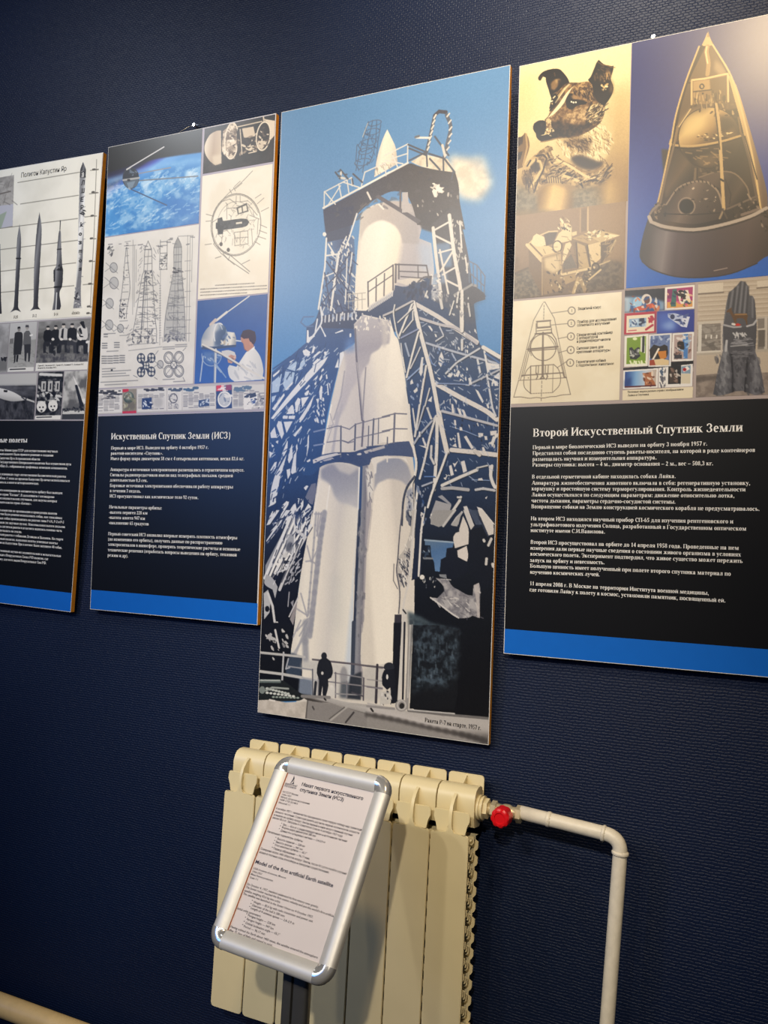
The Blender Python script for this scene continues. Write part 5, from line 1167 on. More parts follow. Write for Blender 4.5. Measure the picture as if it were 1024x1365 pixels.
    K.poly(deb, K.noisy('77757a', 'a5a2a2', 7, 12)); K.scribble(deb, 26, 1.2, '605e64', 8, 60, 93, .7, 40); K.scribble(deb, 14, 1.2, 'cac6c2', 7, 30, 94, .8, 40)
    K.line(c8(412, 747, 500, 810, 590, 880, 650, 918), 1.8, 'c4c0bc'); K.poly(c8(780, 640, 825, 620, 832, 915, 810, 915, 800, 760), 'b9b2ae', .8)
    K.poly(c8(215, 860, 330, 910, 400, 950, 520, 990, 660, 1020, 650, 1088, 230, 1088), K.noisy('2a343c', '44525a', 8, 13), .9, 1); K.poly(c8(240, 880, 330, 920, 400, 960, 380, 970, 260, 930), '4d5a60', .8, 1)
    K.poly(c8(105, 890, 165, 890, 165, 1088, 100, 1088), '35323a'); K.line(c8(192, 860, 185, 1085), 4.6, 'c4bfb8'); K.line(c8(178, 850, 200, 880), 2, '2a2a30'); K.poly(c8(225, 980, 260, 975, 255, 1088, 215, 1088), 'a5a19c')
    # ---- bottom of the picture
    K.poly(c10(212, 0, 275, 0, 262, 300, 245, 640, 200, 650, 205, 300), '15151b'); K.line(c10(290, 0, 275, 300, 255, 620), 4.4, 'c9c4bd'); K.line(c10(300, 0, 292, 300, 285, 610), 2.6, '23232a')
    K.poly(c10(330, 20, 368, 15, 350, 300, 330, 700, 300, 690, 320, 300), '918d8a'); K.line(c10(345, 20, 325, 600), 1.6, 'bcb8b2')
    K.poly(c10(370, 20, 560, 20, 740, 60, 725, 560, 700, 700, 340, 690), '131417'); K.poly(c10(372, 30, 560, 28, 740, 70, 720, 400, 630, 520, 480, 520, 365, 560), K.noisy('15181c', '465460', 6, 14, .35, .75), .95, 3)
    K.scribble(c10(380, 150, 720, 120, 700, 420, 400, 500), 46, 2.0, '5d6c78', 5, 88, 95, .35, 8); K.scribble(c10(380, 50, 720, 120, 700, 520, 400, 540), 46, 2.4, '14181c', 6, 88, 96, .5, 8)
    # fence, people, base
    K.poly(c9(45, 0, 300, 0, 290, 250, 380, 270, 380, 450, 460, 470, 455, 580, 35, 620), '111217'); K.poly(c9(295, 240, 380, 275, 375, 455, 250, 430, 250, 330), '3a4658', .9, .6); K.poly(c9(360, 440, 470, 450, 465, 585, 350, 570), '7c8798', .9, .8)
    K.dabs(c9(70, 80, 260, 60, 280, 240, 80, 320), 18, 4, ['c4c2c0', '8b8a8c'], 97, .9, 60); K.poly(c9(90, 130, 125, 80, 140, 90, 130, 135), 'b0aeae'); K.line(c9(165, 60, 195, 200), 3, 'c9c6c4')
    K.poly(c9(380, 310, 520, 300, 500, 590, 470, 590, 460, 380, 370, 370), 'bcbab6', .9, 1); K.poly(c9(620, 320, 770, 330, 740, 600, 600, 590), 'c2bfba', .8, 2)
    K.disc(*c9(715, 430)[0], 5, 13, '8d8d90', .9, .8); K.poly(c9(690, 480, 770, 480, 740, 610, 680, 600), '4a5058', .9, 1); K.poly(c9(765, 430, 860, 390, 865, 560, 850, 620, 740, 610), '2c3038', .95, .6)
    K.poly(c10(0, 350, 140, 350, 110, 600, 0, 640), 'bcb8b2', .9, 1.2); K.poly(c9(870, 370, 980, 350, 980, 620, 860, 620), 'bdb9b2', .9, 1.2)
    for l, w, c in (((50, 240, 230, 258, 400, 275), 3.2, 'b7b5b2'), ((40, 390, 215, 412, 380, 440), 3.6, 'bab8b5'), ((232, 240, 220, 470), 2.6, 'b4b4b6'), ((270, 350, 460, 378), 1.8, '8e9096'), ((270, 290, 250, 370, 280, 360), 2, 'a4a6ac'), ((380, 440, 500, 465), 1.8, 'a9a9ac'), ((465, 375, 465, 580), 1.8, '5a5c66'), ((465, 295, 640, 315, 780, 330, 870, 342, 1024, 362), 2.4, '5f5a60'), ((510, 440, 508, 590), 1.8, '8d8c90'), ((640, 405, 865, 440), 1.6, '7e7c80'), ((530, 465, 650, 480), 1.6, '77767c'), ((640, 480, 1024, 525), 1.6, '807d80'), ((650, 400, 648, 600), 1.8, '615e66'), ((740, 470, 738, 600), 1.6, '7d7b80'), ((875, 445, 872, 620), 2.2, '57535a'), ((985, 340, 975, 640), 3.2, '4b464e'), ((650, 570, 850, 580), 1.6, '8d8b8d'), ((780, 560, 870, 590), 1.8, '4a4850')):
        K.line(c9(*l), w, c)
    for l, w, c in (((0, 345, 150, 362), 2.2, '5f5a5e'), ((80, 340, 68, 640), 3.0, '3a363c'), ((0, 455, 130, 470), 1.2, '8e8a8a'), ((0, 515, 120, 530), 1.8, '77737a')): K.line(c10(*l), w, c)
    K.disc(*c9(557, 268)[0], 3.8, 5.0, '23252b'); K.poly(c9(520, 300, 545, 285, 580, 285, 610, 315, 628, 390, 615, 440, 590, 455, 590, 520, 570, 595, 545, 590, 545, 500, 530, 595, 510, 595, 515, 460, 498, 400, 505, 340), '1e2026'); K.disc(*c9(543, 405)[0], 1.6, 2.2, 'c9c6c2'); K.line(c9(490, 480, 480, 590), 4, '2a2c34'); K.disc(*c9(618, 520)[0], 2.2, 3.4, 'd9d6d0'); K.poly(c9(590, 520, 650, 510, 640, 600, 590, 600), 'cfccc6', .7, 1)
    K.disc(*c10(175, 355)[0], 7, 6, '272930'); K.poly(c10(135, 380, 215, 370, 240, 640, 190, 650, 185, 520, 160, 540, 120, 500, 118, 430), '1a1b22'); K.disc(*c10(160, 435)[0], 1.4, 3.4, 'd6d2cc'); K.poly(c10(105, 560, 190, 540, 180, 650, 100, 660), 'bdb9b2', .9); K.dabs(c10(90, 560, 190, 540, 190, 660, 90, 660), 12, 3.4, ['2a2a30', 'd2cec8'], 98, .9, 80)
    K.poly(c9(30, 480, 230, 462, 360, 560, 420, 585, 360, 625, 180, 632, 30, 625), '1d2122')
    K.line(c9(40, 468, 200, 470), 4.6, '5f6a68'); K.line(c9(45, 462, 200, 464), 1.6, 'b2b8b4')
    for k in range(8):
        K.disc(*c9(100+24*k, 528+6*k)[0], 2.2, 1.6, 'b9beb8'); K.disc(*c9(100+30*k, 562+4*k)[0], 2.2, 1.5, 'c9ccc6'); K.disc(*c9(150+28*k, 596+1*k)[0], 2.0, 1.3, '8f9a92')
    K.line(c9(90, 545, 140, 520, 270, 530), 2.4, '9aa09a'); K.disc(*c9(60, 540)[0], 4, 5, '7a827e')
    K.poly(c9(26, 622, 130, 618, 250, 640, 420, 632, 415, 775, 22, 720), K.noisy('b2aaa0', 'c6beb4', 10, 15)); K.line(c9(120, 620, 160, 628), 2.4, 'd6d0c8')
    K.poly(c9(425, 625, 640, 655, 780, 700, 1024, 770, 1024, 860, 415, 775), '85817e'); K.line(c9(425, 625, 410, 775), 2, '5a5654')
    K.poly(c9(370, 585, 560, 595, 760, 640, 1024, 665, 1024, 770, 780, 700, 640, 655, 430, 625), K.grad(c9(700, 625)[0], c9(690, 690)[0], [(0, 'b4b0ac'), (.6, 'a09c98'), (.85, '4a4644'), (1, '3a3634')])); K.line(c9(380, 590, 600, 600), 4, '7f7c7a')
    K.line(c9(610, 780, 720, 690, 780, 655, 1024, 685), 3.0, 'a9a5a0'); K.line(c9(600, 772, 720, 680), 1.6, '5a5654'); K.line(c9(730, 800, 795, 720), 2.2, '3c3838'); K.line(c9(465, 675, 475, 695), 2.4, '4a4646'); K.line(c9(560, 610, 570, 620), 2.4, '2a2828'); K.line(c9(940, 690, 945, 705), 2.4, '2a2828')
    K.poly(c10(0, 640, 215, 690, 330, 710, 975, 765, 968, 990, 0, 850), K.grad(c10(300, 700)[0], c10(270, 880)[0], [(0, 'b0aba6'), (.3, 'b9b4b0'), (.55, 'b2adaa'), (1, '98948f')])); K.line(c10(330, 705, 600, 735, 970, 768), 3.2, '6b6866'); K.line(c10(330, 698, 700, 730), 1.6, 'b9b6b2')
    K.line(c10(0, 740, 250, 790, 500, 850, 760, 900, 975, 960), 6.5, '4c4846', .9, 2.2); K.poly(c10(700, 880, 975, 900, 970, 960, 760, 910), '3a3736', .85, 3)
    K.poly(c10(0, 755, 250, 805, 560, 875, 750, 925, 975, 985, 0, 855), '8c8884', .95, 1.2); K.line(c10(0, 670, 215, 690), 3, '8e8a88'); K.line(c10(30, 690, 45, 710), 2.6, '2a2828')
    K.disc(*c10(275, 665)[0], 8.5, 8, '8f8b88'); K.disc(*c10(278, 668)[0], 3.4, 4, '2a2828'); K.ring(*c10(275, 662)[0], 5.5, 6, 'b4b0ac', 1.6)
    K.grain(.05, 1.2, 8)
    return K
rocket = paint_rocket().build('rocket_photograph', B_ROCKET)
lettering('caption_lettering', P3, rows_of(crop(490, 830, 6.0235), [('Ракета Р-7 на старте, 1957 г.', 462, 796, 915, 862)]), 0.0135, M_INK, rocket)
# ------------------------------------------------------------------ prints of the satellite board
flat_panel('print_border', P2, [(144, 195), (369, 152), (351.7, 549), (129.8, 554)], mat('lilac_grey_border', 'aaa3b0', 0.38), B_SAT, 0.0010)
a3, a4 = crop(120, 150, 3.938), crop(120, 300, 3.938)
def pix(f, *v): return f(*v)
def paint_orbit():
    K = Ink(P2, a3(95, 178, 592, 86, 572, 588, 78, 648), 0.0012, '0b0b10')
    K.poly(a3(60, 330, 150, 300, 300, 255, 450, 228, 620, 205, 620, 700, 60, 700), K.grad(a3(330, 235)[0], a3(360, 330)[0], [(0, '101036'), (.12, '2c2a7c'), (.3, '3f58b8'), (.5, '6aa6e0'), (.7, '5f9fdc'), (1, '3f8ccc')]), 1, .6)
    K.poly(a3(60, 360, 330, 280, 620, 240, 620, 260, 330, 300, 60, 390), '93c4ec', .8, 2)
    cl = K.noisy('2f7fc4', 'cfe6f4', 15, 21, .48, .70, 5, (1, 1.5))
    K.poly(a3(60, 400, 200, 350, 400, 300, 620, 262, 620, 700, 60, 700), cl, .85, 5)
    K.poly(a3(60, 520, 300, 420, 620, 300, 620, 350, 300, 470, 60, 580), K.noisy('4a98d4', 'f0f5f6', 8, 23, .46, .62, 4, (1, 1.3)), .75, 6)
    K.poly(a3(60, 480, 260, 400, 620, 420, 620, 700, 60, 700), K.noisy('2272b8', '5aa5dc', 20, 22), .35, 10)
    K.poly(a3(380, 480, 560, 420, 600, 560, 420, 600), '2268b4', .5, 8); K.poly(a3(480, 560, 600, 530, 590, 620, 460, 620), '2d6ab0', .5, 5)
    K.scribble(a3(110, 360, 580, 280, 580, 560, 100, 620), 120, 1.6, 'e6f1f7', 7, -28, 24, .35, 25)
    for l, w, c in (((210, 290, 390, 182), 1.5, 'd6d4d2'), ((255, 322, 425, 290), 1.3, '8c8f98'), ((240, 360, 568, 335), 1.4, '6f7680'), ((205, 398, 405, 488), 1.4, '3f5578')): K.line(a3(*l), w, c)
    K.disc(*a3(216, 345)[0], 11, 14.5, '2c3442'); K.poly(a3(178, 330, 195, 300, 225, 290, 255, 315, 260, 345, 178, 350), '232a36'); K.poly(a3(175, 355, 258, 345, 250, 385, 215, 402, 190, 390), '54626f'); K.poly(a3(195, 370, 240, 360, 225, 395, 205, 398), '7d92a2', .8)
    K.dabs(a3(190, 300, 250, 300, 250, 340, 190, 340), 8, 3, ['5a6878', '3a4656'], 25); K.line(a3(176, 356, 260, 344), 2.2, 'a9a9a6'); K.line(a3(195, 300, 215, 288), 2, 'c9c6c2'); K.disc(*a3(205, 356)[0], 2.2, 1.6, '2a2e36'); K.line(a3(205, 398, 212, 404), 2, '9aa2a8')
    return K
paint_orbit().build('orbit_picture', B_SAT, .0014)
def paint_open_ball():
    K = Ink(P2, a3(603, 83, 976, 13, 962, 262, 595, 320), 0.0012, '1d1513')
    K.all(K.noisy('140f0e', '2c2220', 12, 3))
    K.poly(a3(690, 95, 692, 268, 660, 278, 630, 255, 606, 215, 605, 170, 630, 120, 665, 98), K.grad(a3(605, 190)[0], a3(695, 180)[0], [(0, 'e0d2bb'), (.5, 'b39d86'), (1, 'c9b69c')])); K.poly(a3(640, 230, 690, 220, 690, 270, 650, 275), 'd8c8ae', .8, 1)
    K.poly(a3(700, 100, 745, 60, 770, 80, 775, 190, 760, 245, 720, 235, 695, 200), K.noisy('6c5a4b', 'e0d0b8', 5, 4)); K.dabs(a3(700, 100, 770, 80, 770, 240, 700, 230), 26, 3.5, ['f0e4d0', '4a3c34', 'a08c78'], 5, .9)
    K.ring(*a3(745, 150)[0], 9, 24, 'e6d8c0', 1.6, ang=4); K.poly(a3(775, 90, 860, 75, 880, 120, 870, 200, 800, 220, 775, 200), '2c2320'); K.poly(a3(800, 85, 860, 75, 870, 125, 810, 135), 'cdbba2'); K.dabs(a3(780, 130, 890, 120, 890, 210, 780, 220), 24, 3.5, ['d8c8ae', '3a2f2a', '8c7a68'], 6, .95)
    for l in ((790, 90, 800, 220), (830, 180, 860, 176), (835, 195, 862, 190), (835, 215, 875, 205), (870, 115, 900, 100)): K.line(a3(*l), 1.3, 'd6c6ae')
    K.poly(a3(915, 35, 975, 45, 972, 120, 945, 150, 950, 90), 'd8c8b0'); K.disc(*a3(915, 125)[0], 9, 20, '2a211e', ang=6); K.ring(*a3(912, 125)[0], 9, 19, 'e2d4bc', 1.6, ang=8); K.poly(a3(880, 150, 935, 150, 905, 195, 885, 185), 'cbbaa2'); K.dabs(a3(880, 70, 940, 60, 940, 180, 880, 190), 16, 3, ['e0d0b8', '5a4a40'], 7, .9)
    K.line(a3(740, 60, 752, 55, 760, 70), 2, 'd8c8b0'); K.line(a3(912, 22, 915, 45), 1.8, 'd0c0a8'); K.line(a3(770, 78, 905, 48), 1.4, 'cdbca4')
    return K
paint_open_ball().build('open_ball_photograph', B_SAT, .0014)
def paint_cutaway():
    K = Ink(P2, [(270.6, 234.6), (364.8, 219.1), (356.9, 390.7), (264, 399)], 0.0012, 'e8dfcb'); ink = '736c62'
    K.all(K.noisy('e3d9c4', 'ebe3d1', 30, 4))
    cx, cy = a3(768, 590)[0]
    K.ring(cx, cy, 33, 41.5, ink, 1.0, ang=8); K.ring(cx, cy, 31.5, 40, ink, .8, .8, 20, 330, ang=8); K.ring(cx-1, cy, 24, 31, ink, .7, .6, 150, 330, ang=8)
    for l in ((855, 308, 795, 370, 735, 420, 690, 470, 650, 540, 645, 640, 655, 690), (790, 362, 760, 390), (800, 372, 765, 402), (735, 405, 745, 425), (755, 395, 765, 412), (650, 690, 690, 740, 760, 800), (665, 700, 720, 745), (690, 470, 735, 455, 770, 480), (770, 440, 768, 480), (720, 480, 720, 560), (720, 505, 770, 500), (830, 480, 880, 540), (760, 630, 830, 622, 832, 690, 762, 700, 760, 630), (790, 628, 790, 695), (760, 660, 832, 655), (700, 620, 690, 700), (850, 610, 855, 690), (640, 580, 670, 560), (840, 540, 890, 560), (885, 560, 880, 640), (870, 450, 900, 430), (880, 480, 915, 450), (900, 520, 940, 500), (895, 590, 930, 605), (890, 620, 930, 635), (880, 650, 925, 665), (870, 680, 895, 695), (640, 690, 605, 695), (640, 570, 610, 572), (650, 545, 612, 535), (790, 440, 790, 470, 830, 465)):
        K.line(a3(*l), .9, ink, .75)
    K.scribble(a3(700, 470, 850, 450, 880, 560, 850, 690, 720, 740, 660, 650), 60, .8, '7c756b', 7, 80, 9, .6, 90)
    K.poly(a3(770, 500, 825, 475, 835, 520, 778, 537), '4a463f'); K.poly(a3(780, 505, 797, 498, 800, 524, 783, 530), 'ddd4bf'); K.poly(a3(803, 495, 822, 488, 827, 515, 806, 522), 'ddd4bf')
    K.poly(a3(672, 558, 695, 550, 700, 570, 795, 558, 825, 560, 838, 575, 826, 595, 800, 604, 702, 618, 700, 638, 675, 642, 672, 615, 662, 610, 662, 580, 672, 577), K.noisy('16171b', '35363a', 3, 6)); K.poly(a3(768, 578, 800, 574, 800, 584, 768, 588), 'd9d0bc')
    for c in ((690, 692), (728, 722)): K.disc(*a3(*c)[0], 2.2, 2.8, '4c463f')
    for l in ((700, 440+300, 735, 775, 790, 800), (600+40, 690, 735, 770)): pass
    for l in ((700, 150, 725, 180, 835, 255), (712, 140, 745, 165, 840, 245), (735, 165, 728, 185), (660, 175, 690, 165), (800, 205, 840, 185)): K.line(a4(*l), 1.0, ink, .8)
    for k in range(4):
        y = 300+k*16
        for x in range(0, 345, 13):
            if (k == 0 and (x < 75 or x > 280)) or (k == 3 and x > 240): continue
            K.line(a4(582+x, y+22-.055*x, 582+x+9, y+21-.055*x), 1.2, '6a635a', .55+.35*((x*7+k*3) % 5)/5)
    return K
paint_cutaway().build('cutaway_drawing', B_SAT, .0014)
def paint_blueprint():
    K = Ink(P2, [(138.5, 316.3), (265, 301), (258.9, 511.3), (130.2, 517.9)], 0.0012, 'dbd7ce'); ink = '66676a'
    K.all(K.noisy('d6d2c9', 'e0dcd4', 30, 4))
    def L(*l, w=.9, a=.8): K.line(a4(*l), w, ink, a)
    # slender side elevation
    L(192, 120, 185, 190, 172, 330, 158, 440, 156, 490); L(196, 120, 200, 190, 212, 330, 196, 440, 192, 490); L(192, 120, 196, 120)
    # main section
    L(307, 85, 290, 135, 285, 240, 275, 270, 240, 500, 228, 560, 225, 615); L(307, 85, 325, 135, 328, 240, 330, 280, 345, 500, 352, 560, 350, 615); L(310, 130, 282, 540, a=.6); L(285, 130, 325, 130)
    L(292, 240, 268, 610, w=1.8); L(300, 240, 305, 600, a=.6)
    # short upper stage
    L(372, 80, 366, 235); L(408, 80, 405, 235)
    for y in (90, 110, 150, 180, 205, 235): L(370, y, 407, y-3)
    # shaded side elevation
    K.poly(a4(463, 66, 482, 115, 482, 230, 488, 300, 500, 470, 502, 608, 390, 612, 398, 480, 430, 300, 442, 230, 443, 118), 'a9a9a6', .75); K.poly(a4(463, 66, 482, 115, 443, 118), '8e8e8c', .8)
    L(463, 66, 482, 115, 482, 230, 488, 300, 500, 470, 502, 608); L(463, 66, 443, 118, 442, 230, 430, 300, 398, 480, 390, 612)
    for k in range(13):
        y = 120+k*38; a = max(0, (y-230)/380)
        L(443-50*a, y, 483+18*a, y-3, a=.7); L(288-60*a, y+10, 326+24*a, y+6, a=.7); L(188-30*min(1, a*1.6), y+5, 205-8*a, y+3, a=.6)
    for t in (.35, .6): L(443+40*t, 118, 400+100*t, 600, a=.5)
    K.dabs(a4(440, 225, 484, 222, 484, 250, 438, 255), 14, 3, ['3a3b40', '6a6a6c'], 5, .9, 0)
    K.dabs(a4(395, 560, 502, 555, 502, 610, 390, 612), 40, 3, ['606168', '86868a', '9a9a98'], 6, .9); K.dabs(a4(400, 470, 500, 465, 500, 500, 400, 505), 12, 3, ['77777a', '9a9a98'], 7, .8)
    K.dabs(a4(225, 550, 352, 548, 350, 620, 225, 622), 60, 2.8, ['5a5b60', '7c7c7e', 'c9c5bc'], 8, .9); K.dabs(a4(290, 245, 328, 243, 325, 310, 288, 310), 22, 2.6, ['5a5b60', 'c9c5bc'], 9, .9)
    K.dabs(a4(372, 160, 406, 158, 404, 235, 366, 235), 20, 2.6, ['3d3e44', '8a8a88'], 10, .9); K.dabs(a4(160, 395, 196, 393, 190, 490, 156, 490), 22, 2.4, ['3d3e44', '77777a'], 11, .9); K.dabs(a4(180, 190, 200, 190, 210, 340, 172, 340), 12, 2, ['66666a', '8a8a88'], 12, .8)
    K.scribble(a4(260, 300, 335, 300, 348, 560, 232, 560), 50, .9, ink, 6, 0, 13, .6, 25); K.scribble(a4(420, 260, 488, 260, 500, 560, 400, 560), 44, .9, ink, 6, 0, 14, .5, 25); K.scribble(a4(420, 260, 488, 260, 500, 560, 400, 560), 30, .9, ink, 6, 90, 15, .5, 10)
    # dimension lines
    for l in ((228, 80, 226, 470), (236, 110, 234, 430), (245, 130, 243, 300), (515, 55, 508, 610), (528, 60, 521, 610), (540, 60, 535, 300), (372, 240, 368, 630), (465, 60, 545, 56), (200, 110, 245, 106), (205, 660, 380, 640), (200, 630, 360, 618), (335, 120, 350, 150), (330, 250, 345, 290), (345, 470, 360, 500), (380, 590, 384, 615), (185, 90, 215, 85)): L(*l, w=.8, a=.6)
    for y in (180, 232, 340, 420, 490, 560): L(500, y+10, 530, y+8, a=.5)
    for y in range(320, 600, 13): L(366, y, 374, y-1, w=.8, a=.5)
    K.scribble(a4(90, 95, 550, 60, 545, 110, 90, 130), 16, 1.3, '66666a', 5, 0, 16, .7, 10)
    K.scribble(a4(330, 110, 365, 100, 350, 560, 325, 560), 20, .9, '66666a', 5, 60, 17, .6, 20); K.scribble(a4(255, 120, 285, 120, 260, 300, 235, 480), 16, .9, '66666a', 5, -60, 18, .6, 20); K.scribble(a4(190, 540, 232, 540, 225, 640, 190, 640), 12, .9, '66666a', 5, -40, 19, .6, 20)
    # small round details on the left
    K.dabs(a4(98, 118, 130, 116, 128, 160, 95, 160), 14, 3, ['4b4c50', '8a8a88'], 20, .9)
    for cx, cy, r in ((126, 224, 5.2), (128, 305, 6.2), (105, 412, 5.4), (103, 525, 5.4), (162, 543, 4.4), (371, 732, 4.2)):
        x, y = a4(cx, cy)[0]; K.disc(x, y, r*.95, r*1.25, 'b4b3b0', .9); K.ring(x, y, r*.95, r*1.25, ink, .8, .7); K.line([(x-r*2, y-r*1.2), (x+r, y+r*1.4)], .8, ink, .6); K.line([(x-r*2.2, y+r), (x-r*.5, y-r*.2)], .8, ink, .6)
    # the two cluster plans
    for (cx, cy, dark) in ((297, 738, 1), (442, 735, 0)):
        for dx, dy in ((-27, -38), (27, -40), (-27, 34), (27, 32)):
            x, y = a4(cx+dx, cy+dy)[0]
            if dark:
                K.disc(x, y, 5.6, 7.0, '3b4252')
                for ex, ey in ((-2, -2.6), (2, -2.6), (-2, 2.6), (2, 2.6)): K.disc(x+ex, y+ey, 1.6, 2.1, 'cfccc4')
            else: K.ring(x, y, 6.2, 7.8, ink, 1.0); K.ring(x, y, 4.6, 6, ink, .8, .7)
        x, y = a4(cx, cy)[0]
        if dark:
            K.poly([(x-6, y-8), (x+6, y+8), (x+2, y+9), (x-8, y-5)], '3b4252'); K.poly([(x+6, y-8), (x-6, y+8), (x-8, y+5), (x+3, y-9)], '3b4252'); K.disc(x, y, 4.4, 5.6, '3b4252')
            for ex, ey in ((-1.6, -2), (1.6, -2), (-1.6, 2), (1.6, 2)): K.disc(x+ex, y+ey, 1.3, 1.7, 'cfccc4')
        else: K.ring(x, y, 4.0, 5.0, ink, 1.0); K.line([(x-10, y-12), (x+10, y+12)], .8, ink, .6); K.line([(x+10, y-12), (x-10, y+12)], .8, ink, .6)
    for l in ((340, 800, 355, 810), (230, 790, 250, 800), (345, 680, 360, 660), (490, 660, 505, 645), (490, 800, 500, 820)): L(*l, w=.8)
    # little tables and captions
    for x0, y0, n, m in ((75, 575, 3, 2), (66, 622, 4, 3), (130, 618, 4, 3), (64, 690, 4, 4), (95, 690, 4, 4), (126, 688, 4, 4), (158, 686, 4, 4)):
        for j in range(m):
            for k in range(n): L(x0+k*7, y0+j*12, x0+k*7+5, y0+j*12-.5, w=1.4, a=.75)
    for (x0, x1, y) in ((385, 440, 642), (385, 440, 652), (450, 505, 630), (450, 505, 640), (385, 440, 812), (440, 495, 823), (58, 250, 826), (80, 190, 840), (75, 130, 572), (90, 150, 664), (66, 130, 756), (66, 215, 770), (66, 190, 784), (66, 205, 797)):
        for x in range(x0, x1, 9): L(x, y-(x-x0)*.05, x+6, y-(x-x0)*.05-.4, w=1.2, a=.6)
    K.poly(a4(112, 758, 122, 757, 121, 766, 111, 767), '2a2b30')
    return K
paint_blueprint().build('blueprint_drawing', B_SAT, .0014)
def paint_technician():
    K = Ink(P2, a4(567, 397, 933, 365, 918, 815, 550, 835), 0.0012, '1f4c94')
    K.all(K.grad(a4(720, 380)[0], a4(740, 830)[0], [(0, '22508f'), (.5, '245299'), (1, '2f5ca6')])); K.grain(.03, 6, 4)
    K.line(a4(838, 374, 720, 460, 670, 500), 1.5, 'd9d6cf'); K.line(a4(720, 458, 665, 502), 3.0, 'd6d2ca'); K.line(a4(660, 500, 636, 524), 4.4, 'c9b8ac')
    K.poly(a4(585, 640, 590, 590, 615, 545, 650, 520, 690, 517, 712, 535, 722, 560, 760, 565, 770, 600, 768, 635), K.grad(a4(600, 570)[0], a4(770, 600)[0], [(0, '8f98a4'), (.3, 'd4d2cc'), (.45, '7d8c9e'), (.62, '3c5472'), (.72, 'cfd0cc'), (.85, 'e2ddd0'), (1, '8d8f90')]))
    K.poly(a4(660, 560, 700, 545, 712, 600, 680, 632, 655, 632), '3c506e', .7, 1.4); K.dabs(a4(690, 580, 765, 570, 765, 632, 690, 632), 12, 4, ['e6dfd0', '54688a', 'b9a98e'], 5, .8); K.poly(a4(590, 600, 650, 610, 650, 638, 586, 640), 'c9c6c0', .8, 1)
    K.line(ell(*a4(690, 590)[0], 9, 19, -10, 170, 300), 1.4, 'd9d9d8'); K.ring(*a4(672, 580)[0], 7, 16, 'bcc2ca', 1.0, .8, 200, 330)
    K.poly(a4(598, 632, 640, 640, 770, 628, 768, 640, 640, 655, 585, 652), '3a4a66')
    K.ring(*a4(640, 685)[0], 13, 14, '8ca0be', 1.2, .8, 0, 190); K.poly(a4(595, 668, 690, 665, 690, 700, 640, 735, 605, 710), '6c86ac', .6, 1); K.dabs(a4(600, 670, 690, 670, 680, 715, 610, 715), 10, 3, ['a9bacf', '3f5d8c'], 6, .8)
    K.line(a4(596, 690, 580, 820), 1.8, 'a9b6c9'); K.line(a4(662, 655, 657, 830), 3.2, 'c2c6c9'); K.line(a4(655, 665, 652, 830), 1.2, '6d7f9c'); K.line(a4(640, 700, 715, 800), 1.6, '7f96b8'); K.line(a4(665, 740, 690, 770), 2.6, '8ea4c2')
    K.line(a4(768, 607, 795, 610), 1.6, 'c9cccf')
    K.poly(a4(860, 640, 895, 690, 912, 760, 905, 812, 760, 822, 735, 800, 725, 755, 735, 735, 770, 745, 800, 700, 825, 665), K.grad(a4(740, 740)[0], a4(905, 740)[0], [(0, 'cfd0cf'), (.5, 'e2e0db'), (1, 'c9c9c6')])); K.scribble(a4(750, 740, 860, 660, 890, 800, 770, 810), 14, 1.8, 'b0b3b6', 9, 60, 7, .6, 40)
    K.poly(a4(850, 640, 868, 638, 862, 655, 845, 660), 'e9e7e2'); K.poly(a4(793, 590, 830, 585, 855, 610, 862, 640, 830, 665, 812, 650, 808, 625, 796, 612), 'b98468'); K.poly(a4(800, 600, 815, 650, 830, 665, 812, 655), '8d5a48'); K.poly(a4(792, 585, 805, 556, 835, 549, 868, 560, 874, 600, 862, 630, 842, 612, 835, 595, 810, 598), '3b2624'); K.poly(a4(838, 615, 850, 615, 848, 632, 840, 632), 'c08c70')
    K.poly(a4(692, 662, 730, 657, 762, 668, 770, 700, 735, 722, 725, 700, 700, 690), 'c9c7c4'); K.poly(a4(722, 695, 740, 680, 768, 690, 765, 708, 745, 728, 726, 722), 'b98a72'); K.dabs(a4(735, 680, 768, 675, 765, 705, 740, 710), 5, 2.6, ['8a5d4c', 'd8b8a4'], 8)
    K.line(a4(592, 628, 690, 675, 790, 735, 915, 805), 2.6, 'd3cfc6'); K.line(a4(592, 634, 690, 682, 790, 742), 1.0, '5a5a60', .8)
    return K
paint_technician().build('technician_photograph', B_SAT, .0014)
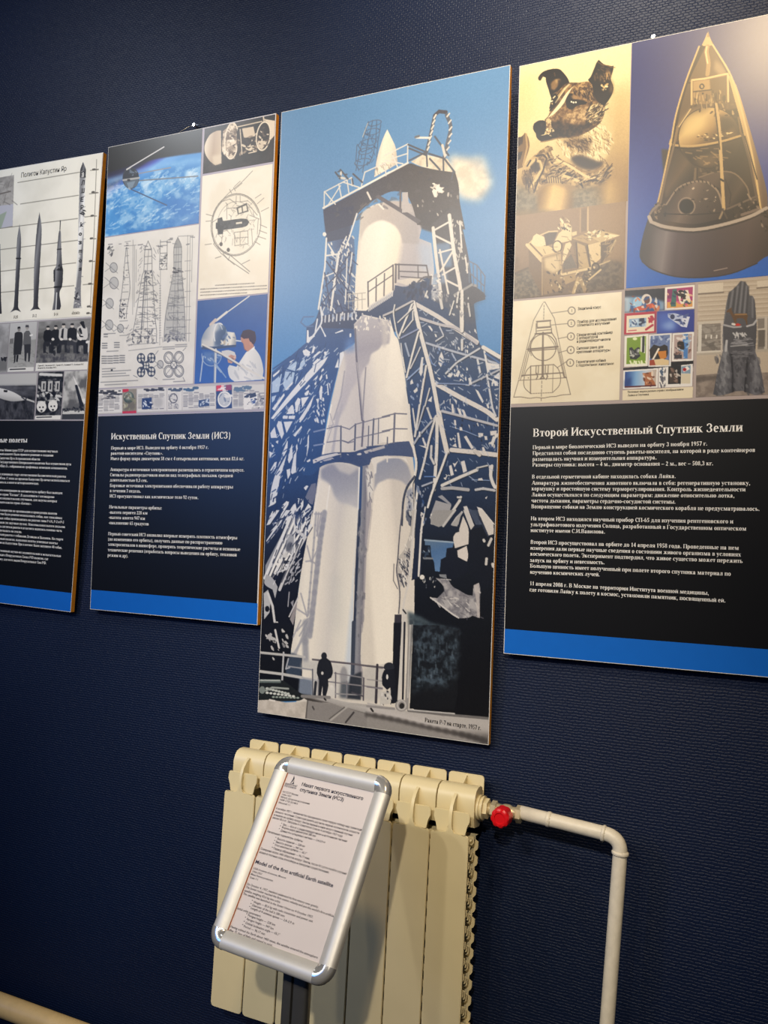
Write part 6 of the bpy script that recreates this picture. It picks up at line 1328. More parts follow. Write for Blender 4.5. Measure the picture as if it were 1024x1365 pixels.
def paint_papers():
    K = Ink(P2, a4(42, 858, 918, 826, 915, 972, 40, 990), 0.0012, 'b9b4b2')
    def page(x0, x1, ground, seed, rows=True, y0=0):
        def Y(x, t): return 860-.0365*(x-42)+8*(1-t)+t*128
        q = a4(x0, Y(x0, 0), x1, Y(x1, 0), x1, Y(x1, 1), x0, Y(x0, 1)); K.poly(q, ground)
        if rows:
            r = np.random.RandomState(seed)
            for c in range(int((x1-x0)/28)):
                for k in range(4, 15):
                    xa = x0+6+c*28; 
                    if r.rand() < .88: K.line(a4(xa, Y(xa, k/15.5), xa+18+6*r.rand(), Y(xa+20, k/15.5)), 1.1, '77757a', .5+.4*r.rand())
        return Y
    Y = page(42, 170, 'dcd9d4', 1); K.scribble(a4(46, 870, 165, 868, 165, 890, 46, 895), 22, 1.8, '3a3a40', 5, 0, 3, .95, 4); K.scribble(a4(46, 898, 120, 896, 120, 915, 46, 915), 10, 1.4, '4a4a50', 4, 0, 4, .9, 4)
    page(173, 246, '8e8678', 2, False); K.poly(a4(173, 862, 205, 861, 205, 877, 173, 878), 'c2283c'); K.poly(a4(172, 978, 245, 974, 245, 987, 172, 990), 'c22a44'); K.disc(*a4(205, 905)[0], 7, 8, '3c4c44'); K.disc(*a4(203, 898)[0], 5, 5, 'd6d0bc', .8, 1); K.poly(a4(180, 935, 240, 925, 240, 970, 180, 975), '6c6658', .9, 1); K.dabs(a4(180, 880, 240, 880, 240, 970, 180, 970), 16, 4, ['c9c2ac', '4a4a40', '8e8c6c'], 5, .7)
    page(250, 404, 'd6d3ce', 3); K.scribble(a4(280, 860, 380, 855, 380, 866, 280, 872), 16, 1.6, '34343a', 5, 0, 6, .95, 4); K.poly(a4(275, 910, 326, 906, 325, 965, 274, 968), '2c3f6c'); K.dabs(a4(278, 912, 324, 910, 322, 960, 278, 962), 10, 3.4, ['c9d0dc', '1b2a50'], 7); K.poly(a4(335, 910, 395, 905, 395, 960, 335, 965), 'cfccc8'); K.disc(*a4(360, 930)[0], 6, 7, 'b0aeac', .8, 1)
    page(408, 484, 'd9d6d0', 4); K.scribble(a4(410, 860, 482, 856, 482, 870, 410, 872), 16, 2.2, '4a5566', 4, 0, 8, .95, 6); K.poly(a4(418, 885, 470, 880, 470, 945, 420, 950), 'd2cfcb'); K.ring(*a4(440, 910)[0], 5, 6, '55555c', 1.2); K.dabs(a4(420, 890, 470, 885, 465, 960, 425, 960), 10, 3, ['8a8a90', 'bcbab8'], 9)
    page(487, 661, 'd4d1cb', 5); K.scribble(a4(495, 858, 560, 853, 560, 868, 495, 872), 16, 2.2, '44607c', 4, 0, 10, .95, 6); K.poly(a4(572, 920, 628, 912, 628, 950, 572, 955), '34486e'); K.dabs(a4(575, 925, 625, 915, 625, 948, 575, 950), 8, 3, ['b9c2cf', '1c2c4c'], 11)
    page(664, 747, '273c68', 6, False); K.poly(a4(665, 843, 705, 840, 705, 870, 665, 873), 'd23444'); K.scribble(a4(668, 846, 702, 844, 702, 870, 668, 872), 8, 1.8, 'eadfdc', 5, 0, 12, .9, 3); K.poly(a4(715, 840, 745, 838, 745, 866, 715, 868), '8c3a58'); K.disc(*a4(708, 915)[0], 8.5, 10, 'b9bcc0'); K.dabs(a4(680, 885, 735, 885, 735, 945, 680, 950), 9, 4, ['dedcd8', '7c8698'], 13); K.ring(*a4(708, 915)[0], 8.5, 10, 'e4e2de', 1.4)
    page(750, 918, 'cfccc5', 7); K.scribble(a4(756, 852, 830, 847, 830, 862, 756, 866), 20, 2.2, '5a7084', 4, 0, 14, .95, 6); K.scribble(a4(758, 868, 800, 866, 800, 878, 758, 878), 8, 1.6, '5a7084', 4, 0, 15, .9, 6); K.poly(a4(808, 890, 880, 880, 880, 925, 845, 965, 810, 970), 'e2dfda'); K.scribble(a4(812, 892, 870, 885, 865, 905, 815, 910), 12, 2.0, '2f3440', 4, -15, 16, .95, 6); K.poly(a4(845, 915, 872, 908, 870, 935, 850, 940), '34508a'); K.dabs(a4(815, 935, 915, 880, 912, 960, 815, 968), 24, 2.6, ['4a4a50', '8c8a8a', 'dedbd6'], 17)
    return K
paint_papers().build('newspaper_strip', B_SAT, .0014)
# ------------------------------------------------------------------ prints of the dog board
flat_panel('print_border', P4, [(692.8, 88), (1075, 8), (1075, 528.5), (679.6, 544)], mat('taupe_border', 'aa9c97', 0.38), B_DOG, 0.0010)
d0, d1, dg = crop(680, 20, 2.977), crop(680, 270, 2.977), crop(685, 75, 6.606)
def paint_dog():
    K = Ink(P4, [(692.8, 88.2), (841.6, 56.3), (837, 267.9), (686.7, 288.7)], 0.0010, 'e8dbb4')
    K.all(K.grad(dg(500, 60)[0], dg(520, 1350)[0], [(0, 'e4d8b2'), (.35, 'e2d4ac'), (.6, 'd2bf93'), (.85, 'a58d63'), (1, '93815f')]))
    K.poly(dg(860, 300, 1010, 250, 990, 1300, 800, 1300, 860, 900), 'b89d6d', .55, 9); K.poly(dg(40, 200, 200, 150, 180, 600, 40, 700), 'd9c99c', .6, 8)
    dark, mid, lt = '2a1c12', '6c5337', 'e6dab8'
    # body and neck fur
    K.poly(dg(330, 750, 420, 700, 560, 690, 700, 600, 800, 430, 860, 450, 880, 620, 860, 800, 800, 920, 760, 960, 560, 900, 460, 920, 350, 860, 310, 800), K.grad(dg(350, 800)[0], dg(850, 700)[0], [(0, 'd9c89f'), (.4, 'c9b589'), (.75, 'e0d2ab'), (1, 'd2c096')]), 1, 1)
    K.scribble(dg(360, 740, 800, 560, 860, 700, 780, 930, 480, 900), 170, 1.1, '8f7650', 6, 60, 4, .5, 40); K.scribble(dg(360, 740, 800, 560, 860, 700, 780, 930, 480, 900), 150, 1.1, 'ece0bf', 6, 60, 5, .6, 40)
    K.poly(dg(430, 740, 560, 715, 640, 720, 700, 760, 640, 860, 560, 800, 480, 790), '7d6442', .6, 2.4); K.scribble(dg(430, 740, 680, 720, 640, 850, 500, 800), 50, 1.2, '543f27', 5, 50, 6, .6, 40)
    # head
    head = dg(310, 520, 330, 440, 330, 380, 360, 320, 420, 260, 490, 235, 580, 235, 650, 225, 690, 240, 740, 330, 800, 430, 800, 500, 770, 580, 700, 640, 560, 710, 400, 720, 330, 700, 280, 640, 275, 560)
    K.poly(head, K.noisy('6a5236', 'a98d62', 4, 7)); K.poly(dg(480, 300, 540, 260, 620, 230, 690, 245, 720, 330, 690, 400, 560, 370, 500, 330), K.noisy('74593a', 'bfa578', 2.6, 8)); K.scribble(dg(500, 300, 680, 240, 720, 380, 560, 360), 60, 1.0, '38271a', 4, 70, 9, .7, 30)
    K.poly(dg(290, 590, 330, 520, 420, 500, 430, 600, 560, 600, 640, 560, 700, 600, 640, 650, 560, 700, 400, 716, 330, 702, 290, 660), K.noisy('2c1e13', '5a432b', 3, 10), .95, 1.2)
    K.poly(dg(330, 510, 400, 460, 460, 420, 480, 480, 440, 540, 360, 590, 310, 570), K.noisy('7a6040', 'b2966a', 2.6, 11), .9, 1); K.poly(dg(430, 520, 540, 470, 640, 440, 720, 440, 690, 540, 620, 600, 500, 590), K.noisy('8a6e49', 'cdb68c', 3, 12), .9, 1.5); K.poly(dg(590, 480, 660, 450, 690, 520, 620, 570), 'd6c29a', .6, 2)
    K.poly(dg(690, 440, 790, 430, 800, 480, 760, 560, 680, 600, 650, 560, 700, 510), K.noisy('5e482e', 'd0bb92', 2.4, 13)); K.scribble(dg(650, 440, 800, 430, 780, 570, 640, 610), 50, 1.2, 'e2d4ae', 7, -40, 14, .7, 20); K.scribble(dg(640, 450, 800, 440, 760, 600, 620, 640), 50, 1.3, '3a2a1b', 7, -40, 15, .7, 20)
    # blaze and dark brow stripe
    K.poly(dg(360, 470, 400, 420, 440, 360, 480, 310, 540, 255, 510, 290, 470, 360, 440, 420, 380, 490, 310, 550, 290, 560), lt); K.poly(dg(330, 440, 360, 370, 410, 310, 470, 250, 500, 240, 440, 300, 395, 360, 380, 420, 340, 470, 312, 490), dark); K.poly(dg(385, 350, 440, 280, 490, 240, 455, 300, 400, 370), 'b79f74'); K.line(dg(370, 410, 450, 290, 490, 250), 2.0, lt, .7)
    K.poly(dg(312, 470, 330, 390, 352, 330, 380, 330, 370, 400, 340, 440), dark); K.line(dg(325, 400, 342, 396), 1.8, 'e9dfc2'); K.line(dg(338, 415, 342, 425), 1.5, 'c9b68c'); K.line(dg(350, 370, 365, 355), 1.6, lt)
    # eye
    K.poly(dg(462, 380, 490, 330, 520, 330, 520, 380, 580, 385, 640, 405, 640, 425, 560, 440, 520, 468, 490, 470, 465, 440), dark); K.poly(dg(500, 395, 530, 385, 565, 398, 550, 430, 515, 432), '17100b')
    for x, y in ((510, 404), (528, 410), (548, 408)): K.disc(*dg(x, y)[0], 1.2, 1.2, 'f2ead2')
    K.line(dg(500, 386, 560, 388, 640, 410), 1.8, '1c130c'); K.poly(dg(500, 350, 560, 345, 620, 380, 590, 388, 520, 378), 'ad9166', .9, .8)
    # nose and mouth
    K.poly(dg(285, 560, 340, 520, 330, 600, 350, 660, 320, 700, 290, 690, 280, 620), K.noisy('8a6f4a', 'd6c49c', 2.4, 16)); K.poly(dg(172, 625, 180, 595, 220, 570, 262, 568, 285, 580, 285, 640, 270, 690, 230, 700, 195, 680, 175, 650), '1e140d'); K.poly(dg(235, 590, 262, 585, 258, 620, 240, 625), '5a452f', .8, .8)
    K.poly(dg(195, 680, 240, 700, 300, 690, 340, 690, 400, 716, 360, 735, 300, 750, 240, 750, 205, 720), '2a1c12'); K.line(dg(240, 756, 300, 748, 360, 728, 420, 720), 1.6, '8d7450', .9); K.poly(dg(250, 755, 330, 750, 390, 735, 340, 800, 300, 790), 'dccda6', .8, 2)
    K.dabs(dg(280, 640, 350, 640, 350, 700, 290, 700), 16, 2.6, ['e2d5b0', '3a2a1b'], 17, .9)
    # ears
    K.poly(dg(218, 205, 222, 180, 260, 140, 330, 116, 400, 116, 440, 150, 475, 195, 492, 235, 450, 250, 400, 300, 350, 330, 335, 380, 318, 330, 310, 300, 290, 240, 282, 190, 255, 180, 240, 215, 225, 216), '251810'); K.poly(dg(222, 205, 245, 170, 285, 160, 262, 178, 240, 212), '4d3a25'); K.poly(dg(325, 245, 350, 215, 395, 200, 420, 215, 395, 260, 360, 305, 330, 295), '9a8058', 1, .8); K.poly(dg(360, 205, 415, 205, 400, 240, 375, 240), 'bfa67a', .9, .8); K.poly(dg(390, 210, 420, 210, 410, 280, 395, 285), '33230f', .8, .6); K.line(dg(360, 150, 365, 175), 1.6, '6a5336')
    K.poly(dg(655, 210, 680, 180, 710, 110, 730, 60, 750, 35, 790, 70, 840, 92, 878, 85, 878, 120, 856, 200, 876, 260, 876, 310, 850, 370, 800, 440, 740, 400, 705, 330, 690, 250, 665, 225), '20150d'); K.poly(dg(760, 170, 830, 130, 865, 140, 850, 210, 790, 240, 760, 215), 'b79c70', 1, 1); K.poly(dg(705, 175, 735, 140, 745, 200, 715, 225), '8f754d', 1, .8); K.scribble(dg(700, 130, 860, 110, 840, 260, 710, 240), 40, 1.2, '2c1d11', 7, 80, 18, .75, 20); K.dabs(dg(765, 245, 825, 245, 820, 320, 780, 300), 9, 3, ['e6d8b0', 'c9b283'], 19); K.poly(dg(690, 330, 740, 300, 840, 320, 800, 430, 740, 400), '2c1d12', .9, 1); K.line(dg(740, 55, 790, 80, 870, 95), 1.2, '7a6140'); K.scribble(dg(740, 50, 870, 95, 850, 140, 730, 120), 12, 1.2, '8a6f48', 4, 20, 20, .7)
    K.poly(dg(860, 200, 878, 260, 876, 330, 850, 330, 840, 300), '9d855c', .8, 1)
    # harness
    K.poly(dg(100, 960, 200, 860, 300, 790, 340, 800, 360, 870, 440, 920, 520, 960, 620, 1000, 720, 1000, 790, 940, 800, 900, 830, 950, 865, 1000, 850, 1070, 790, 1140, 700, 1150, 600, 1170, 480, 1130, 380, 1110, 300, 1120, 230, 1160, 180, 1250, 130, 1200, 70, 1080), K.noisy('7d6745', 'c6b084', 5, 21)); K.poly(dg(500, 900, 560, 875, 640, 890, 740, 930, 790, 930, 770, 970, 690, 1000, 600, 985, 540, 950), '473726', .95, 1)
    for l, w, c in (((340, 840, 380, 910, 480, 960, 560, 1010, 640, 1060, 720, 1075, 800, 1040, 855, 980), 3.0, 'd8c69c'), ((300, 860, 340, 940, 420, 1000, 520, 1050, 600, 1100), 2.4, '5c4730'), ((520, 960, 600, 1010, 700, 1020, 790, 970), 2.2, 'a38a5f'), ((350, 1010, 460, 1040, 560, 1090, 600, 1140), 2.4, '3f3020'), ((430, 1050, 520, 1080, 590, 1110), 3.4, 'd2bf93'), ((250, 1110, 340, 1060, 420, 1090, 430, 1120), 2.0, '4c3a26'), ((140, 960, 180, 920, 230, 930, 245, 990, 210, 1060, 160, 1150), 3.6, 'd0bd92'), ((120, 970, 150, 920), 2, '443422'), ((620, 1110, 700, 1095, 790, 1110, 850, 1050), 2.4, '4a3926'), ((200, 880, 260, 870, 290, 900, 260, 1010, 220, 1090, 180, 1200), 2.2, '54412b'), ((590, 1100, 610, 1160), 1.6, '30241a')): K.line(dg(*l), w, c)
    K.poly(dg(150, 970, 190, 930, 225, 945, 235, 1000, 190, 1030, 160, 1010), '54452f', .95, .8); K.scribble(dg(300, 880, 420, 950, 600, 1080, 840, 1000, 780, 1130, 500, 1120, 300, 1080), 70, 1.3, '5a4630', 8, -30, 22, .7, 25); K.scribble(dg(300, 880, 420, 950, 600, 1080, 840, 1000, 780, 1130, 500, 1120, 300, 1080), 60, 1.2, 'd9c79d', 8, -30, 23, .7, 25); K.scribble(dg(80, 1000, 200, 900, 240, 1100, 120, 1200), 30, 1.4, '4d3b27', 8, 80, 24, .7, 25)
    K.poly(dg(780, 1000, 862, 980, 850, 1070, 790, 1130), 'b59c6e', .7, 1.5); K.scribble(dg(760, 1000, 862, 980, 840, 1080, 770, 1140), 16, 1.3, '4d3b27', 8, -50, 25, .8, 15)
    K.poly(dg(280, 1070, 330, 1060, 430, 1080, 425, 1120, 300, 1115), 'cdb98d', .9, .6); 
    for k in range(7): K.line(dg(290+20*k, 1066, 296+20*k, 1116), 1.3, '6a553a')
    # something standing at the left edge
    K.poly(dg(30, 740, 80, 700, 100, 675, 130, 720, 140, 800, 110, 900, 80, 980, 30, 1000), '8d7448'); K.poly(dg(35, 720, 85, 705, 80, 770, 40, 800), '5a452c'); K.poly(dg(40, 850, 80, 840, 60, 910, 35, 920), '4a3925'); K.line(dg(110, 690, 120, 800, 85, 960), 2.6, 'bba275')
    # cloth at the bottom
    K.poly(dg(20, 1120, 120, 1180, 220, 1240, 230, 1360, 20, 1360), K.noisy('7d7562', '9c9480', 4, 26), .85, 3); K.poly(dg(520, 1180, 620, 1160, 780, 1150, 790, 1340, 520, 1340), K.noisy('837c6a', 'a49b86', 3, 27), .85, 3)
    K.poly(dg(215, 1250, 260, 1160, 350, 1130, 450, 1160, 510, 1230, 515, 1360, 215, 1360), K.grad(dg(220, 1250)[0], dg(515, 1260)[0], [(0, '94783f'), (.4, 'd6bf88'), (.7, 'd0b781'), (1, '8f764a')]), 1, 2.2); K.poly(dg(720, 1150, 860, 1080, 960, 1160, 980, 1290, 760, 1300), K.grad(dg(740, 1220)[0], dg(980, 1220)[0], [(0, '9c845a'), (.4, 'c9b078'), (1, 'a88c58')]), .8, 5)
    K.grain(.05, 1.2, 3); K.gamma(1.55, 1.04); return K
paint_dog().build('dog_photograph', B_DOG, .0014)
cb = crop(680, 260, 6.606)
def paint_cabin():
    K = Ink(P4, [(686.7, 288.7), (837, 267.9), (830, 384.2), (684.7, 401)], 0.0010, '9c8668')
    K.all(K.grad(cb(500, 150)[0], cb(520, 900)[0], [(0, 'a08767'), (.5, '9b8365'), (.75, '8d775c'), (1, '83705a')]))
    K.poly(cb(700, 120, 1000, 80, 980, 600, 700, 560), 'aa9068', .6, 5); K.poly(cb(625, 120, 690, 110, 690, 310, 620, 330), '8d785a', .9); K.line(cb(622, 120, 620, 330), 1.6, 'b59c78'); K.line(cb(688, 110, 686, 310), 2.2, 'c9b28c')
    K.poly(cb(30, 700, 160, 650, 280, 890, 25, 920), K.noisy('6e6454', '958974', 3, 4), .9, 1); K.poly(cb(650, 640, 900, 580, 990, 600, 990, 820, 600, 870), K.noisy('675a48', '85765f', 4, 5), .9, 2)
    K.poly(cb(165, 470, 280, 580, 290, 880, 240, 800, 170, 650), '8a7457'); K.poly(cb(290, 540, 440, 505, 455, 700, 460, 840, 300, 880, 290, 700), '9d8560'); K.poly(cb(800, 420, 930, 390, 910, 470, 850, 560, 800, 640), '75634a'); K.poly(cb(540, 380, 700, 430, 720, 640, 600, 660), '8f7856'); K.poly(cb(470, 600, 540, 520, 590, 640, 470, 660), '7e715e')
    K.poly(cb(150, 440, 200, 390, 300, 430, 380, 470, 440, 500, 290, 545, 280, 570), 'd9c598'); K.line(cb(150, 440, 278, 580), 4, 'd9c79d'); K.line(cb(180, 430, 290, 545), 2, '8d7657')
    K.poly(cb(205, 370, 235, 342, 300, 370, 325, 400, 310, 445, 250, 455, 190, 430), 'e2d2aa'); K.poly(cb(300, 350, 360, 320, 420, 330, 380, 430, 320, 450), '6a5842'); K.line(cb(270, 355, 340, 325, 420, 320), 2, 'd2bf97')
    K.poly(cb(430, 340, 490, 290, 545, 280, 545, 400, 470, 420, 390, 420), 'ddcba2'); K.poly(cb(450, 290, 440, 240, 480, 250, 520, 250, 545, 280, 500, 310, 460, 320), 'd6c298'); K.dabs(cb(400, 200, 540, 190, 540, 320, 430, 330), 30, 2.6, ['54442f', 'e6d8b4', '8d7552'], 6, .95, 60); K.poly(cb(545, 330, 590, 320, 590, 350, 550, 365), 'd9c79c')
    K.poly(cb(370, 450, 390, 415, 430, 412, 455, 440, 445, 490, 400, 490), 'e0d0a8'); K.poly(cb(470, 500, 490, 430, 530, 415, 545, 440, 500, 540, 460, 620), 'ddcca4'); K.ring(*cb(418, 455)[0], 6, 7.5, '6e5a40', 1.4)
    K.poly(cb(545, 385, 640, 350, 800, 405, 700, 435), 'b8a076'); K.poly(cb(690, 440, 800, 410, 800, 560, 710, 640, 690, 560), 'd8c499'); K.poly(cb(590, 420, 660, 450, 700, 640, 600, 650), 'bfa87c'); K.line(cb(585, 420, 600, 640), 2, '6e5a40'); K.line(cb(680, 450, 710, 640), 2.2, '6a573e')
    K.poly(cb(650, 340, 780, 310, 970, 355, 800, 420), 'c9b488'); K.dabs(cb(660, 330, 860, 310, 900, 380, 700, 380), 22, 3.6, ['e6d8b2', '6a5740', '9c8560'], 7, .95); K.poly(cb(880, 345, 970, 358, 830, 405), 'e6d6ae')
    K.poly(cb(300, 560, 435, 525, 445, 660, 380, 690, 310, 650), 'd6c39a', .95, 1); K.line(cb(290, 545, 440, 505, 455, 700), 2.2, 'c2ab80'); K.line(cb(285, 560, 285, 880), 1.6, 'b59e78')
    K.line(cb(470, 700, 600, 670, 740, 640), 3.4, 'd6c297'); K.line(cb(560, 860, 600, 740), 4.4, 'bfa87e'); K.line(cb(620, 740, 670, 860), 5, 'ad966f'); K.line(cb(680, 760, 800, 660), 2.2, 'd6c298'); K.line(cb(780, 620, 880, 580), 1.8, 'c9b58c'); K.ring(*cb(755, 635)[0], 4.5, 5, '54442f', 1.6); K.poly(cb(470, 720, 580, 690, 580, 750, 490, 790), 'b39b72'); K.line(cb(930, 400, 880, 500), 2, 'c9b58c')
    K.dabs(cb(320, 680, 460, 660, 460, 860, 330, 860), 34, 2.8, ['e2d3ab', '5c4a34', 'a48c66'], 8, .9); K.dabs(cb(460, 680, 740, 640, 680, 860, 440, 860), 44, 2.6, ['dccca4', '5c4a34', '9c8560'], 9, .9); K.scribble(cb(280, 380, 800, 330, 780, 640, 320, 660), 40, 1.1, '6e5a40', 7, 40, 10, .5, 50); K.scribble(cb(800, 420, 930, 400, 820, 640), 22, 1.2, 'b59e78', 7, -40, 11, .7, 40)
    K.poly(cb(30, 550, 75, 550, 85, 640, 40, 670), '8d7556', .8, 1.4); K.line(cb(30, 700, 160, 645), 3, '77654c')
    K.poly(cb(30, 165, 1010, 55, 1010, 80, 30, 200), 'a48c6a', .5, 2); K.grain(.05, 1.2, 3); K.gamma(1.35); return K
paint_cabin().build('cabin_photograph', B_DOG, .0014)
cp = crop(850, 40, 4.0155)
def paint_capsule():
    K = Ink(P4, [(843.2, 55.9), (1075, 7), (1075, 362.7), (834.5, 384.9)], 0.0010, '3a64a8')
    K.all(K.grad((920, 40), (905, 380), [(0, '3f4a86'), (.3, '44528f'), (.6, '4264a8'), (.85, '3f7cbc'), (1, '3f86c6')])); K.grain(.02, 3, 3)
    cone = cp(365, 60, 400, 60, 420, 110, 490, 230, 520, 300, 560, 420, 610, 560, 670, 800, 700, 960, 690, 975, 600, 1020, 450, 1066, 300, 1085, 150, 1070, 80, 1042, 62, 1000, 75, 960, 110, 920, 180, 600, 210, 450, 260, 280, 335, 95)
    K.poly(cone, K.grad(cp(180, 600)[0], cp(640, 640)[0], [(0, '57493c'), (.3, '75644f'), (.6, '4c4036'), (.8, '3a312b'), (1, '55483c')])); K.poly(cp(365, 90, 400, 85, 480, 240, 470, 270, 290, 280, 270, 280), '8a765a'); K.poly(cp(270, 290, 480, 260, 540, 430, 560, 560, 440, 600, 200, 600, 230, 430), '7d6a52'); K.poly(cp(455, 440, 540, 420, 600, 620, 560, 700, 470, 700), '3a312a', .9, 1)
    K.poly(cp(480, 230, 530, 300, 610, 560, 690, 850, 699, 960, 660, 960, 600, 700, 555, 500, 505, 320), K.grad(cp(560, 560)[0], cp(640, 540)[0], [(0, 'd0b98c'), (.5, 'b39c78'), (1, '8a7866')]))
    K.poly(cp(372, 20, 380, 12, 388, 40, 405, 78, 395, 85, 352, 88, 345, 82, 360, 50), 'cdb890'); K.poly(cp(378, 5, 386, 40, 372, 40), 'b09a74')
    K.line(cp(375, 90, 370, 120, 380, 180, 375, 240), 5.4, 'b8a17a'); K.line(cp(372, 90, 366, 120, 376, 180), 1.6, 'e0cfa8'); K.poly(cp(415, 160, 450, 190, 480, 230, 440, 250, 410, 210), 'b7a587', .8, 1.5)
    K.poly(cp(290, 270, 400, 258, 480, 238, 485, 360, 470, 395, 300, 400, 290, 380), 'a18a66'); K.poly(cp(300, 278, 385, 268, 388, 322, 300, 332), 'baa37a'); K.poly(cp(388, 265, 478, 248, 478, 380, 400, 388), '86724f'); K.line(cp(292, 270, 360, 262, 480, 236), 2.6, 'd9c69c'); K.line(cp(300, 332, 395, 322), 1.6, '5c4d39'); K.ring(*cp(345, 304)[0], 2.6, 3.0, '3f3428', 1.4); K.disc(*cp(350, 342)[0], 1.2, 1.2, '3a2f24'); K.line(cp(290, 275, 290, 400), 2.4, 'd0bc92'); K.line(cp(484, 238, 486, 385), 2.4, 'd6c299'); K.scribble(cp(300, 335, 475, 320, 470, 395, 300, 400), 30, 1.4, '5e4e3a', 7, 85, 4, .7, 15); K.scribble(cp(300, 335, 475, 320, 470, 395, 300, 400), 20, 1.2, 'd2be94', 7, 85, 5, .7, 15)
    # sphere
    cx, cy = cp(385, 580)[0]
    K.disc(cx, cy, 41.5, 40.5, K.grad(cp(240, 470)[0], cp(500, 740)[0], [(0, '7a674c'), (.2, 'cab488'), (.38, 'b29a70'), (.55, '75624a'), (.72, '4e4236'), (1, '3a322a')])); K.poly(cp(240, 480, 300, 440, 360, 450, 370, 520, 300, 570, 230, 570), 'd9c698', .8, 4); K.poly(cp(430, 460, 500, 470, 545, 540, 520, 640, 450, 600), '4c4034', .85, 3); K.poly(cp(440, 560, 520, 520, 540, 570, 470, 610), '8a7658', .8, 2)
    K.poly(cp(222, 630, 430, 640, 520, 630, 470, 720, 380, 745, 290, 720, 240, 670), '3d342b', .8, 2.5); K.poly(cp(300, 690, 430, 650, 430, 730, 340, 745), '8d7a5e', .8, 3); K.dabs(cp(320, 560, 500, 530, 520, 580, 330, 600), 26, 2.6, ['e6d6ac', '5a4b38'], 6, .9, 0); K.scribble(cp(240, 640, 500, 630, 440, 730, 300, 720), 20, 1.6, 'b09a76', 8, 10, 7, .7, 30)
    K.line(cp(190, 618, 300, 622, 440, 600, 560, 565), 3.0, 'c2ac82'); K.line(cp(190, 630, 300, 636, 440, 612, 560, 578), 1.6, '2f2821'); K.ring(cx, cy, 41.5, 40.5, '4a3e30', 1.2, .8, 60, 250); K.line(cp(280, 430, 215, 520, 195, 620), 3.4, '9c8868'); K.line(cp(285, 425, 222, 520), 1.2, 'dcc9a0'); K.line(cp(180, 590, 175, 610, 190, 620), 3.4, 'c9b48a'); K.line(cp(540, 470, 555, 560), 2.4, '8a7658')
    K.dabs(cp(270, 400, 560, 380, 540, 470, 290, 450), 26, 3.4, ['cbb68e', '5a4b38', '8a7658'], 8, .85)
    # cabin below
    K.poly(cp(130, 640, 230, 650, 310, 740, 300, 820, 150, 900), K.grad(cp(150, 700)[0], cp(300, 780)[0], [(0, '5c5042'), (.6, '80705a'), (1, '4c4238')]), .9, 1); K.poly(cp(330, 790, 420, 760, 520, 770, 580, 830, 600, 900, 560, 960, 450, 960, 440, 850), K.grad(cp(420, 800)[0], cp(590, 880)[0], [(0, '75665a'), (.4, '54483f'), (.7, '6c5e52'), (1, '40372f')])); K.poly(cp(135, 1020, 150, 930, 210, 850, 290, 810, 370, 810, 430, 860, 460, 950, 455, 1010, 300, 1040), K.grad(cp(160, 900)[0], cp(450, 980)[0], [(0, '5a4e45'), (.35, '8d7e70'), (.6, '6c5f55'), (1, '5a4e46')])); K.line(cp(155, 935, 215, 850, 295, 815, 375, 815, 430, 865, 458, 950), 2.2, 'a59684'); K.line(cp(330, 790, 430, 760, 520, 770, 585, 840, 600, 905), 1.8, '94846f')
    for k in range(12): t = k/11; K.line(cp(200+230*t, 865-60*math.sin(PI*t*.9), 204+230*t, 875-60*math.sin(PI*t*.9)), 1.2, '40362f')
    K.disc(*cp(263, 945)[0], 9.4, 9.6, '1c1715'); K.ring(*cp(263, 945)[0], 11, 11.4, 'a89a8a', 1.4, .9); K.dabs(cp(280, 840, 420, 870, 430, 980, 310, 980), 16, 3, ['b9ab9a', 'd9ccb8', '4e443c'], 9, .8); K.line(cp(140, 985, 300, 990, 440, 980), 1.4, '3f3630'); K.line(cp(470, 800, 500, 880, 490, 960), 1.2, '3c332c')
    K.poly(cp(305, 740, 320, 740, 318, 800, 300, 810), '8a7a64'); K.line(cp(320, 740, 318, 800), 1.2, '2f2821'); K.dabs(cp(330, 740, 430, 740, 420, 780, 340, 790), 8, 4, ['8d7d68', '4e4338'], 10, .8)
    # poles and frame
    for l, w, c in (((420, 400, 435, 500, 445, 650, 455, 830, 462, 960), 4.2, 'c9b48c'), ((412, 400, 428, 520, 440, 640), 1.4, '3f3428'), ((330, 90, 258, 280, 205, 460, 178, 610, 120, 880, 100, 960), 2.4, 'cfba90'), ((345, 95, 270, 285), 1.2, '4a3e30'), ((215, 470, 190, 600, 130, 880), 1.2, '4a3f34'), ((195, 620, 150, 790, 120, 940), 3.0, '93836d'), ((402, 80, 490, 225, 530, 330, 575, 500, 620, 700, 660, 960), 2.2, 'd6c196'), ((560, 560, 600, 700, 645, 940), 2.8, '7c6d5c'), ((575, 570, 640, 800), 1.2, '2f2822'), ((110, 930, 95, 970, 100, 1000), 4, '8a7a68'), ((445, 800, 460, 810), 2.2, '2f2822'), ((462, 960, 440, 1010), 2.6, 'a89880'), ((455, 960, 480, 1010), 2.2, '6c5f52'), ((480, 960, 640, 890), 2.6, '85776a'), ((560, 990, 650, 960), 4, '93857a'), ((600, 960, 640, 940), 5, '3f3730'), ((590, 880, 610, 910, 650, 960), 2, 'a59684')): K.line(cp(*l), w, c)
    K.dabs(cp(480, 940, 650, 890, 650, 990, 500, 1010), 22, 3.4, ['94867a', '2f2823', '6c6056'], 11, .9); K.dabs(cp(85, 930, 150, 930, 150, 1020, 85, 1020), 14, 3, ['a5957f', '3c332c'], 12, .9)
    # base ring
    sk = cp(60, 1000, 75, 1040, 150, 1070, 300, 1085, 450, 1060, 600, 1010, 700, 955)+[(1075, 270), (1075, 330)]+cp(700, 1210, 620, 1260, 500, 1305, 350, 1326, 200, 1320, 80, 1280, 25, 1240, 12, 1200, 30, 1100)
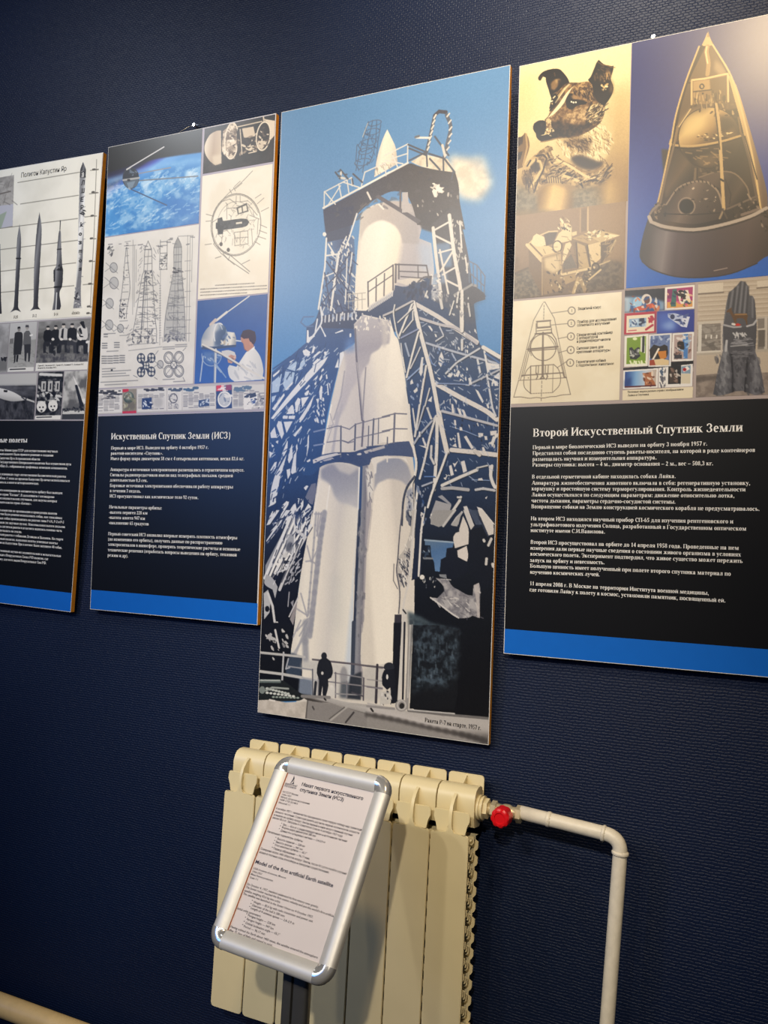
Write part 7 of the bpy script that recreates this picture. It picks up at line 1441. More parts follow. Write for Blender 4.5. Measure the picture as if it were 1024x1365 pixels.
    K.poly(sk, K.grad(cp(20, 1150)[0], cp(690, 1150)[0], [(0, '57504e'), (.12, '7d7674'), (.2, '9a9290'), (.3, '75696a'), (.6, '6e6260'), (.85, '776a66'), (1, '6a5f5b')])); K.line(cp(62, 1000, 75, 1030, 150, 1055, 300, 1070, 450, 1045, 600, 1000, 690, 955), 4.6, 'bdb3a8'); K.line(cp(70, 1040, 150, 1072, 300, 1085, 450, 1062, 600, 1015, 700, 965), 1.8, '574d49'); K.line(cp(68, 985, 85, 960, 110, 940), 3.4, '9c9084'); K.line(cp(25, 1240, 80, 1282, 200, 1320, 350, 1326, 500, 1305, 640, 1250), 1.6, '5c5250')
    K.poly(cp(100, 1075, 130, 1080, 120, 1290, 80, 1270), 'a8a2a2', .4, 4); K.poly(cp(215, 1085, 250, 1088, 240, 1310, 205, 1310), '8d807e', .4, 4); K.line(cp(410, 1290, 480, 1275), 1.2, 'b0a49c'); K.dabs(cp(655, 985, 700, 970, 699, 1090, 665, 1060), 16, 3.4, ['2c2523', 'a5988c', '5c524c'], 13, .95)
    K.gamma(1.7, 1.05); return K
paint_capsule().build('capsule_photograph', B_DOG, .0014)
dr = crop(680, 385, 6.827)
def paint_diagram():
    K = Ink(P4, [(683.2, 402.6), (829.4, 388.7), (825.7, 533.7), (680.4, 538.5)], 0.0010, 'e6dabd'); ink = '75685a'
    K.all(K.noisy('e2d6b8', 'e9dfc4', 30, 5))
    L = lambda *l, w=.95, a=.9: K.line(dr(*l), w, ink, a)
    def dash(x0, y0, x1, y1, n):
        for k in range(n): t, s = k/n, (k+.6)/n; L(x0+(x1-x0)*t, y0+(y1-y0)*t, x0+(x1-x0)*s, y0+(y1-y0)*s)
    L(305, 125, 320, 122, 330, 140); dash(300, 135, 215, 290, 14); dash(330, 140, 405, 270, 12); dash(215, 290, 165, 500, 14); dash(405, 270, 445, 470, 14); dash(165, 500, 80, 830, 20); dash(445, 470, 515, 810, 20)
    L(80, 835, 35, 988); L(515, 810, 552, 962); L(35, 988, 100, 985, 180, 997, 240, 990, 300, 995, 360, 985, 420, 980, 470, 968, 552, 962); L(80, 835, 515, 810)
    dash(312, 150, 308, 290, 5); L(302, 400, 300, 540, w=2.4); L(296, 540, 294, 800, w=1.6); L(306, 540, 304, 800, w=1.6); dash(292, 800, 285, 1035, 6)
    for q in ((248, 302, 368, 293, 370, 350, 250, 360, 248, 302), (240, 318, 240, 410, 380, 400, 378, 360), (250, 385, 375, 372)): L(*q, w=1.2)
    L(245, 300, 370, 290, w=2.0); L(255, 355, 372, 347, w=2); L(232, 412, 380, 402, w=2.2)
    L(240, 410, 190, 480, 165, 550, w=1.2); L(380, 400, 420, 460, 437, 530, w=1.2); L(230, 420, 200, 480, 178, 550)
    K.ring(*dr(305, 535)[0], 17, 17.5, ink, 1.1); L(165, 552, 437, 528, w=2.4); L(170, 566, 425, 548, w=1.4); L(185, 570, 195, 610); L(350, 430, 400, 500, 415, 545, a=.6)
    L(165, 560, 105, 800); L(180, 570, 120, 800); L(432, 540, 485, 770); L(445, 540, 500, 800); L(95, 832, 105, 800, 120, 790); L(485, 770, 495, 805, 512, 808, w=1.6)
    L(110, 790, 485, 765, w=1.6); L(190, 705, 400, 690, w=1.2); L(190, 705, 150, 750, 128, 830, 135, 900, 190, 955); L(400, 690, 440, 730, 462, 800, 450, 880, 390, 945); dash(190, 955, 390, 945, 9); L(190, 705, 188, 950, w=1.4); L(395, 692, 388, 945, a=.7)
    for x in (240, 262, 325, 350): L(x, 700, x-3, 770, w=1.2)
    for x in (245, 335): L(x, 770, x+8, 800, x-5, 825, w=1.6)
    L(275, 820, 295, 795, 315, 815, 275, 820, w=1.2); K.disc(*dr(170, 812)[0], .8, .8, ink)
    for l in ((385, 222, 530, 202), (370, 332, 530, 318), (440, 455, 525, 438), (445, 583, 525, 560), (430, 720, 528, 655)): L(*l)
    for x, y in ((563, 200), (559, 315), (556, 435), (554, 558), (549, 674)): K.ring(*dr(x, y)[0], 4.7, 4.8, ink, 1.0)
    return K
dia = paint_diagram().build('capsule_diagram', B_DOG, .0014)
lettering('diagram_lettering', P4, rows_of(dr, [('1', 558, 212, 567, 211), ('2', 553, 327, 565, 326), ('3', 550, 447, 562, 446), ('4', 548, 570, 560, 569), ('5', 543, 686, 555, 685),
    ('Защитный конус', 618, 196, 830, 178), ('Прибор для исследования', 612, 315, 970, 285), ('солнечного излучения', 612, 345, 910, 322), ('Сферический контейнер', 608, 435, 935, 408), ('с аппаратурой', 608, 464, 800, 447), ('и радиопередатчиками', 608, 492, 915, 470),
    ('Силовая рама для', 606, 555, 850, 540), ('крепления аппаратуры', 606, 588, 912, 570), ('Герметичная кабина', 602, 680, 872, 662), ('с подопытным животным', 602, 710, 945, 692)]), 0.0078, M_INK, dia, .0018, 'sans', .012)
sm = crop(825, 375, 8.533)
def paint_stamps():
    K = Ink(P4, [(834, 386.5), (927, 377), (924.5, 530.5), (829.5, 534)], 0.0009, '2a2433')
    K.poly(sm(40, 100, 880, 20, 880, 1365, 30, 1365), 'a99b98'); K.poly(sm(50, 990, 850, 920, 845, 980, 52, 1010), '17161f'); K.poly(sm(590, 920, 850, 900, 848, 940, 590, 955), '17161f')
    # nine stamps
    K.poly(sm(72, 108, 525, 80, 520, 330, 68, 360), '2c3040'); K.poly(sm(72, 180, 300, 170, 520, 230, 520, 330, 68, 360), K.grad(sm(90, 300)[0], sm(510, 280)[0], [(0, 'c6d6e0'), (.3, '5f9cc8'), (.7, '3c6ea8'), (1, 'a9bfd0')]), .9, 1.5); K.disc(*sm(215, 240)[0], 6, 7, 'a8c9dc'); K.disc(*sm(318, 210)[0], 7, 7.5, 'd8d0c8'); K.disc(*sm(322, 215)[0], 4, 5, '7a4c3c'); K.poly(sm(130, 330, 220, 290, 430, 240, 440, 280, 340, 320, 260, 335), 'c9623c'); K.dabs(sm(120, 160, 460, 170, 460, 330, 120, 340), 22, 5, ['e4dcd4', '8d4a34', '3a5f96', 'd98a5c'], 4, .85)
    K.poly(sm(530, 72, 865, 42, 858, 310, 526, 330), 'e6e2da'); K.poly(sm(552, 90, 845, 65, 838, 290, 548, 308), 'b0447c'); K.poly(sm(552, 92, 620, 88, 610, 200, 552, 200), '8c2a6c'); K.poly(sm(552, 240, 840, 220, 838, 290, 548, 308), 'd8a860'); K.poly(sm(615, 90, 660, 88, 650, 290, 590, 290), '4a7c74'); K.poly(sm(670, 110, 790, 100, 810, 190, 830, 250, 700, 260, 680, 190), 'e4ddce'); K.dabs(sm(690, 100, 780, 100, 770, 210, 690, 190), 12, 4.4, ['1e1a1c', '4a3a34'], 5); K.dabs(sm(560, 100, 840, 90, 835, 290, 560, 300), 16, 4, ['d8689c', '2f4f68', 'e8d8a8', '3c2c44'], 6, .75)
    K.poly(sm(64, 368, 432, 340, 426, 585, 62, 608), 'b8324c'); K.poly(sm(92, 395, 408, 372, 402, 570, 88, 590), 'e4dac4'); K.poly(sm(118, 430, 315, 415, 312, 515, 118, 528), '9db6cc'); K.poly(sm(235, 425, 290, 418, 300, 500, 230, 505), '2a3a5a'); K.poly(sm(150, 440, 210, 435, 205, 510, 150, 515), 'd0dce4'); K.dabs(sm(120, 430, 312, 418, 310, 515, 120, 525), 12, 3.4, ['34507c', 'c9d8e2'], 7, .8); K.scribble(sm(335, 405, 388, 400, 388, 455, 335, 460), 10, 2.4, 'b8324c', 4, 80, 8, .95, 30); K.line(sm(312, 550, 385, 500), 3, 'b8324c'); K.line(sm(110, 565, 200, 558), 1.4, 'c2606c')
    K.poly(sm(438, 345, 860, 320, 856, 575, 436, 598), '354a9c'); K.poly(sm(440, 360, 640, 350, 660, 560, 440, 590), '5a7cc2', .8, 3); K.poly(sm(480, 500, 620, 440, 650, 540, 560, 560), '9db4dc', .8, 2.5); K.poly(sm(560, 370, 640, 365, 800, 410, 770, 520, 720, 520, 560, 410), 'b9c2d8'); K.poly(sm(730, 395, 810, 405, 775, 528, 700, 510), 'd2d6e2'); K.dabs(sm(560, 370, 780, 390, 760, 510, 580, 420), 16, 4, ['5a6a9c', '2c3a6c', 'dcdfe8'], 9, .85); K.disc(*sm(612, 405)[0], 3, 3.4, '34406c')
    K.poly(sm(68, 625, 338, 600, 330, 965, 62, 975), 'e4e2da'); K.poly(sm(95, 645, 312, 625, 306, 935, 88, 945), '86a22c'); K.poly(sm(250, 640, 300, 632, 298, 820, 248, 800), 'e0e0d6'); K.line(sm(282, 635, 278, 800), 3, '2a2c34'); K.poly(sm(120, 760, 150, 750, 175, 785, 215, 752, 240, 755, 230, 820, 250, 850, 200, 890, 130, 885), '2a2c30'); K.dabs(sm(130, 790, 230, 790, 220, 880, 135, 880), 9, 4, ['c9ccc4', '77787a'], 10, .9); K.scribble(sm(110, 910, 305, 895, 302, 935, 108, 940), 12, 1.8, 'e6ead0', 3.4, 80, 11, .9, 20); K.disc(*sm(185, 655)[0], 3, 2, 'dfe6c0')
    K.poly(sm(345, 608, 605, 590, 592, 970, 338, 975), 'e0dfdc'); K.poly(sm(362, 625, 585, 608, 576, 955, 350, 958), '7b8cb0'); K.poly(sm(350, 780, 400, 720, 470, 740, 520, 720, 556, 740, 560, 830, 520, 900, 360, 880), '30261f'); K.poly(sm(440, 800, 540, 790, 545, 870, 480, 900), 'c98c34'); K.poly(sm(352, 900, 500, 880, 572, 900, 572, 955, 350, 958), 'd9c6a0'); K.line(sm(455, 770, 390, 890), 2.4, 'e6ded0'); K.poly(sm(350, 900, 400, 890, 420, 955, 350, 958), 'a8502c'); K.dabs(sm(365, 620, 580, 612, 560, 720, 365, 720), 12, 4, ['c9d2e0', '5a6c98'], 12, .8)
    K.poly(sm(615, 595, 855, 578, 845, 905, 605, 912), 'e4e2de'); K.poly(sm(632, 612, 835, 598, 828, 885, 625, 892), 'b9a8a4'); K.poly(sm(725, 605, 790, 600, 785, 880, 740, 880), '5a8cc0'); K.poly(sm(665, 700, 690, 680, 740, 690, 750, 770, 700, 800, 670, 780), '332822'); K.dabs(sm(640, 640, 830, 620, 825, 880, 630, 880), 26, 4.6, ['e2dcd8', '8a6a60', 'a9c4dc', '4a4044'], 13, .8); K.poly(sm(635, 840, 720, 835, 718, 880, 632, 884), '3a3c48', .9)
    K.poly(sm(55, 1018, 450, 988, 442, 1210, 50, 1228), 'e4e2de'); K.poly(sm(72, 1032, 430, 1005, 424, 1195, 68, 1210), K.grad(sm(80, 1100)[0], sm(420, 1090)[0], [(0, '2c5698'), (.35, '8fb4d6'), (.7, 'c9d0d8'), (1, 'c2b4a8')])); K.poly(sm(72, 1130, 140, 1090, 140, 1190, 70, 1205), '234a88', .8, 1.5); K.poly(sm(270, 1045, 330, 1040, 385, 1030, 380, 1100, 410, 1150, 420, 1195, 300, 1195, 290, 1110), 'b07850'); K.dabs(sm(275, 1045, 385, 1040, 415, 1190, 300, 1190), 12, 4, ['7a4830', 'd9b090', 'e2d4c4'], 14, .9); K.poly(sm(68, 1195, 425, 1178, 424, 1195, 68, 1212), '6a2c34')
    K.poly(sm(455, 985, 845, 940, 836, 1195, 452, 1212), 'e2e0dc'); K.scribble(sm(470, 1070, 505, 1065, 500, 1190, 465, 1190), 10, 2.0, '6c6c76', 4, 80, 15, .9, 15); K.scribble(sm(475, 985, 510, 980, 510, 1040, 475, 1040), 6, 2, '5a6c84', 5, 60, 16, .9, 40); K.scribble(sm(520, 980, 535, 980, 530, 1190, 515, 1190), 12, 1.2, '6a6a72', 3, 90, 17, .8, 10); K.poly(sm(565, 970, 712, 955, 706, 1165, 560, 1172), '1c1c24'); K.poly(sm(590, 990, 620, 980, 650, 1020, 690, 1100, 690, 1150, 580, 1160, 575, 1060), '54463f'); K.dabs(sm(580, 1000, 680, 1020, 690, 1150, 580, 1150), 16, 4, ['cfc8c0', '2c2422', '8a7468'], 18, .9); K.poly(sm(715, 970, 820, 955, 818, 1050, 712, 1050), '8fa4b4'); K.poly(sm(725, 1000, 780, 965, 810, 1000, 740, 1035), 'e4e0dc'); K.disc(*sm(750, 1005)[0], 2.4, 2.2, 'b0242c'); K.poly(sm(712, 1055, 818, 1050, 815, 1165, 710, 1165), 'd4ccb8')
    K.poly(sm(45, 1240, 845, 1200, 838, 1340, 38, 1358), 'e2d9c2'); K.gamma(1.3, 1.02); return K
stp = paint_stamps().build('stamps_picture', B_DOG, .0014)
lettering('caption_lettering', P4, rows_of(sm, [('Почтовые марки разных серий с изображением', 102, 1272, 738, 1240), ('Лайки и Спутника', 102, 1310, 345, 1297)]), 0.0062, M_INK, stp)
mo = crop(920, 365, 8.27)
def paint_monument():
    K = Ink(P4, [(930.9, 378.5), (1075, 364.6), (1075, 524), (927.9, 530)], 0.0010, 'c2b5a4')
    def bricks(quad, c0, c1):
        K.poly(quad, c0)
    K.all('bfb3a2')
    for r in range(44):
        y = 95+r*17
        for b in range(14):
            x = 80+b*62+(31 if r % 2 else 0); K.line(mo(x, y-.055*(x-80)+18, x+54, y-.055*(x+54-80)+18), 1.6, ('b0a392', 'c9beae', 'bdb1a0')[(r*5+b*3) % 3], .9)
    K.poly(mo(60, 1120, 300, 1100, 820, 1090)+[(1080, 493), (1080, 540)]+mo(60, 1370), K.noisy('877c74', 'a0958b', 9, 4)); K.poly(mo(60, 1135, 300, 1120, 300, 1165, 60, 1200), '6a625c', .8, 1)
    K.poly(mo(90, 120, 365, 98, 365, 205, 90, 225), 'cfc5b4'); K.line(mo(90, 226, 368, 206), 2.2, '857a6e'); K.poly(mo(740, 80, 860, 70)+[(1080, 360), (1080, 378)]+mo(740, 160), 'cdc3b2'); K.line(mo(740, 160, 860, 150), 2, '857a6e')
    for p, q in ((mo(95, 560, 350, 545, 350, 850, 75, 870), 1), (mo(745, 490, 860, 485)+[(1080, 424), (1080, 468)]+mo(745, 835), 2)): K.poly(p, '8d867e'); K.dabs(p, 30, 6, ['75706a', 'a5a098', '9a948c'], 5+q, .7)
    K.poly(mo(95, 560, 130, 558, 125, 865, 85, 870), 'cfcbc2'); K.line(mo(80, 545, 360, 525), 3.2, 'c6bfb2'); K.line(mo(75, 885, 360, 870), 4.4, 'b5ada0'); K.line(mo(78, 868, 355, 852), 2.6, 'd0cabf'); K.line(mo(352, 530, 350, 860), 2.8, 'c2bab0')
    for x in (178, 236, 295): K.line(mo(x, 680, x-2, 710), 1.8, 'dcd8d0')
    for k in range(4): K.line(mo(130, 600+70*k, 345, 570+70*k), .9, '6c665f', .5)
    K.line(mo(745, 488, 860, 480), 2.4, 'b9b1a6'); K.line(mo(752, 615, 840, 608), 2.2, 'c2bbb0'); K.line(mo(840, 490, 835, 830), 4, 'c2bbb0'); K.line(mo(740, 850, 860, 845), 4, 'b5ada0'); K.poly(mo(757, 625, 830, 620, 825, 805, 755, 810), '6c665f', .8)
    # hand shaped monument on a rocket base
    K.poly(mo(362, 840, 360, 640, 385, 430, 415, 260, 440, 200, 490, 160, 560, 80, 605, 90, 640, 140, 655, 240, 690, 245, 715, 300, 728, 480, 735, 640, 720, 860), K.grad(mo(380, 500)[0], mo(730, 480)[0], [(0, '77777a'), (.3, '5c5c60'), (.6, '6c6c70'), (1, '54545a')]))
    for l in ((440, 210, 420, 380), (500, 160, 470, 440), (560, 100, 510, 440), (605, 100, 570, 440), (640, 150, 620, 440)): K.line(mo(*l), 3.2, '45454a', .65, 1)
    for l in ((475, 190, 440, 400), (530, 140, 495, 430), (580, 100, 548, 430), (625, 140, 600, 430), (690, 260, 690, 480)): K.line(mo(*l), 2.4, '8f8f94', .6, 1)
    K.poly(mo(372, 580, 400, 430, 640, 440, 722, 530, 640, 580, 480, 590), '5f5f64'); K.poly(mo(365, 570, 480, 590, 630, 580, 730, 530, 735, 660, 700, 860, 380, 860), '57575c'); K.line(mo(370, 565, 480, 590, 560, 585), 2.6, 'a8a8aa'); K.line(mo(630, 580, 700, 560, 732, 515), 2.6, 'b4b4b6')
    K.poly(mo(395, 850, 660, 830, 650, 1290, 470, 1295), '5a5a60'); K.line(mo(450, 900, 470, 1290), 4.5, '34343a'); K.line(mo(650, 850, 615, 1290), 4.5, '34343a'); K.poly(mo(500, 960, 580, 940, 560, 1280, 510, 1280), '7d7d82', .7, 2)
    K.poly(mo(400, 740, 420, 850, 455, 1000, 465, 1310, 330, 1345, 255, 1330, 300, 1100, 360, 860), K.grad(mo(290, 1150)[0], mo(470, 1150)[0], [(0, '5a5a60'), (.5, '8b8c90'), (1, '4c4c52')])); K.poly(mo(680, 740, 715, 840, 780, 1050, 825, 1310, 720, 1335, 610, 1300, 640, 1000), K.grad(mo(620, 1150)[0], mo(820, 1150)[0], [(0, '46464c'), (.5, '7c7c82'), (1, '5a5a60')]))
    K.dabs(mo(300, 900, 440, 900, 460, 1310, 270, 1330), 50, 5, ['8f9094', '54545a', '6c6c72'], 8, .6, 80); K.dabs(mo(650, 900, 760, 900, 820, 1310, 620, 1300), 50, 5, ['85868a', '4c4c52', '6a6a70'], 9, .6, 80); K.dabs(mo(480, 900, 640, 900, 610, 1280, 480, 1280), 30, 5, ['75757a', '48484e'], 10, .6, 80); K.line(mo(405, 740, 395, 850), 3, 'b9b9ba')
    K.scribble(mo(460, 650, 610, 640, 610, 685, 460, 690), 16, 1.8, 'c6c6c6', 3, 70, 11, .9, 30); K.scribble(mo(450, 720, 630, 705, 630, 800, 450, 810), 22, 1.2, '9a9a9e', 9, -3, 12, .8, 5); K.scribble(mo(450, 860, 630, 850, 630, 930, 450, 940), 18, 1.2, '85858a', 9, -3, 13, .7, 5); K.line(mo(450, 800, 630, 785), 1.6, 'a8a8aa')
    K.poly(mo(400, 430, 410, 405, 440, 385, 465, 370, 460, 400, 480, 445, 560, 440, 620, 440, 640, 465, 630, 500, 635, 565, 622, 565, 610, 520, 590, 500, 575, 490, 515, 495, 510, 560, 495, 560, 480, 510, 455, 460, 435, 425), '6d5338'); K.line(mo(500, 450, 620, 448), 2.0, '9c7c54'); K.poly(mo(500, 560, 525, 545, 565, 562, 540, 578, 500, 575), 'c23a22'); K.line(mo(470, 555, 490, 560), 3, 'dad6d0')
    K.grain(.04, 1.2, 3); K.gamma(1.2); return K
paint_monument().build('monument_photograph', B_DOG, .0014)
# ------------------------------------------------------------------ prints of the rocket range board
r1, r7, r8, r6 = crop(0, 190, 4.136), crop(0, 420, 7.877), crop(0, 485, 7.877), crop(0, 200, 7.062)
flat_panel('print_border', P1, [(-120, 438), (127, 423), (117, 561), (-130, 562)], M_GREY, B_RANGE, 0.0010)
def paint_chart():
    K = Ink(P1, [(-120, 248), (137.3, 205), (126.5, 423), (-130, 436)], 0.0012, 'd9d5c9'); ink = '6a675f'
    K.all(K.noisy('d3cfc2', 'dedace', 40, 4))
    K.poly([(-140, 262)]+r1(80, 180, 72, 465)+[(-150, 322)], K.noisy('8f8b86', 'aaa6a0', 8, 5)); K.poly(r1(0, 350, 75, 340, 72, 460, 0, 475), 'b3b2b8'); K.poly(r1(0, 400, 40, 380, 10, 470, 0, 475), '99a394'); K.scribble([(-60, 260)]+r1(75, 190, 70, 340)+[(-60, 290)], 40, 1.0, '6c6864', 7, -20, 6, .5, 60); K.line(r1(0, 285, 60, 270), 1.6, '77716c')
    for l in ((100, 222, 440, 165), (500, 155, 545, 150), (115, 340, 435, 292), (495, 284, 545, 278), (0, 475, 430, 420), (470, 412, 520, 405), (0, 592, 430, 540), (0, 712, 420, 664), (0, 828, 410, 790), (460, 785, 510, 780), (535, 95, 522, 480, 500, 912), (525, 150, 545, 148), (520, 280, 540, 278)): K.line(r1(*l), .9, ink, .7)
    for x, y in ((519, 150), (515, 275), (510, 405), (506, 530), (501, 655), (497, 780), (490, 905), (487, 942)): K.line(r1(x-5, y, x+6, y-1), 2.0, '55524c', .9); K.line(r1(x+12, y+2, x+25, y+1), .9, ink, .8)
    def rocket(pts, c=('35353a', '8a8a8c', '4a4a4e')):
        P = r1(*pts); xs = [p[0] for p in P]; m = sum(p[1] for p in P)/len(P)
        K.poly(P, K.grad((min(xs), m), (max(xs), m), [(0, c[0]), (.35, c[1]), (.7, c[2]), (1, c[0])]))
    rocket((110, 450, 118, 530, 115, 640, 102, 905, 118, 935, 90, 925, 58, 938, 78, 905, 92, 640, 96, 540)); rocket((220, 385, 232, 480, 222, 690, 212, 900, 225, 922, 198, 920, 168, 928, 186, 900, 190, 690, 205, 480)); rocket((-8, 560, 4, 560, 8, 870, 12, 945, -40, 948))
    K.line(r1(92, 640, 116, 640), 1.4, '26262a'); K.line(r1(335, 432, 333, 480), 1.2, '3a3a3e'); rocket((333, 478, 338, 500, 340, 580, 345, 680, 350, 705, 345, 790, 330, 830, 338, 900, 332, 922, 312, 922, 290, 925, 300, 860, 302, 790, 300, 705, 312, 680, 318, 580, 326, 500)); K.dabs(r1(310, 670, 345, 668, 340, 705, 310, 708), 6, 3, '1c1c20', 5); K.line(r1(302, 798, 340, 796), 1.8, '1c1c20'); K.line(r1(318, 590, 340, 588), 1.2, '2a2a2e'); K.poly(r1(297, 705, 306, 700, 306, 765, 298, 770), '2a2a2e'); K.line(r1(315, 830, 310, 920), 1.4, 'c9c9c6')
    P = r1(460, 108, 476, 150, 474, 190, 460, 600, 448, 800, 450, 912, 405, 915, 420, 800, 430, 600, 442, 190, 445, 150); K.poly(P, K.grad(r1(420, 500)[0], r1(468, 500)[0], [(0, '8a8a8c'), (.4, 'dddcd8'), (.8, 'c9c8c4'), (1, '7c7c7e')])); K.poly(r1(460, 108, 476, 150, 474, 195, 442, 195, 445, 150), K.grad(r1(443, 170)[0], r1(476, 170)[0], [(0, '2c2c30'), (.5, '77777a'), (1, '1c1c20')])); K.poly(r1(453, 158, 466, 158, 465, 190, 452, 192), 'b9b8b4')
    K.dabs(r1(440, 365, 468, 362, 466, 405, 436, 405), 12, 2.6, ['26262a', '8a8a8c'], 6); K.dabs(r1(418, 800, 448, 795, 450, 912, 406, 915), 24, 2.6, ['3a3a3e', '8a8a8c', 'bcbbb7'], 7); K.scribble(r1(442, 200, 472, 200, 448, 800, 420, 800), 20, .9, '66666a', 2.5, 0, 9, .5, 15)
    K.gamma(1.2, 1.1); return K
ch = paint_chart().build('rocket_chart', B_RANGE, .0014)
col_letters = [(c, 444+(k < 3)*6-(k > 5)*8, y, 462+(k < 3)*6-(k > 5)*8, y-2) for k, (c, y) in enumerate((('Э', 186), ('Л', 236), ('Ш', 280), ('Е', 328), ('Р', 372), ('k', 465), ('o', 515), ('s', 562), ('m', 610), ('o', 662), ('s', 708)))]
lettering('chart_lettering', P1, [r+(.0195,) for r in rows_of(r6, [('Полигон Капустин Яр', 200, 262, 628, 197)])]
          + [r+(.017, .035) for r in rows_of(r1, col_letters)]+rows_of(r1, [('Р-2М', 78, 973, 100, 970), ('Р-12', 182, 966, 204, 963), ('Р-14', 300, 958, 322, 955), ('«Космос»', 398, 950, 442, 946)]), 0.0125, M_INK, ch, .0018, 'sans', .0)
def person(K, f, x, y, h, coat, legs, face='cfc8c0', hat='2a2a2c', sit=False):
    """a small standing or sitting figure: head top at (x, y), height h, enlarged-view units"""
    u = h/7.5
    if sit: K.poly(f(x-u*.9, y+u*4, x+u*.9, y+u*4, x+u*1.3, y+u*5.2, x+u*1.1, y+h*.98, x+u*.3, y+h*.98, x+u*.2, y+u*5.4, x-u*.5, y+u*5.4, x-u*.6, y+h*.98, x-u*1.3, y+h*.98, x-u*1.3, y+u*5), legs)
    else: K.poly(f(x-u*.8, y+u*3.6, x+u*.8, y+u*3.6, x+u*.7, y+h, x+u*.15, y+h, x+u*.1, y+u*4.6, x-u*.1, y+u*4.6, x-u*.2, y+h, x-u*.8, y+h), legs)
    K.poly(f(x-u*.4, y+u*1.05, x+u*.4, y+u*1.05, x+u*1.1, y+u*1.5, x+u*1.25, y+u*3.4, x+u*.9, y+u*4.2, x-u*.9, y+u*4.2, x-u*1.25, y+u*3.4, x-u*1.1, y+u*1.5), coat)
    K.disc(*f(x, y+u*.62)[0], u*.42/f_scale, u*.5/f_scale, face); K.poly(f(x-u*.5, y+u*.45, x-u*.3, y, x+u*.35, y, x+u*.5, y+u*.45), hat)
f_scale = 7.877
def paint_two_men():
    q = r7(108, 85, 390, 72, 362, 590, 82, 598); K = Ink(P1, q, 0.0012, 'b9b8b4'); K.all(K.grad(r7(240, 80)[0], r7(230, 560)[0], [(0, 'bcbbb8'), (.4, 'b4b3b0'), (.42, '9c9b98'), (1, 'a9a8a4')])); K.poly(r7(108, 250, 150, 245, 145, 300, 105, 305), '7d7c7a')
    K.scribble(r7(100, 330, 370, 300, 360, 550, 90, 555), 40, 1.2, '8f8e8a', 5, 10, 4, .5, 30)
    K.poly(r7(160, 190, 185, 178, 225, 178, 242, 200, 240, 300, 225, 415, 145, 420, 150, 300), '3a3a3c'); K.disc(*r7(204, 150)[0], 2.0, 2.8, '8e8a86'); K.poly(r7(187, 145, 190, 125, 215, 120, 222, 140), '26262a'); K.poly(r7(152, 420, 170, 420, 165, 490, 150, 510), '2c2c30'); K.poly(r7(178, 420, 200, 420, 190, 495, 172, 490), '2c2c30')
    K.poly(r7(255, 190, 280, 165, 310, 165, 328, 200, 330, 310, 245, 315), '6c6c6c'); K.disc(*r7(290, 135)[0], 2.2, 2.9, 'a5a19c'); K.poly(r7(270, 130, 275, 105, 305, 105, 310, 130), '55555a'); K.poly(r7(258, 310, 328, 305, 325, 400, 315, 490, 300, 490, 298, 400, 285, 400, 280, 490, 262, 480), '3f3f42'); K.line(r7(322, 215, 342, 210), 2, 'd6d4d0')
    K.poly(r7(95, 555, 365, 545, 362, 590, 82, 598), 'd2d0ca'); K.line(r7(110, 572, 270, 566), 1.4, '4a4a4c'); K.gamma(1.3, 1.08); return K
paint_two_men().build('two_men_photograph', B_RANGE, .0014)
def paint_bench():
    q = r7(412, 68, 1008, 38, 972, 570, 375, 590); K = Ink(P1, q, 0.0012, '7d7c7a'); K.all(K.noisy('656462', '8d8c8a', 7, 4, .3, .7, 4, (.5, 1)))
    K.poly(r7(400, 70, 1010, 40, 1005, 120, 400, 190), K.noisy('858482', 'a3a2a0', 6, 5, .3, .7, 4, (.4, 1)), .9, 2); K.poly(r7(380, 420, 990, 400, 975, 500, 375, 510), K.noisy('55545a', '8a8986', 4, 6), .9, 2)
    for x, y, c, l, h in ((508, 115, '242428', '38383c', 290), (590, 108, '2c2c30', '303034', 300), (672, 90, 'bcbab6', '3a3a3e', 310), (762, 88, '242428', '4a4a4e', 320), (868, 66, 'c6c4c0', '2a2a2e', 350)): person(K, r7, x, y, h, c, l, 'c4beb6', '26262a', True)
    K.poly(r7(655, 150, 675, 140, 668, 250, 640, 260), '2c2c30'); K.poly(r7(840, 80, 880, 70, 905, 140, 880, 140), '1f1f24'); K.dabs(r7(830, 130, 870, 140, 870, 230, 820, 230), 8, 4, ['8a8884', '2c2c30', 'dad8d4'], 7); K.dabs(r7(480, 250, 900, 240, 890, 420, 480, 420), 20, 4, ['26262a', '6c6b6a', 'a5a3a0'], 8, .7)
    for x in (560, 650, 740, 850): K.disc(*r7(x, 255)[0], 2, 1.8, 'd0ccc6')
    K.line(r7(915, 285, 975, 280), 3, 'd2d0cc'); K.line(r7(935, 290, 935, 385), 2.4, 'c9c7c2'); K.poly(r7(385, 505, 980, 488, 972, 570, 375, 590), 'd4d2cc')
    K.gamma(1.45, 1.1); return K
pb = paint_bench().build('bench_photograph', B_RANGE, .0014)
def paint_sidephoto(quad, seed, kind):
    K = Ink(P1, quad, 0.0012, '9a9896'); K.all(K.noisy('8a8886', 'b2b0ae', 14, seed)); return K
K = paint_sidephoto([(-120, 440), (12.6, 431.5), (10, 495.5), (-124, 502)], 4, 0); K.poly(r7(-900, 470, 75, 470, 75, 590, -900, 610), '6c6b69', .9, 1); K.dabs(r7(20, 445, 70, 445, 65, 475, 15, 475), 8, 3, '26262a', 5); K.build('field_photograph', B_RANGE, .0014)
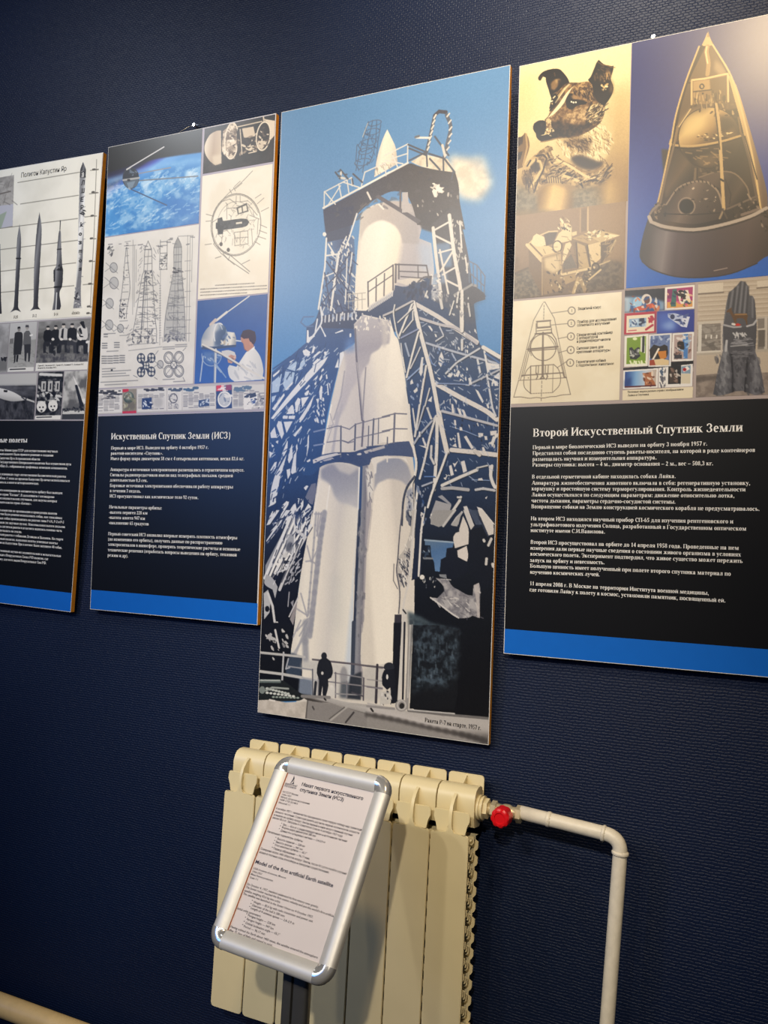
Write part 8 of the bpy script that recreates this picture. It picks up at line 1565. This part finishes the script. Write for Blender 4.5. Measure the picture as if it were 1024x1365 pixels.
def paint_nose():
    K = Ink(P1, [(-120, 503)]+r8(392, 95, 362, 580)+[(-126, 560)], 0.0012, 'b9b8b4'); K.poly(r8(-900, 240, 380, 228, 370, 600, -900, 600), K.noisy('26262a', '55555a', 6, 4, .3, .7, 4, (1, .7))); K.poly(r8(-900, 240, 380, 228, 378, 330, -900, 350), K.noisy('4a4a4e', '75757a', 5, 5, .3, .7, 4, (.3, 1)), .9, 1)
    K.poly(r8(-200, 220, 0, 255, 60, 268, 150, 300, 230, 345, 280, 362, 368, 392, 368, 410, 275, 382, 230, 388, 130, 395, 40, 375, 0, 362, -200, 340), K.grad(r8(60, 260)[0], r8(40, 390)[0], [(0, 'd2d0cc'), (.5, 'c6c4c0'), (1, 'a3a19e')])); K.poly(r8(45, 275, 85, 280, 80, 300, 42, 296), '1c1c20'); K.line(r8(230, 348, 270, 380), 1.4, '55555a'); K.line(r8(278, 365, 276, 384), 1.6, '3a3a3e'); K.scribble(r8(0, 420, 360, 420, 350, 580, 0, 580), 40, 1.3, '6a6a6c', 5, 85, 6, .4, 20); K.gamma(1.3, 1.08); return K
paint_nose().build('nose_cone_photograph', B_RANGE, .0014)
def paint_cages():
    K = Ink(P1, r8(412, 88, 672, 80, 642, 585, 370, 585), 0.0012, '2c2c30'); K.all(K.noisy('1c1c20', '5a5a5c', 4, 4)); K.dabs(r8(420, 95, 660, 90, 650, 330, 405, 330), 60, 5, ['b9b8b4', '3a3a3e', '8a8a88', '1c1c20'], 5, .8)
    for x in (440, 510, 585): K.poly(r8(x, 185, x+55, 182, x+50, 290, x-3, 292), 'b4b3af'); K.poly(r8(x+18, 205, x+34, 205, x+31, 270, x+15, 270), '3a3a3e'); K.line(r8(x+55, 182, x+50, 290), 2, '26262a')
    K.line(r8(425, 110, 650, 120), 3, 'c9c8c4'); K.line(r8(430, 150, 650, 145), 2, '1c1c20'); K.dabs(r8(400, 320, 640, 310, 640, 400, 400, 400), 22, 5, ['8a8a88', '1c1c20', 'c2c1bd'], 6)
    for x, y in ((440, 450), (560, 440)):
        K.disc(*r8(x, y)[0], 6.4, 7.6, 'd4d2cc'); K.poly(r8(x-48, y-45, x-25, y-62, x-12, y-40), 'c2c0bb'); K.poly(r8(x+15, y-55, x+40, y-60, x+42, y-30), 'c2c0bb'); K.disc(*r8(x-18, y+8)[0], 1.1, 1.1, '1c1c20'); K.disc(*r8(x+16, y+6)[0], 1.1, 1.1, '1c1c20'); K.disc(*r8(x, y+44)[0], 1.5, 1.3, '1c1c20')
    K.poly(r8(372, 545, 645, 540, 642, 585, 370, 585), 'd4d2cc'); K.line(r8(390, 563, 545, 558), 1.4, '55555a'); K.gamma(1.25, 1.08); return K
paint_cages().build('two_dogs_photograph', B_RANGE, .0014)
def paint_launch():
    K = Ink(P1, r8(680, 80, 972, 70, 932, 580, 655, 585), 0.0012, '8d8c8a'); K.all(K.noisy('6c6b6a', 'b9b8b4', 14, 4)); K.poly(r8(660, 470, 940, 455, 935, 590, 655, 590), '4a4a4c'); K.poly(r8(665, 495, 935, 485, 932, 525, 660, 530), 'c4c2be'); K.dabs(r8(665, 465, 940, 455, 940, 495, 665, 500), 20, 3.4, ['26262a', '6c6b6a'], 5)
    K.poly(r8(765, 110, 815, 205, 870, 350, 865, 365, 800, 220), 'd2d0cc'); K.poly(r8(790, 225, 815, 220, 888, 450, 845, 455), '2a2a2e'); K.poly(r8(820, 230, 835, 240, 905, 395, 890, 420, 870, 400), 'c2c0bb'); K.poly(r8(862, 370, 895, 365, 908, 405, 885, 425), 'd4d2cc'); K.gamma(1.3, 1.08); return K
paint_launch().build('launch_photograph', B_RANGE, .0014)
lettering('caption_lettering', P1, rows_of(r7, [('Гирев Н.Г., Медведев М.С., Орлов Н.Т., Калинин Г.Т., Кузнецов Ю.Г.', 402, 540, 888, 524), ('Полигон КЯ, 18 октября 1947 г.', 402, 565, 600, 558)]), 0.0058, M_INK, pb)
# ------------------------------------------------------------------ nails and hanging wires
M_WIRE = mat('steel_wire', 'a9adb2', 0.3, metal=0.9)
M_NAIL = mat('nail_steel', 'd8dade', 0.25, metal=1.0)
def nail(px, py, label):
    p = on_wall_plane(px, py, -0.012)
    e = empty('wall_nail', (p[0], 0.0, p[2]), label, 'nail', 'nails the boards hang from')
    bm = bmesh.new(); add_tube(bm, [(0, 0.01, 0), (0, -.010, .001)], .0018, 12); bm_obj('shank', bm, M_NAIL, e, smooth=True)
    bm = bmesh.new(); add_tube(bm, [(0, -.009, .001), (0, -.0115, .001), (0, -.0135, .001)], [.0030, .0055, .0042], 16); bm_obj('head', bm, M_NAIL, e, angle=40)
    return p
p = nail(258.5, 167, 'silver nail holding the wire above the board with the satellite over the Earth')
def wire(P, e, pts, r=.0010):
    bm = bmesh.new(); add_tube(bm, pts, r, 8)
    o = bm_obj('hanging_wire', bm, M_WIRE, None, smooth=True)
    o.parent = e; o.matrix_parent_inverse = e.matrix_world.inverted(); return o
bpy.context.view_layer.update()
a = on_wall_plane(241, 175.5, -.03); b = on_wall_plane(280, 169.5, -.03)
a2 = a+np.array([-.09, -.02, -.06]); b2 = b+np.array([.09, -.02, -.06])
top = np.array([p[0], -.0085, p[2]+.003])
wire(P2, B_SAT, [a2, a, (a+top)/2+np.array([0, 0, .003]), top, (b+top)/2+np.array([0, 0, .004]), b, b2])
p = nail(871, 49.5, 'pale nail head peeping over the top edge of the dog portrait board')
